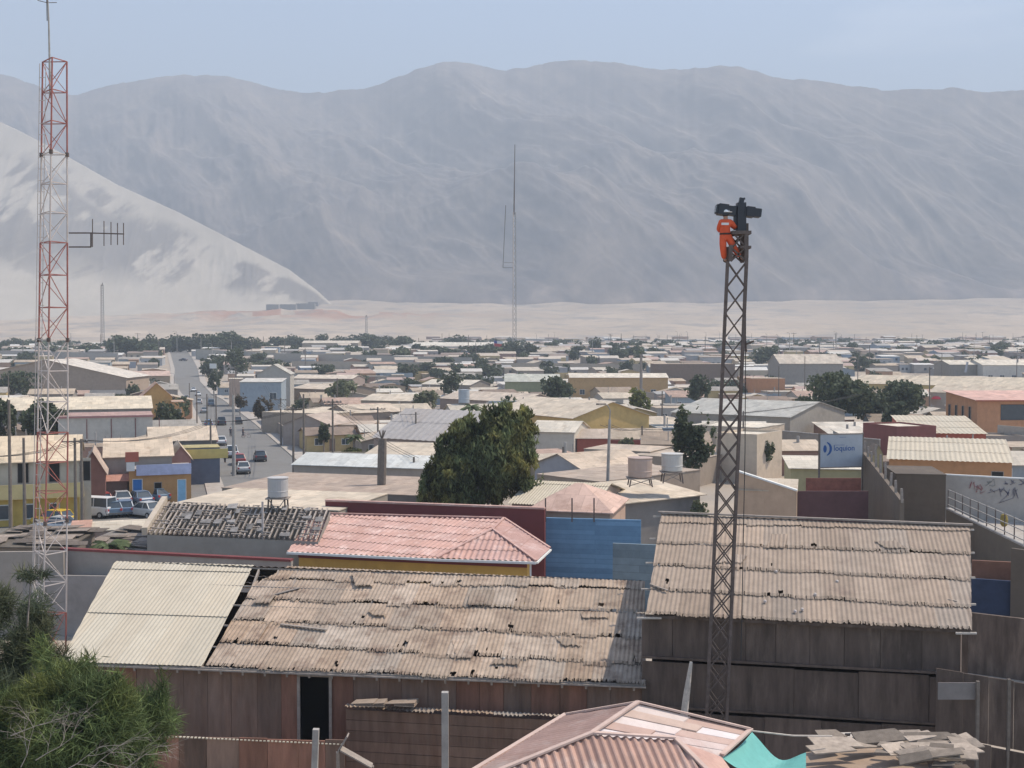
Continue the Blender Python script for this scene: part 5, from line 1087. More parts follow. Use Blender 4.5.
def sign():
    a = PH(820, 468, 5.2); c = PH(862, 467, 5.2); t = PY(820, 434, a.y).z; root = empty('billboard', (a.x, a.y, 0), math.atan2(c.y - a.y, c.x - a.x), 'pale blue billboard with dark blue crescent emblem and lettering on two posts', 'billboard')
    W_ = math.hypot(c.x - a.x, c.y - a.y); H0, H1 = a.z, t; b = MB(); b.box((W_ / 2, 0, (H0 + H1) / 2), (W_, .08, H1 - H0)); pn = b.build('board', mat('sign_blue', (.36, .38, .41), rough=.6, var=.08), root)
    b = MB()
    for (x, z, w_, h_) in ((W_ / 2, H1 - .03, W_ + .1, .1), (W_ / 2, H0 + .03, W_ + .1, .1)): b.box((x, -.01, z), (w_, .14, h_))
    b.build('frame', m_wood, root)
    for x in (-.06, W_ + .06): b = MB(); b.box((x, .05, H1 / 2), (.14, .14, H1 + .1)); b.build('post', m_pole, root)
    ink = mat('sign_ink', (.03, .09, .26), var=.05); em = MB(); cx, cz, r = W_ * .12, H0 + (H1 - H0) * .56, (H1 - H0) * .16
    N_ = 18
    for i in range(N_):
        for (ra, rb, dx) in ((r * 1.3, r * 1.0, .0),):
            a0 = -1.35 + 2.7 * i / N_; a1 = -1.35 + 2.7 * (i + 1) / N_; w0 = math.cos(a0 / 1.35 * 1.3) * .35 + .04; w1 = math.cos(a1 / 1.35 * 1.3) * .35 + .04
            em.face([(cx + ra * math.cos(a0), -.047, cz + ra * math.sin(a0)), (cx + ra * math.cos(a1), -.047, cz + ra * math.sin(a1)), (cx + ra * (1 - w1) * math.cos(a1), -.047, cz + ra * (1 - w1) * math.sin(a1)), (cx + ra * (1 - w0) * math.cos(a0), -.047, cz + ra * (1 - w0) * math.sin(a0))])
    em.face([(cx - r * .1 + r * .5 * math.cos(a) * .7, -.046, cz + r * .7 * math.sin(a)) for a in np.linspace(0, 2 * PI, 14)[:-1]]); em.build('emblem', ink, pn)
    for (txt, x, z, s_, nm) in (('loquion', .31, .50, .15, 'lettering'), ('municipal', .31, .64, .08, 'small_lettering'), ('comuna', .45, .87, .07, 'top_lettering')):
        cu = bpy.data.curves.new(nm, 'FONT'); cu.body = txt if nm == 'lettering' else ''.join('-' for _ in txt); cu.size = s_ * (H1 - H0) * 1.5; cu.offset = .006 if nm == 'lettering' else 0; cu.extrude = .004
        o = bpy.data.objects.new(nm, cu); COL.objects.link(o); bpy.context.view_layer.update(); me = bpy.data.meshes.new_from_object(o.evaluated_get(bpy.context.evaluated_depsgraph_get())); bpy.data.objects.remove(o)
        at_ = me.attributes.new('tint', 'FLOAT_COLOR', 'FACE'); at_.data.foreach_set('color', np.ones(len(me.polygons) * 4, dtype=np.float32)); me.materials.clear(); me.materials.append(ink); o = bpy.data.objects.new(nm, me); COL.objects.link(o); o.parent = pn; o.rotation_euler = (PI / 2, 0, 0); o.location = (W_ * x, -.05, H0 + (H1 - H0) * z)
sign()
# tall grey wall with ragged posts running back, right of the billboard
wallthing('ragged_wall', 'dark concrete wall topped with uneven stakes right of the billboard', (864, 452), (902, 500), (6.4, 5.2), th=.3, col=(.14, .12, .105), w=2)
R = random.Random(8)
sroot = None
for i in range(9):
    f = i / 8; p = PH(864, 452, 6.4).lerp(PH(902, 500, 5.2), f); hgt = R.uniform(.8, 1.9); b = MB(); b.bar((0, 0, -.2), (R.uniform(-.1, .1), 0, hgt), .16); o = b.build('stake', m_wood); o.location = p; tag(o, 'weathered stake sticking up from the ragged concrete wall', 'stake', 'stakes on the ragged wall')
bld('small_hut', 'tiny ochre hut with pointed roof among the wall stakes', 'hut', (874, 454), (883, 454), 5.6, 2.0, 'gable_front', .9, wall=(.33, .28, .17), roof=(.25, .2, .17), over=.05)
bld('brown_wall_building', 'dark brown shaded building between ragged wall and graffiti wall', 'building', (896, 474), (946, 475), 4.6, 7, 'flat', wall=(.10, .08, .066), roof=(.12, .10, .085))
gw = wallthing('graffiti_wall', 'pale wall covered in pink and dark scrawled graffiti', (945, 475), (1060, 481), 4.0, th=.25, col=(.38, .37, .37), w=60, cap=m_frame)
GA, GB = PH(945, 475, 4.0), PH(1060, 481, 4.0)
def graf(name, m, strokes, wd):
    b = MB(); gx = (GB - GA); 
    for st_ in strokes:
        pts = []
        for (x, y) in st_:
            f = (x - 945) / 115; p = GA.lerp(GB, f); s = F / p.y; pts.append(Vector((p.x, p.y - .17, p.z - (y - (475 + 6 * f)) / s)))
        for p, q in zip(pts, pts[1:]): b.bar(p, q, .01, wd) if False else b.bar(p, q, wd, .012)
    b.build(name, m, gw, off=gw.location)
R = random.Random(33)
def scrib(x0, y0, x1, y1, n): return [(R.uniform(x0, x1), R.uniform(y0, y1)) for _ in range(n)]
graf('pink_graffiti', mat('spray_pink', (.45, .14, .15), var=.2), [scrib(966 + 5 * i, 479 + 2 * i, 973 + 5 * i, 489 + 2 * i, 6) for i in range(4)], .10)
graf('blue_graffiti', mat('spray_blue', (.06, .06, .14), var=.2), [scrib(990 + 7 * i, 487, 999 + 7 * i, 499, 6) for i in range(4)] + [scrib(1001 + 9 * i, 479, 1009 + 9 * i, 485, 7) for i in range(3)] + [[(988, 493), (1002, 489), (1010, 493), (1000, 503), (1014, 498), (1018, 489)]], .10)
graf('grey_graffiti', mat('spray_grey', (.16, .17, .16), var=.2), [scrib(986, 479, 996, 487, 9)], .06)
# retaining wall with railing
c0_, c1_, c2_ = PH(948, 509, 3.2), PH(1024, 545, 3.0), PH(1120, 600, 3.0)
rw = wallthing('retaining_wall', 'concrete block wall running forward at the right, topped by a railing', (948, 509), (1035, 551), 3.1, th=.3, col=(.15, .135, .12), w=3, posts=0, cap=m_conc)
ra, rb = PH(948, 509, 3.1), PH(1035, 551, 3.1); rt = empty('railing', ((ra.x + rb.x) / 2, (ra.y + rb.y) / 2, 3.1), 0, 'thin metal railing on top of the concrete retaining wall', 'railing')
b = MB()
for z in (.35, .95, 1.55): b.bar(ra + Vector((0, 0, z)), rb + Vector((0, 0, z)), .06)
b.build('rails', m_conc, rt, off=rt.location)
for i in range(11): p = ra.lerp(rb, i / 10); b = MB(); b.bar(p, p + Vector((0, 0, 1.6)), .06); b.build('post', m_steel, rt, off=rt.location)
p = PH(1004, 521, 3.6); b = MB(); b.lathe([(.12, -.1), (.24, .05), (.27, .4), (.2, .75), (.06, .85)], n=14); o = b.build('litter_bin', mat('bin_yellow', (.26, .19, .05), var=.1)); o.location = p - Vector((0, 0, .3)); tag(o, 'yellow brown litter bin hanging on the railing', 'bin')
b = MB(); b.face([(33.8, 60, .03), (64, 60, .03), (64, 106, .03), (42, 106, .03), (35.5, 88.5, .03)]); tag(b.build('yard', m_pave), kind='structure')
wallthing('orange_blue_wall', 'wall painted orange above and blue below, right of the tall shed', (972, 560), (1012, 562), 3.9, m=mat('faded_orange_board', (.17, .085, .06), var=.2), w=40, base=2.6, posts=0)
wallthing('blue_board_wall', 'dark blue boards under the orange ones beside the tall shed', (970, 578), (1012, 581), 3.0, m=mat('dark_blue_board', (.028, .04, .075), var=.2), w=40)
wallthing('grey_block_wall', 'dark grey block wall closing the yard at the right edge', (1012, 548), (1040, 552), 4.9, col=(.11, .095, .085), w=3)
wallthing('brown_yard_wall', 'dark brown yard wall right of the tall shed', (968, 612), (1045, 621), 3.0, m=m_tarwall, w=2)
# orange low building, red wall house
bld('orange_low_building', 'low orange building with bright corrugated roof behind the graffiti wall', 'building', (889, 459), (1012, 463), 4.2, 11, 'shed_up', 1.5, wall=(.42, .23, .12), roof=PALE, ops=[('door', 5.3, .2, 1.3, 2.3), ('dark', 10, 2.5, 1.2, .8)], rm=m_newroof, real=True, pitch=.5)
bld('red_wall_house', 'cream roofed house with brick red front wall, beside the two storey house', 'house', (908, 433), (986, 434), 4.5, 13, 'shed_up', 1.6, wall=(.36, .10, .07), roof=CREAM, rm=m_newroof, real=True, pitch=.6)
bld('maroon_box_house', 'small maroon box building with pale coping below the big dark trees', 'building', (863, 424), (897, 428), 5.4, 6, 'flat', wall=(.20, .08, .08), roof=PALE, parapet=.2)
def orange_house():
    p = PH(977.5, 399, 7.6); q = PH(1100, 402, 7.6); 
    r = bld('two_storey_house', 'two storey orange house with pink roof, metal chimney and wide window', 'house', (977.5, 400), (1110, 402), 7.6, 12, 'shed_up', 1.0, wall=(.46, .25, .15), roof=(.56, .38, .35), over=.5, fascia=(.36, .12, .07),
            ops=[('window', 3.8, 4.3, 6, 2.6)], side_ops=[('dark', 1.2 + 2.6 * i, 4.0, .8, 2.4, 'L') for i in range(4)], yaw=.03); return r
oh = orange_house(); b = MB(); W0 = oh.location
a = PY(991.5, 397, W0.y + 1.5); c = PY(996, 376, W0.y + 1.5); b.bar(a, c, .55, .5); b.build('chimney', mat('grey_metal', (.35, .36, .4), rough=.5, var=.1), oh, off=None); oh.children[-1].matrix_parent_inverse = oh.matrix_basis.inverted() if False else Matrix.Identity(4)
ch = oh.children[-1]; Mi = Matrix.Translation(oh.location) @ Matrix.Rotation(oh.rotation_euler.z, 4, 'Z'); ch.data.transform(Mi.inverted())
wallthing('grey_block_wall', 'pale grey block wall in front of the two storey orange house', (998, 425), (1060, 430), 4.0, col=(.36, .35, .34), w=60)
b = MB(); p = PH(937, 399, 3.5); b.lathe([(1.3, 0), (1.25, .25), (.9, .6), (.4, .8), (.05, .85)], n=18); root = empty('parasol', p, 0, 'bright pinkish red parasol below the long school roof', 'parasol'); b.build('canopy', mat('parasol_red', (.65, .08, .10), rough=.7, var=.05), root); b = MB(); b.bar((0, 0, -3.4), (0, 0, .6), .07); b.build('pole', m_conc, root)
# billboard-side older walls, terraces
wallthing('rubble_wall', 'long weathered grey wall below the dark trees, right of the lattice tower', (768, 430), (880, 440), 4.2, col=(.27, .25, .235), w=4, cap=m_conc)
wallthing('pale_yard_wall', 'pale grey yard wall left of the big dark trees', (762, 415), (826, 419), 3.6, col=(.36, .34, .32), w=4)
bld('white_block_house', 'small whitish block house with bright roof edge right of the tower', 'house', (716, 435), (757, 437), 5.5, 8, 'flat', wall=(.50, .44, .38), roof=PALE, parapet=.3)
bld('white_roof_shed', 'wide low shed with pale grey sloping roof crossing behind the tower', 'shed', (672, 412), (790, 417), 5.0, 22, 'gable_side', 2.0, wall=(.28, .27, .26), roof=(.40, .41, .41))
bld('cream_block', 'long cream wall block behind the lattice tower', 'building', (690, 425), (758, 428), 4.8, 10, 'flat', wall=(.48, .42, .36), roof=PALE)
# long school roof
bld('school_building', 'very long cream roofed school, upper block right of the big trees', 'school', (848, 383), (1060, 388), 5.2, 20, 'gable_side', 2.4, wall=(.45, .35, .16), roof=(.50, .45, .38), ops=[('window', 6 + 5 * i, 2, 3, 1.4) for i in range(4)])
bld('school_building', 'long cream roofed school block, lower and nearer than the upper one', 'school', (930, 392), (1060, 395), 5.2, 14, 'gable_side', 1.8, wall=(.38, .35, .32), roof=(.47, .42, .36), ops=[('window', 5.2, 1.4, 1.6, 2.2), ('window', 9, 1.4, 1.6, 2.2)])
bld('white_wall_house', 'white walled house with pale roof and three windows at the right edge', 'house', (983, 364), (1040, 366), 6, 18, 'gable_side', 2, wall=(.5, .5, .5), roof=PALE, Y=420, ops=[('window', 2 + 4.5 * i, 2, 1.8, 2.4) for i in range(3)])
bld('grey_hall', 'grey walled hall with long pale roof left of the white walled house', 'hall', (950, 364), (982, 365), 5, 16, 'gable_side', 1.6, wall=(.25, .24, .23), roof=PALE, Y=425)
bld('grey_hall', 'broad grey house with light gable roof above the big dark trees', 'house', (780, 363), (843, 364), 7, 18, 'gable_side', 3.2, wall=(.28, .27, .27), roof=(.46, .42, .38), Y=385)
bld('orange_wall_house', 'orange walled low house just right of the lattice tower', 'house', (752, 378), (785, 379), 6, 10, 'flat', wall=(.42, .22, .13), roof=TAN, Y=330)
# yellow warehouse etc
bld('yellow_warehouse', 'yellow gable warehouse with cream roof right of the pepper tree', 'warehouse', (573, 418), (649, 415), 5.2, 24, 'gable_front', 2.3, wall=(.50, .37, .17), roof=CREAM, over=.3)
bld('cream_roof_house', 'low house with bright cream roof and white end wall beside the pepper tree', 'house', (530, 431), (574, 432), 4.5, 9, 'gable_side', 1.2, wall=(.5, .48, .45), roof=PALE, parapet=0)
bld('tan_roof_shed', 'tan roofed long shed with red and blue base below the yellow warehouse', 'shed', (577, 438), (610, 438), 3.6, 7, 'gable_side', 1, wall=(.3, .1, .08), roof=(.42, .36, .32))
wallthing('blue_red_wall', 'long street wall painted bright blue, left of the round topped tree', (640, 438), (680, 438), 2.8, m=mat('sky_blue_paint', (.07, .22, .45), var=.1), w=60)
wallthing('red_blue_wall', 'long street wall painted red over blue below the yellow warehouse', (577, 440), (641, 440), 2.6, m=mat('brick_red_paint', (.28, .09, .07), var=.12), w=60)
bld('low_roof_house', 'low house with wide tan roof left of the leafless olive tree', 'house', (535, 463), (584, 470), 3.9, 9, 'gable_front', 1.3, wall=(.30, .32, .38), roof=(.47, .40, .34))
bld('low_roof_house', 'low cream roof house behind the round green bush', 'house', (584, 449), (650, 452), 3.4, 8, 'flat', wall=(.3, .27, .25), roof=(.45, .39, .34))
bld('low_roof_house', 'bare cream flat roof between the bush and the street tree', 'house', (632, 455), (700, 459), 3.2, 9, 'flat', wall=(.3, .26, .23), roof=(.46, .40, .35))
bld('yellow_terrace', 'long ochre terrace house with pale roofs, above the yellow warehouse', 'house', (570, 377), (668, 378), 5.4, 12, 'gable_side', 1.2, wall=(.45, .31, .17), roof=PALE, Y=340, ops=[('window', 3 + 5.5 * i, 1.6, 1.6, 1.6) for i in range(5)])
bld('brown_block', 'dark brown block building behind the ochre terrace', 'building', (655, 363), (735, 365), 7, 14, 'flat', wall=(.19, .15, .13), roof=TAN, Y=420)
bld('grey_roof_house', 'pale grey roofed house left of the feathery trees, mid town', 'house', (505, 381), (560, 382), 5, 16, 'gable_side', 2, wall=(.25, .27, .18), roof=(.42, .44, .42), Y=320)
# centre left: corrugated grey roof etc
bld('grey_corrugated_house', 'house with big sloping grey corrugated roof left of the pepper tree', 'house', (374, 437), (462, 442), 4.4, 14, 'gable_side', 3.4, wall=(.30, .25, .24), roof=(.38, .345, .325), real=True, rm=mat('grey_wave', (.36, .33, .31), var=.12), pitch=1.0)
bld('low_cream_shed', 'low cream roofed shed in front of the grey corrugated roof', 'shed', (366, 454), (440, 456), 3.4, 6, 'shed_up', .9, wall=(.3, .28, .27), roof=CREAM)
bld('blue_grey_shed', 'long shed with bluish white roof beside the street corner', 'shed', (294, 464), (424, 468), 3.9, 7, 'gable_side', .9, wall=(.33, .30, .285), roof=(.50, .53, .55))
p = PH(381, 483, 4.2); b = MB(); b.tube([(0, 0, -4.2), (0.02, 0, -1), (.1, 0, 2), (.15, 0, 3.9)], [.42, .38, .4, .36], 10); 
for i in range(5): b.bar((.1, 0, 3.8), (.1 + .3 * math.cos(i * 1.3), .3 * math.sin(i * 1.3), 4.6), .1)
o = b.build('palm_stump', m_pole); o.location = p; tag(o, 'thick dead palm stump standing between the utility poles', 'stump')
bld('grey_gable_house', 'tall plain grey gable house right of the street', 'house', (257, 374), (290, 375), 7, 14, 'gable_front', 2.6, wall=(.36, .36, .36), roof=(.42, .42, .41), Y=300, yaw=0.12)
bld('blue_house', 'light blue house with one dark window right of the street', 'house', (240, 382), (281, 380), 6, 12, 'shed_up', .6, wall=(.26, .32, .40), roof=(.5, .5, .5), Y=275, ops=[('window', 7.2, 3, 1.8, 1.8)], yaw=0.1)
bld('salmon_house', 'small salmon house beside the blue house', 'house', (229, 379), (243, 379), 5, 9, 'flat', wall=(.42, .33, .29), roof=PALE, Y=300, yaw=0.25)
for i, (x0, y0, x1, y1, h, D, k, r, c, rc_, lb) in enumerate((
    (262, 412, 330, 414, 4, 20, 'flat', .5, (.35, .3, .26), (.55, .49, .42), 'wide flat cream roof covered in small vents right of the street'),
    (283, 424, 330, 425, 3.6, 9, 'gable_front', 1.6, (.33, .29, .28), (.42, .36, .33), 'low gable house behind the roadside wires, grey front'),
    (330, 425, 372, 425, 3.4, 10, 'flat', .4, (.38, .30, .23), (.45, .38, .33), 'tan walled flat house left of the grey corrugated roof'),
    (350, 413, 402, 411, 3.8, 10, 'gable_side', 1.3, (.3, .25, .22), (.50, .44, .38), 'cream gable roof with dark end between trees and poles'),
    (361, 400, 412, 401, 4.2, 12, 'gable_side', 1.2, (.28, .26, .24), (.53, .48, .42), 'cream roofed house in front of the olive bush'),
    (292, 388, 344, 390, 4.2, 12, 'gable_side', 1.2, (.22, .19, .17), (.54, .48, .42), 'cream roof right of the grey gable house'),
    (292, 378, 352, 379, 4.4, 12, 'gable_side', 1.2, (.3, .26, .24), (.55, .5, .45), 'long pale roof one row behind the cream roof by the gable house'),
    (422, 384, 470, 385, 4.4, 12, 'gable_side', 1.4, (.25, .23, .22), (.56, .53, .48), 'pale roofed house left of the tall grey tank'),
    (440, 398, 520, 402, 4.2, 12, 'gable_side', 1.6, (.3, .26, .24), (.50, .44, .39), 'cream roof hidden partly by the top of the pepper tree'))):
    bld('small_house', lb, 'house', (x0, y0), (x1, y1), h, D, k, r, wall=c, roof=rc_)
wallthing('street_wall', 'brown street wall along the right pavement', (262, 411), (292, 432), 2.2, col=(.28, .25, .23), w=4)
wallthing('green_yard_wall', 'pale yard wall around the green patch beside the corner poles', (330, 452), (366, 452), 1.9, col=(.38, .35, .3), w=30)

# =================================================================== LEFT SIDE
bld('big_warehouse', 'very wide brown gable warehouse with white lower band, far left', 'warehouse', (-36, 378), (126, 375), 7.2, 30, 'gable_front', 5.4, wall=(.32, .265, .23), roof=(.52, .50, .48), over=.5, yaw=0.1)
bw = bpy.data.objects['big_warehouse']; b = MB(); b.box((26, -.1, 2.2), (53, .1, 2.6)); b.build('white_band', wmat((.5, .48, .47)), bw); b = MB(); b.box((26, -.14, .3), (53, .1, 1.4)); b.build('red_base', wmat((.32, .13, .11)), bw)
bld('tan_building', 'tan building with pinkish roof right of the wide warehouse', 'building', (127, 376), (170, 376), 6, 16, 'gable_side', 1.6, wall=(.36, .29, .22), roof=(.46, .36, .33), Y=400, ops=[('dark', 3, 2, 1.5, 2), ('dark', 8, 2, 1.5, 2)], yaw=0.34)
bld('yellow_gable_house', 'steep gabled yellow orange house by the street, left side', 'house', (141, 397), (172, 400), 6.4, 12, 'gable_front', 2.7, wall=(.48, .30, .13), roof=(.42, .28, .22), ops=[('window', 3.4, 2.6, 1.3, 1.8)], yaw=0.34)
bld('yellow_annex', 'flat orange annex joined to the steep gabled house', 'house', (172, 402), (184, 404), 5.6, 8, 'flat', wall=(.46, .26, .13), roof=(.45, .33, .27), ops=[('window', .7, 3, 1.0, 1.2)], yaw=0.34)
bld('long_cream_building', 'long cream roofed building behind the white panelled warehouse', 'building', (-20, 411), (151, 411), 6.0, 22, 'gable_side', 1.6, wall=(.24, .235, .24), roof=(.56, .51, .43), yaw=0.34)
bld('white_warehouse', 'white panelled warehouse with pink roof edge, left of the street', 'warehouse', (58, 417), (152, 413), 6.2, 10, 'flat', wall=(.46, .46, .45), roof=(.38, .27, .26), fascia=(.36, .18, .17), parapet=.0, yaw=0.34)
wwh = bpy.data.objects['white_warehouse']; b = MB(); 
for i in range(1, 5): b.box((i * 3.3 + .5, -.03, 2.8), (.12, .08, 6.0))
b.build('panel_joints', mat('rust_joint', (.2, .1, .09), var=.2), wwh)
bld('sloping_roof_shed', 'dark shed with cream roof sloping down to the street', 'shed', (150, 441), (216, 443), 4.6, 9, 'gable_side', 1.4, wall=(.17, .165, .17), roof=(.53, .46, .39), yaw=0.34)
bld('yellow_fascia_shop', 'street corner shop with broad yellow fascia and dark blue front', 'shop', (160, 449), (219, 449), 4.6, 4, 'flat', wall=(.10, .13, .19), roof=(.4, .36, .2), Y=127, fascia=None, yaw=0.34)
ys = bpy.data.objects['yellow_fascia_shop']; b = MB(); Wy = 59 / (F / 127) * 1.12; b.box((Wy / 2, -.08, 3.6), (Wy, .12, 1.1)); b.build('fascia', mat('fascia_yellow', (.46, .38, .14), var=.1), ys)
bld('pink_gable_building', 'grey walled building with cream roof and pinkish end, left of the shop', 'building', (105, 457), (171, 458), 4.6, 11, 'gable_side', 1.5, wall=(.24, .235, .24), roof=(.54, .46, .38), yaw=0.34)
bld('pink_end_block', 'faded pink gable end facing the side street', 'building', (171, 458), (190, 455), 4.2, 8, 'gable_front', 1.3, wall=(.38, .22, .21), roof=(.5, .42, .35), Y=121, yaw=0.34)
bld('banner_shop', 'row of shops, blue door and orange wall under a long pale banner', 'shop', (129, 470), (190, 467), 4.4, 5, 'flat', wall=(.42, .25, .12), roof=(.38, .36, .35), ops=[('shutter', .3, 0, 1.0, 2.6, 'F', (.05, .17, .42)), ('dark', 2.4, 0, .8, 2.2), ('shutter', 4.7, 0, .9, 2.4, 'F', (.25, .45, .6))], Y=112, yaw=0.34)
bs = bpy.data.objects['banner_shop']; b = MB(); b.box((3.4, -.25, 3.5), (5.4, .06, 1.1)); b.build('banner', mat('banner_cloth', (.40, .42, .56), var=.2, scale=1.0), bs); b = MB(); b.box((.3, -.3, 4.9), (1.3, .1, 1.0)); b.build('red_signboard', mat('sign_red', (.40, .13, .09), var=.1), bs); b = MB(); b.box((.15, -.3, 3.9), (.8, .1, .9)); b.build('white_signboard', m_frame, bs)
bld('red_roof_hut', 'small hut with salmon red roof left of the banner shops', 'hut', (100, 481), (126, 483), 3.5, 3.0, 'shed_up', .8, Y=113, wall=(.25, .19, .17), roof=(.48, .27, .23), yaw=0.34)
bld('dark_gable_house', 'dark triangular gable behind the twin transformer poles', 'house', (80, 472), (104, 473), 4.6, 8, 'gable_front', 2.0, wall=(.22, .12, .11), roof=(.42, .34, .3), Y=108, yaw=0.34)
bld('balcony_building', 'long two storey yellow building with cream roof, pale upper windows', 'building', (-40, 462), (74, 459), 6.4, 10, 'gable_side', 1.8, wall=(.42, .40, .36), roof=(.56, .48, .38), over=.5, ops=[('dark', 2.0 + i * 2.6, 3.8, 1.0, 1.9) for i in range(4)], Y=97, yaw=0.34)
bb = bpy.data.objects['balcony_building']; b = MB(); b.box((5, -.9, 3.2), (10.4, .1, 1.2)); b.box((5, -.5, 2.55), (10.4, .9, .12)); b.build('balcony', wmat((.52, .44, .24)), bb)
b = MB(); b.box((5, -.2, 1.1), (10.3, .2, 2.7)); b.build('yellow_ground_floor', wmat((.50, .38, .12)), bb)
for i in range(6): o = MB(); o.box((.4 + i * 1.9, -.95, 1.2), (.18, .18, 2.6)); o.build('pillar', wmat((.42, .33, .16)), bb)
for i in range(4): f_ = MB(); f_.box((1.4 + i * 2.1, -.33, 1.3), (.9, .05, 1.4)); f_.build('window', m_frame, bb); f_ = MB(); f_.box((1.4 + i * 2.1, -.37, 1.3), (.75, .03, 1.2)); f_.build('pane', m_glass, bb.children[-1])
bld('flat_white_roof', 'low building with pale flat roof in front of the parked cars', 'building', (86, 532), (148, 537), 3.2, 4.5, 'flat', wall=(.36, .3, .27), roof=(.52, .48, .42), yaw=0.34)
bld('pink_flat_roof', 'small pinkish flat roof beside the pale flat roof', 'building', (70, 531), (88, 533), 3.4, 4.5, 'flat', wall=(.36, .24, .2), roof=(.45, .28, .23), yaw=0.34)
bld('dark_scrap_roof', 'dark scrappy low roof at the left edge below the yellow building', 'shed', (-20, 546), (66, 547), 3.8, 4, 'shed_up', .4, wall=(.2, .18, .17), roof=(.13, .115, .10))
palm('dark green palm fronds between the scrappy roofs, left', 109, 566, 531, 56, Y=69, seed=5)
palm('small palm above the big pepper tree crown', 471, 420, 399, 30, Y=180, seed=8)
palm('bushy palm in a yard beside the corner poles', 354, 462, 430, 26, seed=9)
palm('lone thick trunked palm in the far middle of the town', 641, 374, 349, 10, Y=330, seed=10, thick=.45)

for (nm, n_) in (('dark_scrap_roof', 34), ('low_building', 22)):
    rt_ = bpy.data.objects[nm]; bb_ = [c for c in rt_.children if c.name.startswith('roof')][0].data; xs_ = [v.co.x for v in bb_.vertices]; ys_ = [v.co.y for v in bb_.vertices]; zt_ = max(v.co.z for v in bb_.vertices); zl_ = min(v.co.z for v in bb_.vertices)
    for k in range(n_):
        x_, y_ = random.Random(k * 7).uniform(min(xs_), max(xs_) - 1), random.Random(k * 11 + 1).uniform(min(ys_), max(ys_) - .8); Rk = random.Random(k); zz_ = zl_ + (zt_ - zl_) * (y_ - min(ys_)) / (max(ys_) - min(ys_)) + .12 + Rk.uniform(0, .12); b = MB(); u1 = Vector((Rk.uniform(.8, 2.4), Rk.uniform(-.3, .3), Rk.uniform(-.03, .1))); u2 = Vector((Rk.uniform(-.2, .2), Rk.uniform(.3, 1.1), Rk.uniform(0, .15))); p = Vector((x_, y_, zz_)); kk = Rk.uniform(.35, 1.1)
        b.slab([p, p + u1, p + u1 + u2, p + u2], .03, (kk, kk * .95, kk * .9)); b.build('scrap_sheet', m_wood, rt_)
# =================================================================== VEGETATION
def pepper():
    base = PY(478, 560, 84); base.z = 0; s = F / 84; root = empty('pepper_tree', base, 0, 'large drooping pepper tree in the centre, the biggest tree in view', 'tree')
    Zp = lambda y: CAMZ + (HOR - y) / s; Xp = lambda x: (x - 512) / s - base.x
    LB = [(506, 432, 27, 24, 0), (480, 442, 25, 24, .6), (455, 462, 22, 24, .2), (500, 458, 32, 32, -.8), (524, 446, 14, 30, -.2), (468, 480, 36, 26, -.6), (436, 486, 18, 20, 0), (505, 480, 30, 24, -.3), (494, 414, 16, 11, .3), (517, 418, 14, 13, 0), (462, 497, 42, 16, 0), (427, 498, 12, 12, 0), (521, 480, 12, 16, -.5), (532, 462, 7, 18, 0), (468, 430, 12, 10, 0), (447, 444, 10, 10, 0), (534, 435, 6, 12, 0), (539, 478, 5, 12, 0), (434, 468, 9, 8, 0), (505, 408, 12, 6, 0), (482, 420, 18, 10, 0), (466, 432, 18, 14, 0), (450, 448, 16, 16, 0), (522, 414, 12, 8, 0), (436, 470, 14, 14, 0)]
    lobes = [(Xp(x), dy, Zp(y), w_ / s, w_ / s * .9, h_ / s) for (x, y, w_, h_, dy) in LB]
    leaves('crown', leaf_pepper, root, lobes, 60000, .14, 3, stretch=1.8, droop=.55, tv=.65, shell=.7, warm=.8, gap=.42, gs=1.35, thin=.5)
    st = MB(); R = random.Random(3); q = []
    trunk(root, 9, .4, lobes[5:8]); return root
pepper()
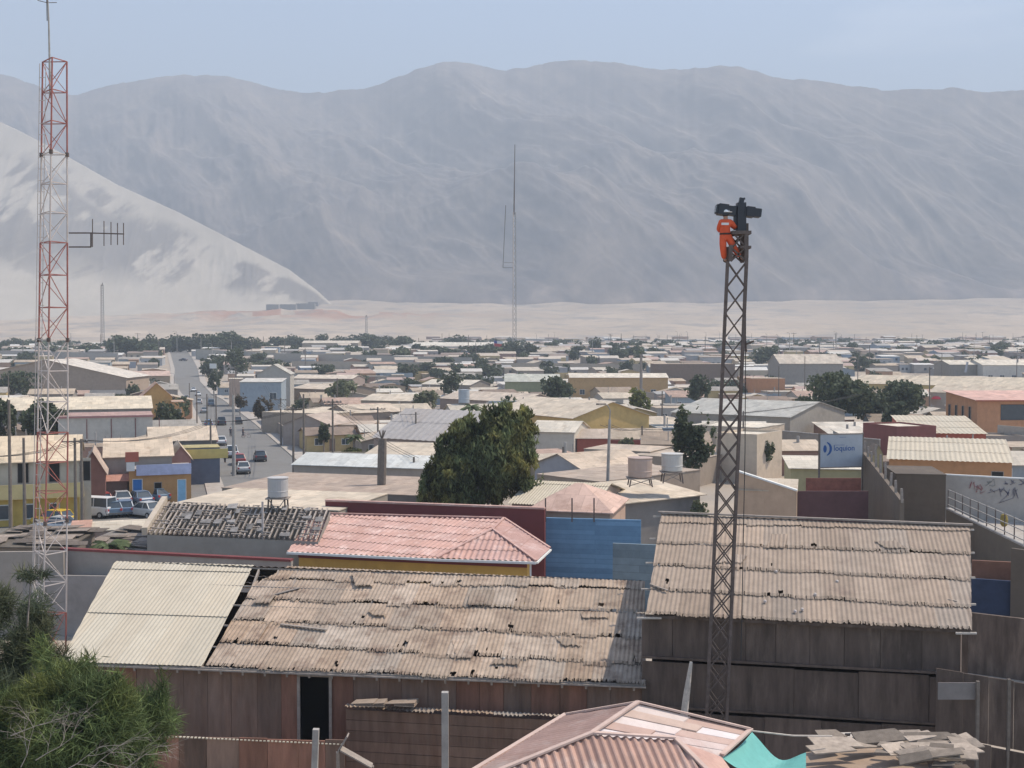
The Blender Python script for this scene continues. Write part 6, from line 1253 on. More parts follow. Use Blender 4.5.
def tamarisk():
    specs = [(95, 705, 22, [(95, 722, 62, 55), (60, 720, 55, 55), (132, 738, 34, 38), (112, 692, 36, 30), (30, 745, 70, 50), (75, 690, 30, 26), (150, 752, 20, 24), (-10, 750, 50, 60), (148, 704, 9, 26), (62, 654, 9, 18), (166, 728, 8, 12), (20, 668, 12, 26), (128, 672, 8, 16), (92, 660, 7, 14)], 'bright feathery tamarisk bush filling the bottom left corner', 52000, 1.15, 7),
             (-5, 640, 24, [(5, 596, 26, 20), (28, 577, 22, 8), (14, 625, 26, 26), (-22, 610, 45, 45), (12, 655, 32, 34), (38, 690, 24, 34), (-12, 700, 52, 50), (40, 640, 12, 20)], 'darker feathery tree rising at the left edge behind the bush', 30000, .75, 9)]
    for (cx, cyy, Y, L_, lb, n, br, sd_) in specs:
        s = F / Y; base = Vector(((cx - 512) / s, Y, 0)); root = empty('tamarisk_tree', base, 0, lb, 'tree'); lobes = [((x - 512) / s - base.x, (i % 3 - 1) * .8, CAMZ + (HOR - y) / s, a / s, a / s * .9, b_ / s) for i, (x, y, a, b_) in enumerate(L_)]
        lf = leaf_tam if br > 1 else leafmat('leaf_tam_dark', (.10, .12, .075))
        leaves('crown', lf, root, lobes, n, .15, sd_, stretch=1.4, outw=.5, tv=.55, shell=.4, gap=.41, gs=1.5, thin=.055, warm=.9)
        leaves('inner_foliage', lf, root, [(a, b_, c, d * .8, e * .8, f * .8) for (a, b_, c, d, e, f) in lobes], int(n * .5), .10, sd_ + 1, stretch=1.5, tv=.35, shell=.2, gap=.40, gs=1.6, thin=.12)
        trunk(root, 8, .25, lobes)
    s = F / 19.5; base = Vector(((75 - 512) / s, 19.5, 0)); root = empty('bare_branches', base, 0, 'tangle of bare grey twigs in front of the feathery bush', 'dead shrub'); b = MB(); R = random.Random(6)
    def br(p, d, l, r, dep):
        pts = [p]; q = p
        for i in range(4): d = (d + Vector((R.uniform(-.3, .3), R.uniform(-.2, .2), R.uniform(-.25, .2)))).normalized(); q = q + d * l / 4; pts.append(q)
        b.tube(pts, [r * (1 - .2 * i) for i in range(5)], 5)
        if dep: 
            for i in range(3): br(pts[1 + i], (d + Vector((R.uniform(-.9, .9), R.uniform(-.4, .4), R.uniform(-.6, .6)))).normalized(), l * .62, r * .6, dep - 1)
    Q = lambda x, y: Vector(((x - 75) / s, 0, CAMZ + (HOR - y) / s))
    for (x, y, dx, dz) in ((15, 772, .2, 1), (30, 765, .9, .5), (60, 775, .9, .35), (85, 775, .6, .6), (120, 775, .5, .5), (5, 740, .8, .6)): br(Q(x, y), Vector((dx, R.uniform(-.2, .2), dz)).normalized(), .95, .009, 3)
    b.build('branches', m_wood, root)
tamarisk()
tree('dark leafy street tree standing left of the lattice tower', 692, 500, 48, 402, n=5200, name='street_tree', seed=21, size=.2, Y=118, trunk_f=.25, tv=.4, gap=.43, gs=.7)
tree('broad dark tree, left of the pair right of the tower', 836, 436, 84, 371, n=5200, seed=22, size=.33, tv=.35, gs=.35)
tree('broad dark tree, right of the pair behind the maroon box building', 899, 432, 74, 379, n=4200, seed=23, size=.33, tv=.35, gs=.35)
tree('low leafy tree between the two broad dark trees', 868, 436, 50, 392, n=2600, seed=51, size=.3, Y=205, gs=.4)
tree('dark scrubby tree left of the two broad dark trees', 805, 430, 34, 396, n=1600, seed=52, size=.3, Y=215, gs=.4)
tree('low hedge like tree in front of the right broad dark tree', 896, 430, 28, 402, n=1500, seed=24, size=.3, Y=190)
tree('dark bushy tree at the right foot of the lattice tower', 760, 480, 32, 438, n=2200, seed=25, size=.2, gs=.7)
tree('small green shrub behind the ridge of the tall shed', 699, 520, 22, 496, lf=leaf_olive, n=1400, seed=26, size=.13, Y=84)
tree('round clipped green bush in the middle of the roofs', 626, 462, 23, 438, lf=leaf_olive, n=1800, seed=27, size=.15, gap=.2, trunk_f=.1, name='round_bush', cat='bush')
tree('thin grey olive tree left of the street lamp pole', 600, 498, 46, 450, lf=leafmat('leaf_grey', (.10, .10, .075)), n=2600, seed=28, size=.11, gap=.5, gs=.9, trunk_f=.15, name='olive_tree')
tree('dark shrub beside the bright cream roof near the pepper tree', 566, 454, 32, 430, n=1600, seed=29, size=.2)
tree('yellow green tree above the yellow warehouse roof', 640, 418, 26, 389, lf=leafmat('leaf_yellow', (.14, .15, .04)), n=1500, seed=30, size=.3, Y=230)
tree('dark tree behind the yellow warehouse, left of the lattice tower', 699, 405, 30, 374, n=1500, seed=31, size=.35, Y=260)
tree('feathery dark trees grouped in mid town left of the terrace', 556, 402, 40, 375, n=1600, seed=32, size=.35, Y=262)
tree('olive bush tree left of the pepper tree top', 426, 414, 32, 390, lf=leaf_olive, n=1500, seed=33, size=.3, Y=245)
tree('green mounded tree above the flat vented roof', 340, 406, 40, 379, lf=leaf_olive, n=1600, seed=34, size=.33, Y=290)
tree('dark tree pair by the cream roofs, centre left', 450, 396, 26, 372, n=1100, seed=35, size=.35, Y=300)
tree('dark conifer mass behind the radio tower, upper', 12, 402, 52, 371, n=1700, seed=36, size=.4, Y=300)
tree('dark wide conifer right behind the radio tower legs', 44, 462, 56, 399, n=3600, seed=37, size=.28, Y=158)
tree('dark conifer at the left edge beside the radio tower', 2, 462, 36, 398, n=2600, seed=38, size=.28, Y=160)
tree('small rounded tree beside the wide brown warehouse', 130, 398, 22, 382, n=700, seed=39, size=.35, Y=330)
tree('big dark roadside tree at the bend of the street', 236, 384, 32, 348, n=1500, seed=40, size=.42, Y=420)
tree('dark roadside tree left of the blue house', 214, 392, 16, 372, n=700, seed=41, size=.4, Y=350)
tree('brownish shrub below the blue house', 262, 432, 26, 396, lf=leafmat('leaf_brown', (.10, .08, .055)), n=1500, seed=42, size=.25, Y=215)
tree('reddish dark hedge beside the street pavement', 240, 412, 16, 392, lf=MC['leaf_brown'], n=700, seed=43, size=.25, Y=260)
tree('dark yard tree behind the corner poles', 324, 452, 16, 421, n=900, seed=44, size=.25)
tree('green ground shrub in the yard by the palm', 352, 462, 34, 447, lf=leafmat('leaf_yellow', (.14, .15, .04)), n=900, seed=45, size=.15, trunk_f=.05, name='shrub', cat='shrub')
tree('leafy shrub against the low cream shed', 408, 462, 20, 448, lf=leaf_olive, n=500, seed=46, size=.15, name='shrub', cat='shrub')
tree('dark bush right of the pepper tree crown, by the roofs', 575, 428, 20, 412, n=600, seed=47, size=.25)
FAR = [(128, 332, 358, 30), (151, 333, 354, 15), (163, 334, 353, 15), (178, 332, 352, 17), (203, 331, 352, 22), (222, 330, 352, 24), (240, 331, 354, 18), (270, 358, 372, 26), (278, 332, 350, 20), (294, 333, 349, 16), (322, 362, 378, 23), (320, 333, 347, 14), (372, 331, 348, 26), (352, 334, 347, 20), (405, 331, 350, 17), (392, 334, 348, 14), (406, 361, 380, 20), (425, 361, 374, 18), (412, 375, 394, 18), (457, 334, 345, 20), (472, 342, 356, 30), (462, 361, 378, 22), (486, 361, 378, 26), (508, 340, 357, 20), (532, 341, 357, 14), (596, 336, 354, 11), (617, 344, 360, 18), (668, 339, 350, 13), (548, 364, 378, 18), (762, 345, 366, 28), (804, 342, 349, 12), (824, 344, 350, 9), (966, 345, 355, 22), (997, 346, 358, 12), (832, 352, 362, 14), (720, 342, 352, 24), (18, 336, 348, 14), (40, 338, 350, 20), (66, 336, 350, 12), (440, 344, 356, 16), (690, 344, 354, 20), (576, 345, 355, 16), (300, 335, 350, 16), (338, 335, 348, 12), (885, 345, 354, 14), (910, 347, 356, 16), (930, 345, 353, 12), (740, 349, 356, 12), (790, 347, 355, 12)]
AUTO = []
protos = []
FAR += [(x, t, b, w) for (x, t, b, w) in ((118, 334, 356, 18), (140, 335, 355, 22), (170, 336, 352, 20), (190, 334, 352, 20), (212, 334, 353, 22), (232, 334, 354, 26), (250, 336, 354, 22), (262, 338, 352, 18), (286, 336, 350, 18), (304, 337, 349, 18), (360, 336, 350, 22), (380, 337, 350, 20), (400, 336, 351, 22), (430, 344, 356, 22), (448, 346, 357, 24), (486, 344, 357, 22), (516, 344, 357, 20), (60, 345, 358, 30), (90, 342, 356, 24), (20, 344, 356, 24), (222, 352, 372, 22), (208, 356, 376, 16), (256, 352, 366, 18), (440, 366, 380, 22), (520, 372, 388, 26), (545, 380, 398, 24), (586, 378, 396, 16), (470, 372, 386, 22), (632, 346, 358, 20), (655, 346, 357, 16), (680, 362, 378, 18), (705, 360, 374, 16), (745, 384, 400, 18), (388, 384, 400, 18), (300, 398, 412, 16), (312, 384, 398, 18))]
for i, (x, t_, b_, w_) in enumerate(FAR):
    base = G(x, max(b_, 349)); base = base if base.y < 900 else Vector((PY(x, b_, 900).x, 900, g(900))); s = F / base.y; H = CAMZ + (HOR - t_) / s - base.z
    if len(protos) < 6:
        root = empty('far_tree', (0, 0, 0)); R = random.Random(100 + i); lobes = [(R.uniform(-.28, .28), R.uniform(-.25, .25), R.uniform(.3, .74), R.uniform(.22, .34), R.uniform(.2, .3), R.uniform(.17, .27)) for _ in range(7)] + [(0, 0, .38, .46, .38, .36), (0, 0, .2, .36, .3, .22)]
        leaves('crown', leaf_dark, root, lobes, 900, .055, 200 + i, tv=.4, gs=5, gap=.34); mb_ = MB(); mb_.tube([(0, 0, -.05), (0, 0, .55)], [.04, .02], 5); mb_.build('trunk', m_pole, root); protos.append(root); o = root
    else: o = copy_tree(protos[i % 6])
    o.location = base; o.scale = (w_ / s * 1.2, w_ / s * 1.2, max(H, 3)); o.rotation_euler = (0, 0, i * 1.7 % .8); o['category'] = 'tree'; o['group'] = 'far town trees'; AUTO.append((o, ('dark wide tree' if w_ > 19 else 'small dark tree' if w_ < 14 else 'dark round tree'), x, (t_ + b_) / 2)); FOOT.append((base.x, base.y, 4))

# =================================================================== VEHICLES
car('sedan', (.42, .42, .42), 'silver', 'silver sedan nearest the camera on the left lane', 243, 473)
car('hatchback', (.07, .07, .08), 'graphite', 'dark grey hatchback alone in the right lane', 260, 461)
car('pickup_truck', (.62, .62, .62), 'white', 'white pickup truck parked behind the silver sedan', 232, 457)
car('hatchback', (.28, .05, .05), 'red', 'dark red car hidden between silver sedan and white pickup', 239, 464.5)
car('sedan', (.62, .62, .62), 'white', 'white sedan parked beside the left pavement', 221, 445)
car('pickup_truck', (.05, .07, .10), 'navy', 'dark navy pickup parked further up the left side', 221.5, 425)
car('hatchback', (.10, .22, .42), 'blue', 'bright blue hatchback parked by the twin poles', 208.5, 427)
car('van', (.13, .19, .26), 'slate', 'slate blue van driving up the middle of the street', 211, 406)
car('hatchback', (.62, .62, .62), 'white', 'white hatchback, nearer of two white cars at the bend', 198, 396, away=False)
car('sedan', (.62, .62, .62), 'white', 'white sedan, farther of two white cars at the bend', 193.5, 391.5, away=False)
car('hatchback', (.45, .45, .45), 'silver', 'silver hatchback parked in front of the yellow gabled house', 186.5, 400)
car('sedan', (.05, .05, .06), 'black', 'black car crossing at the far top of the street', 183, 361, ang=1.3)
car('sedan', (.45, .45, .45), 'silver', 'small silver car up the left kerb beyond the twin poles', 204, 413)
car('hatchback', (.62, .62, .62), 'white', 'small white car at the left kerb near the orange annex', 199, 404)
car('hatchback', (.05, .05, .06), 'black', 'black hatchback in the right lane just past the walkers', 238, 424)
g2 = 'cars parked in the side street'
car('van', (.60, .60, .62), 'white', 'white van with blue stripe, leftmost of the parked cluster', 93, 517, ang=1.25, group=g2, z=.025)
car('hatchback', (.12, .17, .22), 'slate', 'slate hatchback right of the white van', 111, 516, ang=.5, group=g2, z=.025)
car('hatchback', (.12, .17, .25), 'bluegrey', 'blue grey hatchback in the middle of the parked cluster', 125, 515, ang=.35, group=g2, z=.025)
car('sedan', (.45, .45, .44), 'silver', 'silver sedan at the right of the parked cluster', 145, 517, ang=1.0, group=g2, z=.025)
car('hatchback', (.3, .05, .05), 'red', 'dark red hatchback at the left end of the parked cluster', 102, 507, ang=.5, group=g2, z=.025)
car('sedan', (.45, .45, .44), 'silver', 'silver saloon behind the blue grey hatchback', 121, 505, ang=.5, group=g2, z=.025)
car('sedan', (.14, .2, .3), 'bluegrey', 'blue saloon behind the silver sedan', 139, 505, ang=.7, group=g2, z=.025)
car('hatchback', (.10, .13, .18), 'slate', 'dark hatchback beside the walking person in pale shirt', 154, 502, ang=.9, group=g2, z=.025)
car('sedan', (.62, .62, .62), 'white', 'white car beside the pale banner, farthest in the side street', 169, 497, ang=1.0, group=g2, z=.025)
car('sedan', (.42, .42, .42), 'silver', 'silver car below the yellow building, left of the van', 56, 533, ang=1.3, group=g2, z=.01)
car('hatchback', (.60, .40, .05), 'yellow', 'yellow taxi in front of the yellow building', 53, 526, ang=1.2, group=g2, z=.01)
for i, (x, c, n_) in enumerate(((362, (.62,) * 3, 'white'), (371, (.62,) * 3, 'white'), (380, (.42,) * 3, 'silver'), (484, (.62,) * 3, 'white'), (495, (.05, .05, .06), 'black'), (548, (.62,) * 3, 'white'), (559, (.62,) * 3, 'white'), (569, (.42,) * 3, 'silver'))):
    p = PY(x, 357, 615); cc = car_proto('sedan', c, n_); cc.location = (p.x, 615 if x > 400 else 640, g(615 if x > 400 else 640) + .02); cc.rotation_euler.z = PI / 2; tag(cc, None, 'car', 'tiny cars along the far perimeter wall'); AUTO.append((cc, 'tiny %s parked car' % n_, x, 357))

# =================================================================== POLES
PL = [('thick', 'thick concrete pole rising between the parked cars on the street', 234, 395, None, 476), ('plain', 'left leg pole of the twin poles over the street', 206.5, 394, 205, None), ('plain', 'right leg pole of the twin poles over the street', 215.6, 394, 205, None),
      ('cross', 'pole with crossarm nearest the yellow fascia shop', 211, 419, None, 477), ('plain', 'pole beside the orange annex', 197, 390, None, 424), ('plain', 'thin pole at the street bend', 189, 383, 330, None), ('lamp', 'street lamp left of the street near its bend', 174, 376, 360, None),
      ('transformer', 'pole carrying a transformer on the right pavement', 281, 398, None, 446), ('cross', 'pole with crossarm at the street corner, left of the bluish shed', 293.5, 407, None, 477), ('plain', 'tall plain pole at the left end of the bluish white roof', 304, 394, None, 478),
      ('cross', 'pole with crossarm above the middle of the bluish shed', 333, 399, None, 478), ('plain', 'slender pole beside the green mounded tree', 337, 378, 260, None), ('cross', 'pole with crossarm just left of the dead palm stump', 378, 407, None, 460), ('plain', 'short thick pole right of the dead palm stump', 394, 422, None, 456),
      ('plain', 'thin pole above the grey corrugated roof', 416, 412, None, 470), ('plain', 'pale pole at the left edge of the pepper tree', 414, 457, None, 504), ('plain', 'slim pole left of the tall grey tank', 462, 383, 250, None),
      ('plain', 'short dark pole right of the street lamp pole', 642, 426, None, 462), ('plain', 'slender light pole beside the street tree', 662, 391, None, 440), ('plain', 'slim pole just right of the lattice tower', 743, 411, None, 468), ('plain', 'pole at the left of the low tan roof house', 563, 447, None, 486),
      ('plain', 'pole left of the broad grey house', 779, 366, 290, None), ('plain', 'tall thin pole in front of the broad grey house', 805, 349, 330, None), ('plain', 'pole standing above the long school roof', 858, 350, 340, None), ('plain', 'pole above the school roof further right', 942, 344, 400, None),
      ('lamp', 'street lamp right of centre of the school roof', 974, 344, 480, None), ('cross2', 'pole with two crossarms at the right edge', 1021, 338, 480, None), ('transformer', 'pole with transformer by the white walled house', 1017, 345, 390, None), ('plain', 'thin pole in front of the lower school block', 930, 367, 240, None),
      ('cross', 'left pole of the twin poles beside the yellow building', 76, 438, None, 533), ('plain', 'right pole of the twin poles beside the yellow building', 82.5, 439, None, 534), ('plain', 'tall thin pole in front of the balcony building', 11, 400, None, 545), ('plain', 'thin pole with lamp between balcony building and tower', 25, 438, None, 535), ('plain', 'slim pole left of the radio tower among dark conifers', 8, 376, 230, None)]
for i, (k, lb, x, t_, Y, b_) in enumerate(PL): pole(k, lb, x, t_, Y, b_, yaw=[.2, -.3, .5][i % 3] if k not in ('cross', 'cross2') else .15)
p = G(606, 534); lp_ = copy_tree(PP['lamp']); sc_ = (CAMZ + (HOR - 404) * p.y / F) / 10.2; lp_.location = p; lp_.scale = (1.1, 1.1, sc_); lp_.rotation_euler = (0, .03, .1); tag(lp_, 'tall leaning street lamp rising behind the blue wall', 'street lamp', 'poles along the streets')
R = random.Random(77); fy = [(520, 9), (600, 14), (700, 15), (850, 16), (1050, 16), (1250, 14)]
for (Y, n_) in fy:
    for i in range(n_):
        x = R.uniform(10, 1020) if Y < 800 else R.uniform(430, 1020)
        if Y <= 600 and 160 < x < 210: continue
        o = copy_tree(PP[R.choice(['plain', 'plain', 'cross', 'lamp'])]); pp = PY(x, 350, Y * R.uniform(.95, 1.05)); o.location = (pp.x, pp.y, g(pp.y)); o.scale = (1.6, 1.6, R.uniform(.95, 1.35)); o.rotation_euler = (0, 0, R.uniform(-.4, .4)); q_ = px_of((pp.x, pp.y, g(pp.y) + 7)); tag(o, None, 'utility pole', 'distant poles across the town'); AUTO.append((o, 'tiny distant pole', q_[0], q_[1]))
# wires
def wire(label, pts, sag=.5, r=.022, n=3, sp=.5):
    a, c = pts; cc = (a + c) / 2; root = empty('power_line', cc, 0, label, 'power line', 'power lines over the streets')
    for k in range(n):
        o = Vector(((k - (n - 1) / 2) * sp, 0, 0)); b = MB(); b.tube([a.lerp(c, i / 12) + o - Vector((0, 0, sag * 4 * (i / 12) * (1 - i / 12))) for i in range(13)], r, 4); b.build('wire', m_wire, root, off=cc)
def tp(x, y, base=None, Y=None): Y = G(x, base).y if base else Y; return PY(x, y, Y)
wire('wires from the twin street poles to the fascia shop pole', (tp(211, 396, Y=205), tp(211, 420, base=477)), 1.0, .02)
wire('wires from the corner pole to the middle of the bluish shed', (tp(293.5, 409, base=477), tp(333, 401, base=478)), .3)
wire('wires from the mid shed pole to the palm stump pole', (tp(333, 401, base=478), tp(378, 409, base=460)), .5)
wire('wires from the stump pole to the grey corrugated roof pole', (tp(378, 409, base=460), tp(416, 414, base=470)), .3)
wire('wires from the transformer pole to the corner pole', (tp(281, 401, base=446), tp(293.5, 409, base=477)), .4)
wire('wires crossing the street from fascia shop to corner pole', (tp(211, 421, base=477), tp(293.5, 410, base=477)), .5)
wire('wires from the yellow building twin poles to the fascia shop', (tp(79, 440, base=533), tp(211, 422, base=477)), .9)
wire('wires from the left edge to the yellow building twin poles', (tp(-40, 455, Y=100), tp(79, 441, base=533)), .6)
wire('wires from the street lamp behind the blue wall to the short dark pole', (tp(606, 425, base=534), tp(642, 428, base=462)), .4)
wire('wires past the lattice tower from the short dark pole', (tp(642, 429, base=462), tp(743, 413, base=468)), .8)
wire('wires from the lattice tower side pole to the right', (tp(743, 413, base=468), tp(930, 369, Y=240)), 1.5, .02)
wire('wires from the near thick street pole to the salmon house', (tp(234, 397, base=476), PY(232, 372, 300)), 1.5, .03)
wire('wires from the blue house side to the corner pole', (PY(265, 385, 270), tp(293.5, 409, base=477)), 1.2, .025)
wire('wires from the pepper tree pole leftwards to the mid shed pole', (tp(414, 458, base=504), tp(333, 402, base=478)), .6)
wire('wires above the school roof between its two poles', (PY(858, 352, 340), PY(942, 346, 400)), 1.0, .03)
wire('wires from the school roof pole to the right edge pole', (PY(942, 346, 400), PY(1021, 340, 480)), 1.2, .035)
wire('wires from the broad grey house pole to the school roof pole', (PY(805, 351, 330), PY(858, 352, 340)), .8, .03)
# =================================================================== FAR WALLS, LONG ROOFS, FLAG, PLAIN BUILDINGS
wallthing('perimeter_wall', 'long pale grey perimeter wall in front of the far trees, left half', (196, 349), (256, 352), 5.5, th=.4, col=(.34, .34, .335), w=200)
wallthing('perimeter_wall', 'long pale grey perimeter wall in front of the far trees, centre', (256, 352.5), (472, 357.5), 4.6, th=.4, col=(.33, .33, .33), w=200)
wallthing('embankment_wall', 'long low tan wall in front of the perimeter wall', (292, 361), (640, 364), 3.6, th=.4, col=(.36, .33, .30), w=200)
wallthing('far_wall', 'grey wall far behind the tall radio tower', (-20, 350), (118, 353), 5.0, th=.4, col=(.32, .32, .33), w=200)
bld('long_white_roof', 'very long white roofed hall behind the perimeter wall', 'hall', (412, 344.5), (520, 347), 7, 20, 'gable_side', 2.2, wall=(.2, .22, .2), roof=(.62, .61, .58), Y=680)
bld('cream_hall', 'cream roofed hall behind the perimeter wall, left part', 'hall', (302, 343), (358, 343), 5.5, 16, 'gable_side', 1.6, wall=(.3, .28, .26), roof=(.55, .52, .48), Y=720)
bld('green_wall_block', 'small lime green block at the end of the long white hall', 'building', (492, 347.5), (504, 347.5), 5.5, 6, 'flat', wall=(.33, .42, .10), roof=TAN, Y=640)
bld('low_hall', 'low tan hall right of the tall mast', 'hall', (540, 350.5), (585, 352), 4.5, 20, 'gable_side', 2.4, wall=(.3, .26, .23), roof=(.45, .40, .35), Y=650)
bld('bluish_shop', 'bluish walled long low building behind the wide warehouse', 'building', (92, 362), (136, 362), 4.5, 10, 'flat', wall=(.28, .32, .40), roof=(.5, .48, .46), Y=520, yaw=0.34)
p = PY(494, 356, 630); fl = empty('flag_pole', (p.x, 630, g(630)), 0, 'red white and blue flag on a pole near the tall mast', 'flag'); b = MB(); b.bar((0, 0, 0), (0, 0, 9), .15); b.build('pole', m_frame, fl)
fc = {'white': (.7, .7, .7), 'red': (.5, .03, .03), 'blue': (.03, .06, .3)}
for (nm, x0, x1, z0_, z1_) in (('blue_canton', 0.1, 1.7, 7.3, 8.9), ('white_stripe', 1.7, 5.0, 7.3, 8.9), ('red_stripe', .1, 5.0, 5.6, 7.3)):
    b = MB(); n_ = 8
    for i in range(n_):
        xa, xb = x0 + (x1 - x0) * i / n_, x0 + (x1 - x0) * (i + 1) / n_; f = lambda x: .3 * math.sin(x * 2); sg = lambda x: -.12 * x; b.box(((xa + xb) / 2, f((xa + xb) / 2), (z0_ + z1_) / 2 + sg((xa + xb) / 2)), (xb - xa + .02, .04, z1_ - z0_))
    b.build(nm, mat('flag_' + nm.split('_')[0], fc[nm.split('_')[0]], var=.03), fl)
p = G(213, 385); 
o = MB(); q_ = PY(213, 366, 380); o.box((0, 0, 0), (2.4, .12, 1.7)); ro = empty('road_sign', (q_.x, 380, g(380)), 0, 'blank white signboard on a post beside the street bend', 'sign'); ob_ = o.build('board', m_frame, ro); ob_.location = (0, 0, q_.z - g(380)); o = MB(); o.bar((0, .1, 0), (0, .1, q_.z - g(380)), .14); o.build('post', m_conc, ro)
for i, (x, y, Y, W_, h_) in enumerate(((266, 301, 2350, 26, 9), (280, 300, 2380, 34, 8), (296, 299.5, 2400, 40, 9), (308, 297, 2480, 22, 8))):
    pp = PY(x, y, Y); zz_ = g(Y) + 4; o = house('far_building', None, 'building', (pp.x, Y, zz_), 0, W_, 16, h_, 'flat', wall=(.2, .2, .22), roof=(.4, .4, .4), base=-12); AUTO.append((o, 'tiny dark building at the hill foot', x, y)); o['group'] = 'buildings at the foot of the sand hill'

# =================================================================== FILL: RANDOM SMALL HOUSES OF THE TOWN
R = random.Random(2024); rcx = [c[0] for c in RC]; rcy = [c[1] for c in RC]
RCOL = [(.48, .43, .37), (.41, .35, .29), (.48, .45, .41), (.29, .24, .20), (.30, .29, .28), (.37, .275, .24), (.45, .39, .33), (.22, .175, .15), (.54, .52, .49)]
RNM = ['cream', 'tan', 'pale', 'brown', 'grey', 'pinkish', 'cream', 'brown', 'white']
WCOL = [(.34, .30, .27), (.42, .36, .28), (.28, .26, .25), (.40, .26, .18), (.36, .36, .36), (.25, .31, .38), (.45, .36, .20), (.30, .2, .17)]
KND = [('gable_side', 'gable'), ('gable_side', 'gable'), ('shed_up', 'sloping'), ('flat', 'flat'), ('gable_front', 'peaked')]
cnt = 0
def free(x, Y, r):
    for (a, c, q) in FOOT:
        if (a - x) ** 2 + (c - Y) ** 2 < (q + r) ** 2: return False
    if 60 < Y < 900:
        xr = float(np.interp(Y, rcy, rcx))
        if abs(x - xr) < 9.5 + r * .5: return False
    if -70 < x < -14 and 78 < Y < 142: return False
    if x < 40 and Y < 118: return False
    return Y > 122
bands = [(122, 200, 40, 4.3), (200, 300, 75, 4.5), (300, 420, 95, 4.8), (420, 560, 86, 5.2)]
for (Ya, Yb, want, rr) in bands:
    got = 0; tries = 0
    while got < want and tries < want * 14 and cnt < 296:
        tries += 1; Y = math.sqrt(R.uniform(Ya ** 2, Yb ** 2)); px = R.uniform(-25, 1049); x = (px - 512) / F * Y
        if Y > 1050 and px < 430: continue
        if Y > 760 and px < 300 and R.random() < .6: continue
        if not free(x, Y, rr * .82): continue
        W_ = R.uniform(1.5, 2.3) * rr; D = R.uniform(1.4, 2.0) * rr; yaw = .3 + R.choice([0, 0, 0, PI / 2]) + R.uniform(-.05, .05) if px < 620 else R.choice([.05, .05, .1, -.1]) + R.uniform(-.04, .04)
        if yaw > 1: yaw -= PI / 2; W_, D = D, W_
        i = R.randrange(9); kd, kn = R.choice(KND); h = R.uniform(2.5, 3.4) + (1.5 if R.random() < .08 else 0); wc = R.choice(WCOL); ops = []
        if Y < 420: 
            if R.random() < .8: ops.append(('window', W_ * .15, 1.0, 1.3, 1.1))
            if R.random() < .6: ops.append(('door', W_ * .45, .05, .9, 2.0))
            if R.random() < .5: ops.append(('window', W_ * .7, 1.0, 1.2, 1.0))
        cc = Vector((x, Y, g(Y))) - Matrix.Rotation(yaw, 3, 'Z') @ Vector((W_ / 2, D / 2, 0))
        o = house('small_house', None, 'house', cc, yaw, W_, D, h, kd, R.uniform(.7, 1.4), wall=wc, roof=RCOL[i], ops=ops, over=.3, group='small houses of the town', parapet=.3 if (kd == 'flat' and R.random() < .4) else 0)
        if Y < 430:
            for q in range(R.randrange(4)):
                b = MB(); vx, vy = R.uniform(.15, .85) * W_, R.uniform(.1, .9) * D; vh = h + R.uniform(1.2, 2.0); b.tube([(vx, vy, h - .2), (vx, vy, vh)], R.choice([.06, .1, .2]), 6); b.build('roof_vent', m_conc, o)
        if R.random() < .5:
            aw, ad, ah = W_ * R.uniform(.3, .6), R.uniform(1.5, 3), h * R.uniform(.7, .9); ax = R.uniform(0, W_ - aw); b = MB(); b.box((ax + aw / 2, -ad / 2 - .02, ah / 2 - .5), (aw, ad, ah + 1)); b.build('annex_wall', wmat(R.choice(WCOL)), o); b = MB(); e_ = R.uniform(0, .4)
            b.slab([(ax - .2, -ad - .3, ah + .08), (ax + aw + .2, -ad - .3, ah + .08), (ax + aw + .2, -.02, ah + .1 + e_), (ax - .2, -.02, ah + .1 + e_)], .06); b.build('annex_roof', rmat(R.choice(RCOL)), o)
        FOOT.append((x, Y, rr)); q_ = px_of((x, Y, g(Y) + 3)); wn = {0: 'tan', 1: 'ochre', 2: 'dark', 3: 'orange', 4: 'grey', 5: 'bluish', 6: 'yellow', 7: 'brown'}[WCOL.index(wc)]
        AUTO.append((o, '%s walled house with %s %s roof' % (wn, RNM[i], kn), q_[0], q_[1])); got += 1; cnt += 1
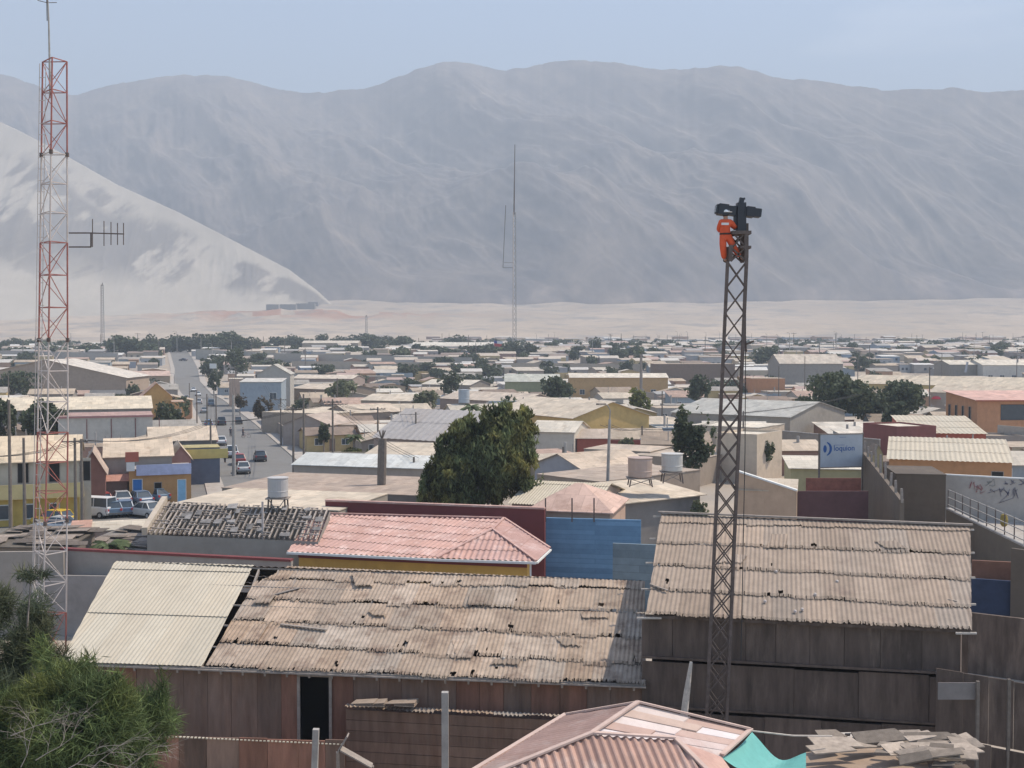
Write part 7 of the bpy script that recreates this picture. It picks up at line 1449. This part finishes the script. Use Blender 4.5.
# the far town past those: low houses that run together into one mass
m_plain = mat('distant_surface', (1, 1, 1), var=.12, scale=.4); fm = MB(); tc_ = 0
for (Ya, Yb, want, rr) in ((300, 420, 40, 4.0), (420, 560, 110, 4.4), (560, 700, 230, 5.0), (700, 900, 260, 6.0), (900, 1150, 200, 8), (1150, 1400, 120, 10)):
    got = 0; tries = 0
    while got < want and tries < want * 10:
        tries += 1; Y = math.sqrt(R.uniform(Ya ** 2, Yb ** 2)); px = R.uniform(-30, 1054); x = (px - 512) / F * Y
        if Y > 700 and px < 420 and R.random() < .45: continue
        if Y > 1050 and px < 430: continue
        if not free(x, Y, rr * .8): continue
        W_ = R.uniform(1.5, 2.6) * rr; D = R.uniform(1.3, 1.8) * rr; yw = R.choice([.3, .1, .05]) + R.uniform(-.05, .05); h = R.uniform(2.6, 3.6) * (1.3 if R.random() < .12 else 1); ri = R.uniform(.5, 1.5); z0 = g(Y); Mr = Matrix.Rotation(yw, 3, 'Z'); wc = R.choice(WCOL); rc_ = R.choice(RCOL); o0 = Vector((x, Y, z0))
        Pq = lambda a, b_, z: o0 + Mr @ Vector((a * W_ / 2, b_ * D / 2, z))
        fm.box(o0 + Vector((0, 0, h / 2 - 1)), (W_ * .96, D * .94, h + 2), rz=yw, t=wc)
        if R.random() < .6: fm.face([Pq(-1, -1, h), Pq(1, -1, h), Pq(1, 0, h + ri), Pq(-1, 0, h + ri)], rc_); fm.face([Pq(-1, 1, h), Pq(-1, 0, h + ri), Pq(1, 0, h + ri), Pq(1, 1, h)], rc_); fm.face([Pq(-1, -1, h), Pq(-1, 0, h + ri), Pq(-1, 1, h)], wc); fm.face([Pq(1, -1, h), Pq(1, 1, h), Pq(1, 0, h + ri)], wc)
        else: fm.slab([Pq(-1, -1, h + .1), Pq(1, -1, h + .1), Pq(1, 1, h + .1 + ri * .5), Pq(-1, 1, h + .1 + ri * .5)], .1, rc_)
        if Y < 900:
            for q_ in (-.5, .1, .6):
                if R.random() < .5: c_ = Pq(q_, -.955, 1.6); fm.box(c_, (1.1, .1, 1.1), rz=yw, t=(.05, .06, .07))
        FOOT.append((x, Y, rr * .9)); got += 1
fo = fm.build('distant_houses', m_plain); tag(fo, kind='stuff'); fo['label'] = 'mass of small far houses running together towards the plain'
# scrub and far gardens too many to count
r_ = np.random.default_rng(5); vs_, ts_ = [], []
for k in range(420):
    Y = math.sqrt(R.uniform(430 ** 2, 1250 ** 2)); px = R.uniform(-20, 1044); x = (px - 512) / F * Y
    if not free(x, Y, 1.0) or (Y > 1000 and px < 430): continue
    n_ = 150; H = R.uniform(3, 7.5); rr = H * R.uniform(.45, .9); d = r_.normal(size=(n_, 3)); d /= np.linalg.norm(d, axis=1)[:, None]; p = np.array([x, Y, g(Y) + H * .5]) + d * np.array([rr, rr, H * .5]) * (r_.random(n_) ** .35)[:, None] * (.75 + .5 * vn(d[:, 0] * 2 + k + 5, d[:, 2] * 2 + 9)[:, None])
    a = r_.normal(size=(n_, 3)); a /= np.linalg.norm(a, axis=1)[:, None]; b_ = np.cross(a, r_.normal(size=(n_, 3))); b_ /= np.linalg.norm(b_, axis=1)[:, None]; s_ = rr * .22
    vs_.append(np.stack([p - a * s_, p + b_ * s_, p + a * s_, p - b_ * s_], 1).reshape(-1, 3)); kk = (R.uniform(.7, 1.3) + r_.normal(0, .15, n_)).clip(.3, 2); ts_.append(np.stack([kk, kk, kk], 1))
v_ = np.concatenate(vs_); ob_ = quick('distant_scrub', v_, np.arange(len(v_)).reshape(-1, 4), np.concatenate(ts_), leaf_dark); tag(ob_, kind='stuff'); ob_['label'] = 'dark scrub and garden trees scattered through the far town'
# yard walls between the houses
got = 0; tries = 0
while got < 60 and tries < 1500:
    tries += 1; Y = math.sqrt(R.uniform(130 ** 2, 430 ** 2)); px = R.uniform(0, 1024); x = (px - 512) / F * Y
    if not free(x, Y, 2.6): continue
    Lw = R.uniform(5, 11); yaw = .3 + R.choice([0, PI / 2]); b = MB(); hw_ = R.uniform(1.7, 2.3); b.box((0, 0, hw_ / 2 - .3), (Lw, .18, hw_ + .6)); root = empty('yard_wall', (x, Y, g(Y)), yaw, None, 'wall', 'yard walls between the houses'); i = R.randrange(4); b.build('panel', wmat([(.34, .31, .28), (.4, .35, .3), (.24, .22, .21), (.36, .2, .16)][i]), root)
    c_ = MB(); c_.box((0, 0, hw_ + .04), (Lw + .06, .26, .08)); c_.build('coping', m_conc, root); q_ = px_of((x, Y, g(Y) + 1)); AUTO.append((root, '%s yard wall' % ['grey', 'tan', 'dark', 'reddish'][i], q_[0], q_[1])); FOOT.append((x, Y, 1.5)); got += 1
# small yard trees among the houses
got = 0; tries = 0
while got < 230 and tries < 12000:
    tries += 1; Y = math.sqrt(R.uniform(150 ** 2, 900 ** 2)); px = R.uniform(0, 1024); x = (px - 512) / F * Y
    if not free(x, Y, 1.6): continue
    H = R.uniform(3.6, 7.5); wd_ = H * R.uniform(.8, 1.3); o = copy_tree(protos[R.randrange(6)]); o.location = (x, Y, g(Y)); o.scale = (wd_, wd_, H); o.rotation_euler = (0, 0, R.uniform(0, 6)); tag(o, None, 'tree', 'yard trees between the houses'); q_ = px_of((x, Y, g(Y) + H * .6)); AUTO.append((o, 'small dark yard tree', q_[0], q_[1])); FOOT.append((x, Y, 1.5)); got += 1

# =================================================================== LABELS OF THE MANY: colour and kind, then the landmark beside them
LM = [('the tall radio tower', 53, 380), ('the wide brown warehouse', 60, 372), ('the white panelled warehouse', 105, 425), ('the yellow gabled house', 157, 400), ('the street bend', 196, 385), ('the blue house', 262, 385), ('the tall grey gable house', 275, 370),
      ('the transformer pole', 281, 420), ('the dead palm stump', 381, 455), ('the grey corrugated roof', 415, 427), ('the pepper tree', 480, 440), ('the tall grey tank', 464, 396), ('the tall far mast', 514, 335), ('the flag', 496, 350), ('the long white hall', 450, 347),
      ('the perimeter wall', 330, 355), ('the yellow warehouse', 615, 412), ('the ochre terrace', 620, 378), ('the thick trunked palm', 641, 358), ('the street tree', 692, 430), ('the lattice tower', 735, 380), ('the pink water tank', 640, 467), ('the broad grey house', 810, 362),
      ('the big dark trees', 860, 400), ('the school roof', 960, 385), ('the two storey orange house', 995, 410), ('the white walled house', 1010, 368), ('the small far mast', 102, 320), ('the billboard', 840, 450), ('the brown block', 695, 364), ('the cream hall', 330, 345), ('the low tan hall', 562, 350)]
from collections import defaultdict
D_ = defaultdict(list)
for (o, d, x, y) in AUTO:
    near = min(LM, key=lambda l: abs(l[1] - x) + 2.2 * abs(l[2] - y)); dx, dy = x - near[1], y - near[2]
    rel = ('right of' if dx > 0 else 'left of') if abs(dx) > 2.5 * abs(dy) else ('below' if dy > 0 else 'above'); D_[(d, rel, near[0])].append((abs(dx) + abs(dy), o))
ORD = ['nearest', 'second', 'third', 'fourth', 'fifth', 'sixth', 'seventh', 'eighth', 'ninth', 'tenth', 'eleventh', 'twelfth']
for (d, rel, lm), L_ in D_.items():
    L_.sort(key=lambda t: t[0])
    for i, (_, o) in enumerate(L_):
        o['label'] = '%s %s %s' % (d, rel, lm) if len(L_) == 1 else '%s %s %s %s' % (ORD[min(i, 11)], d, rel, lm)
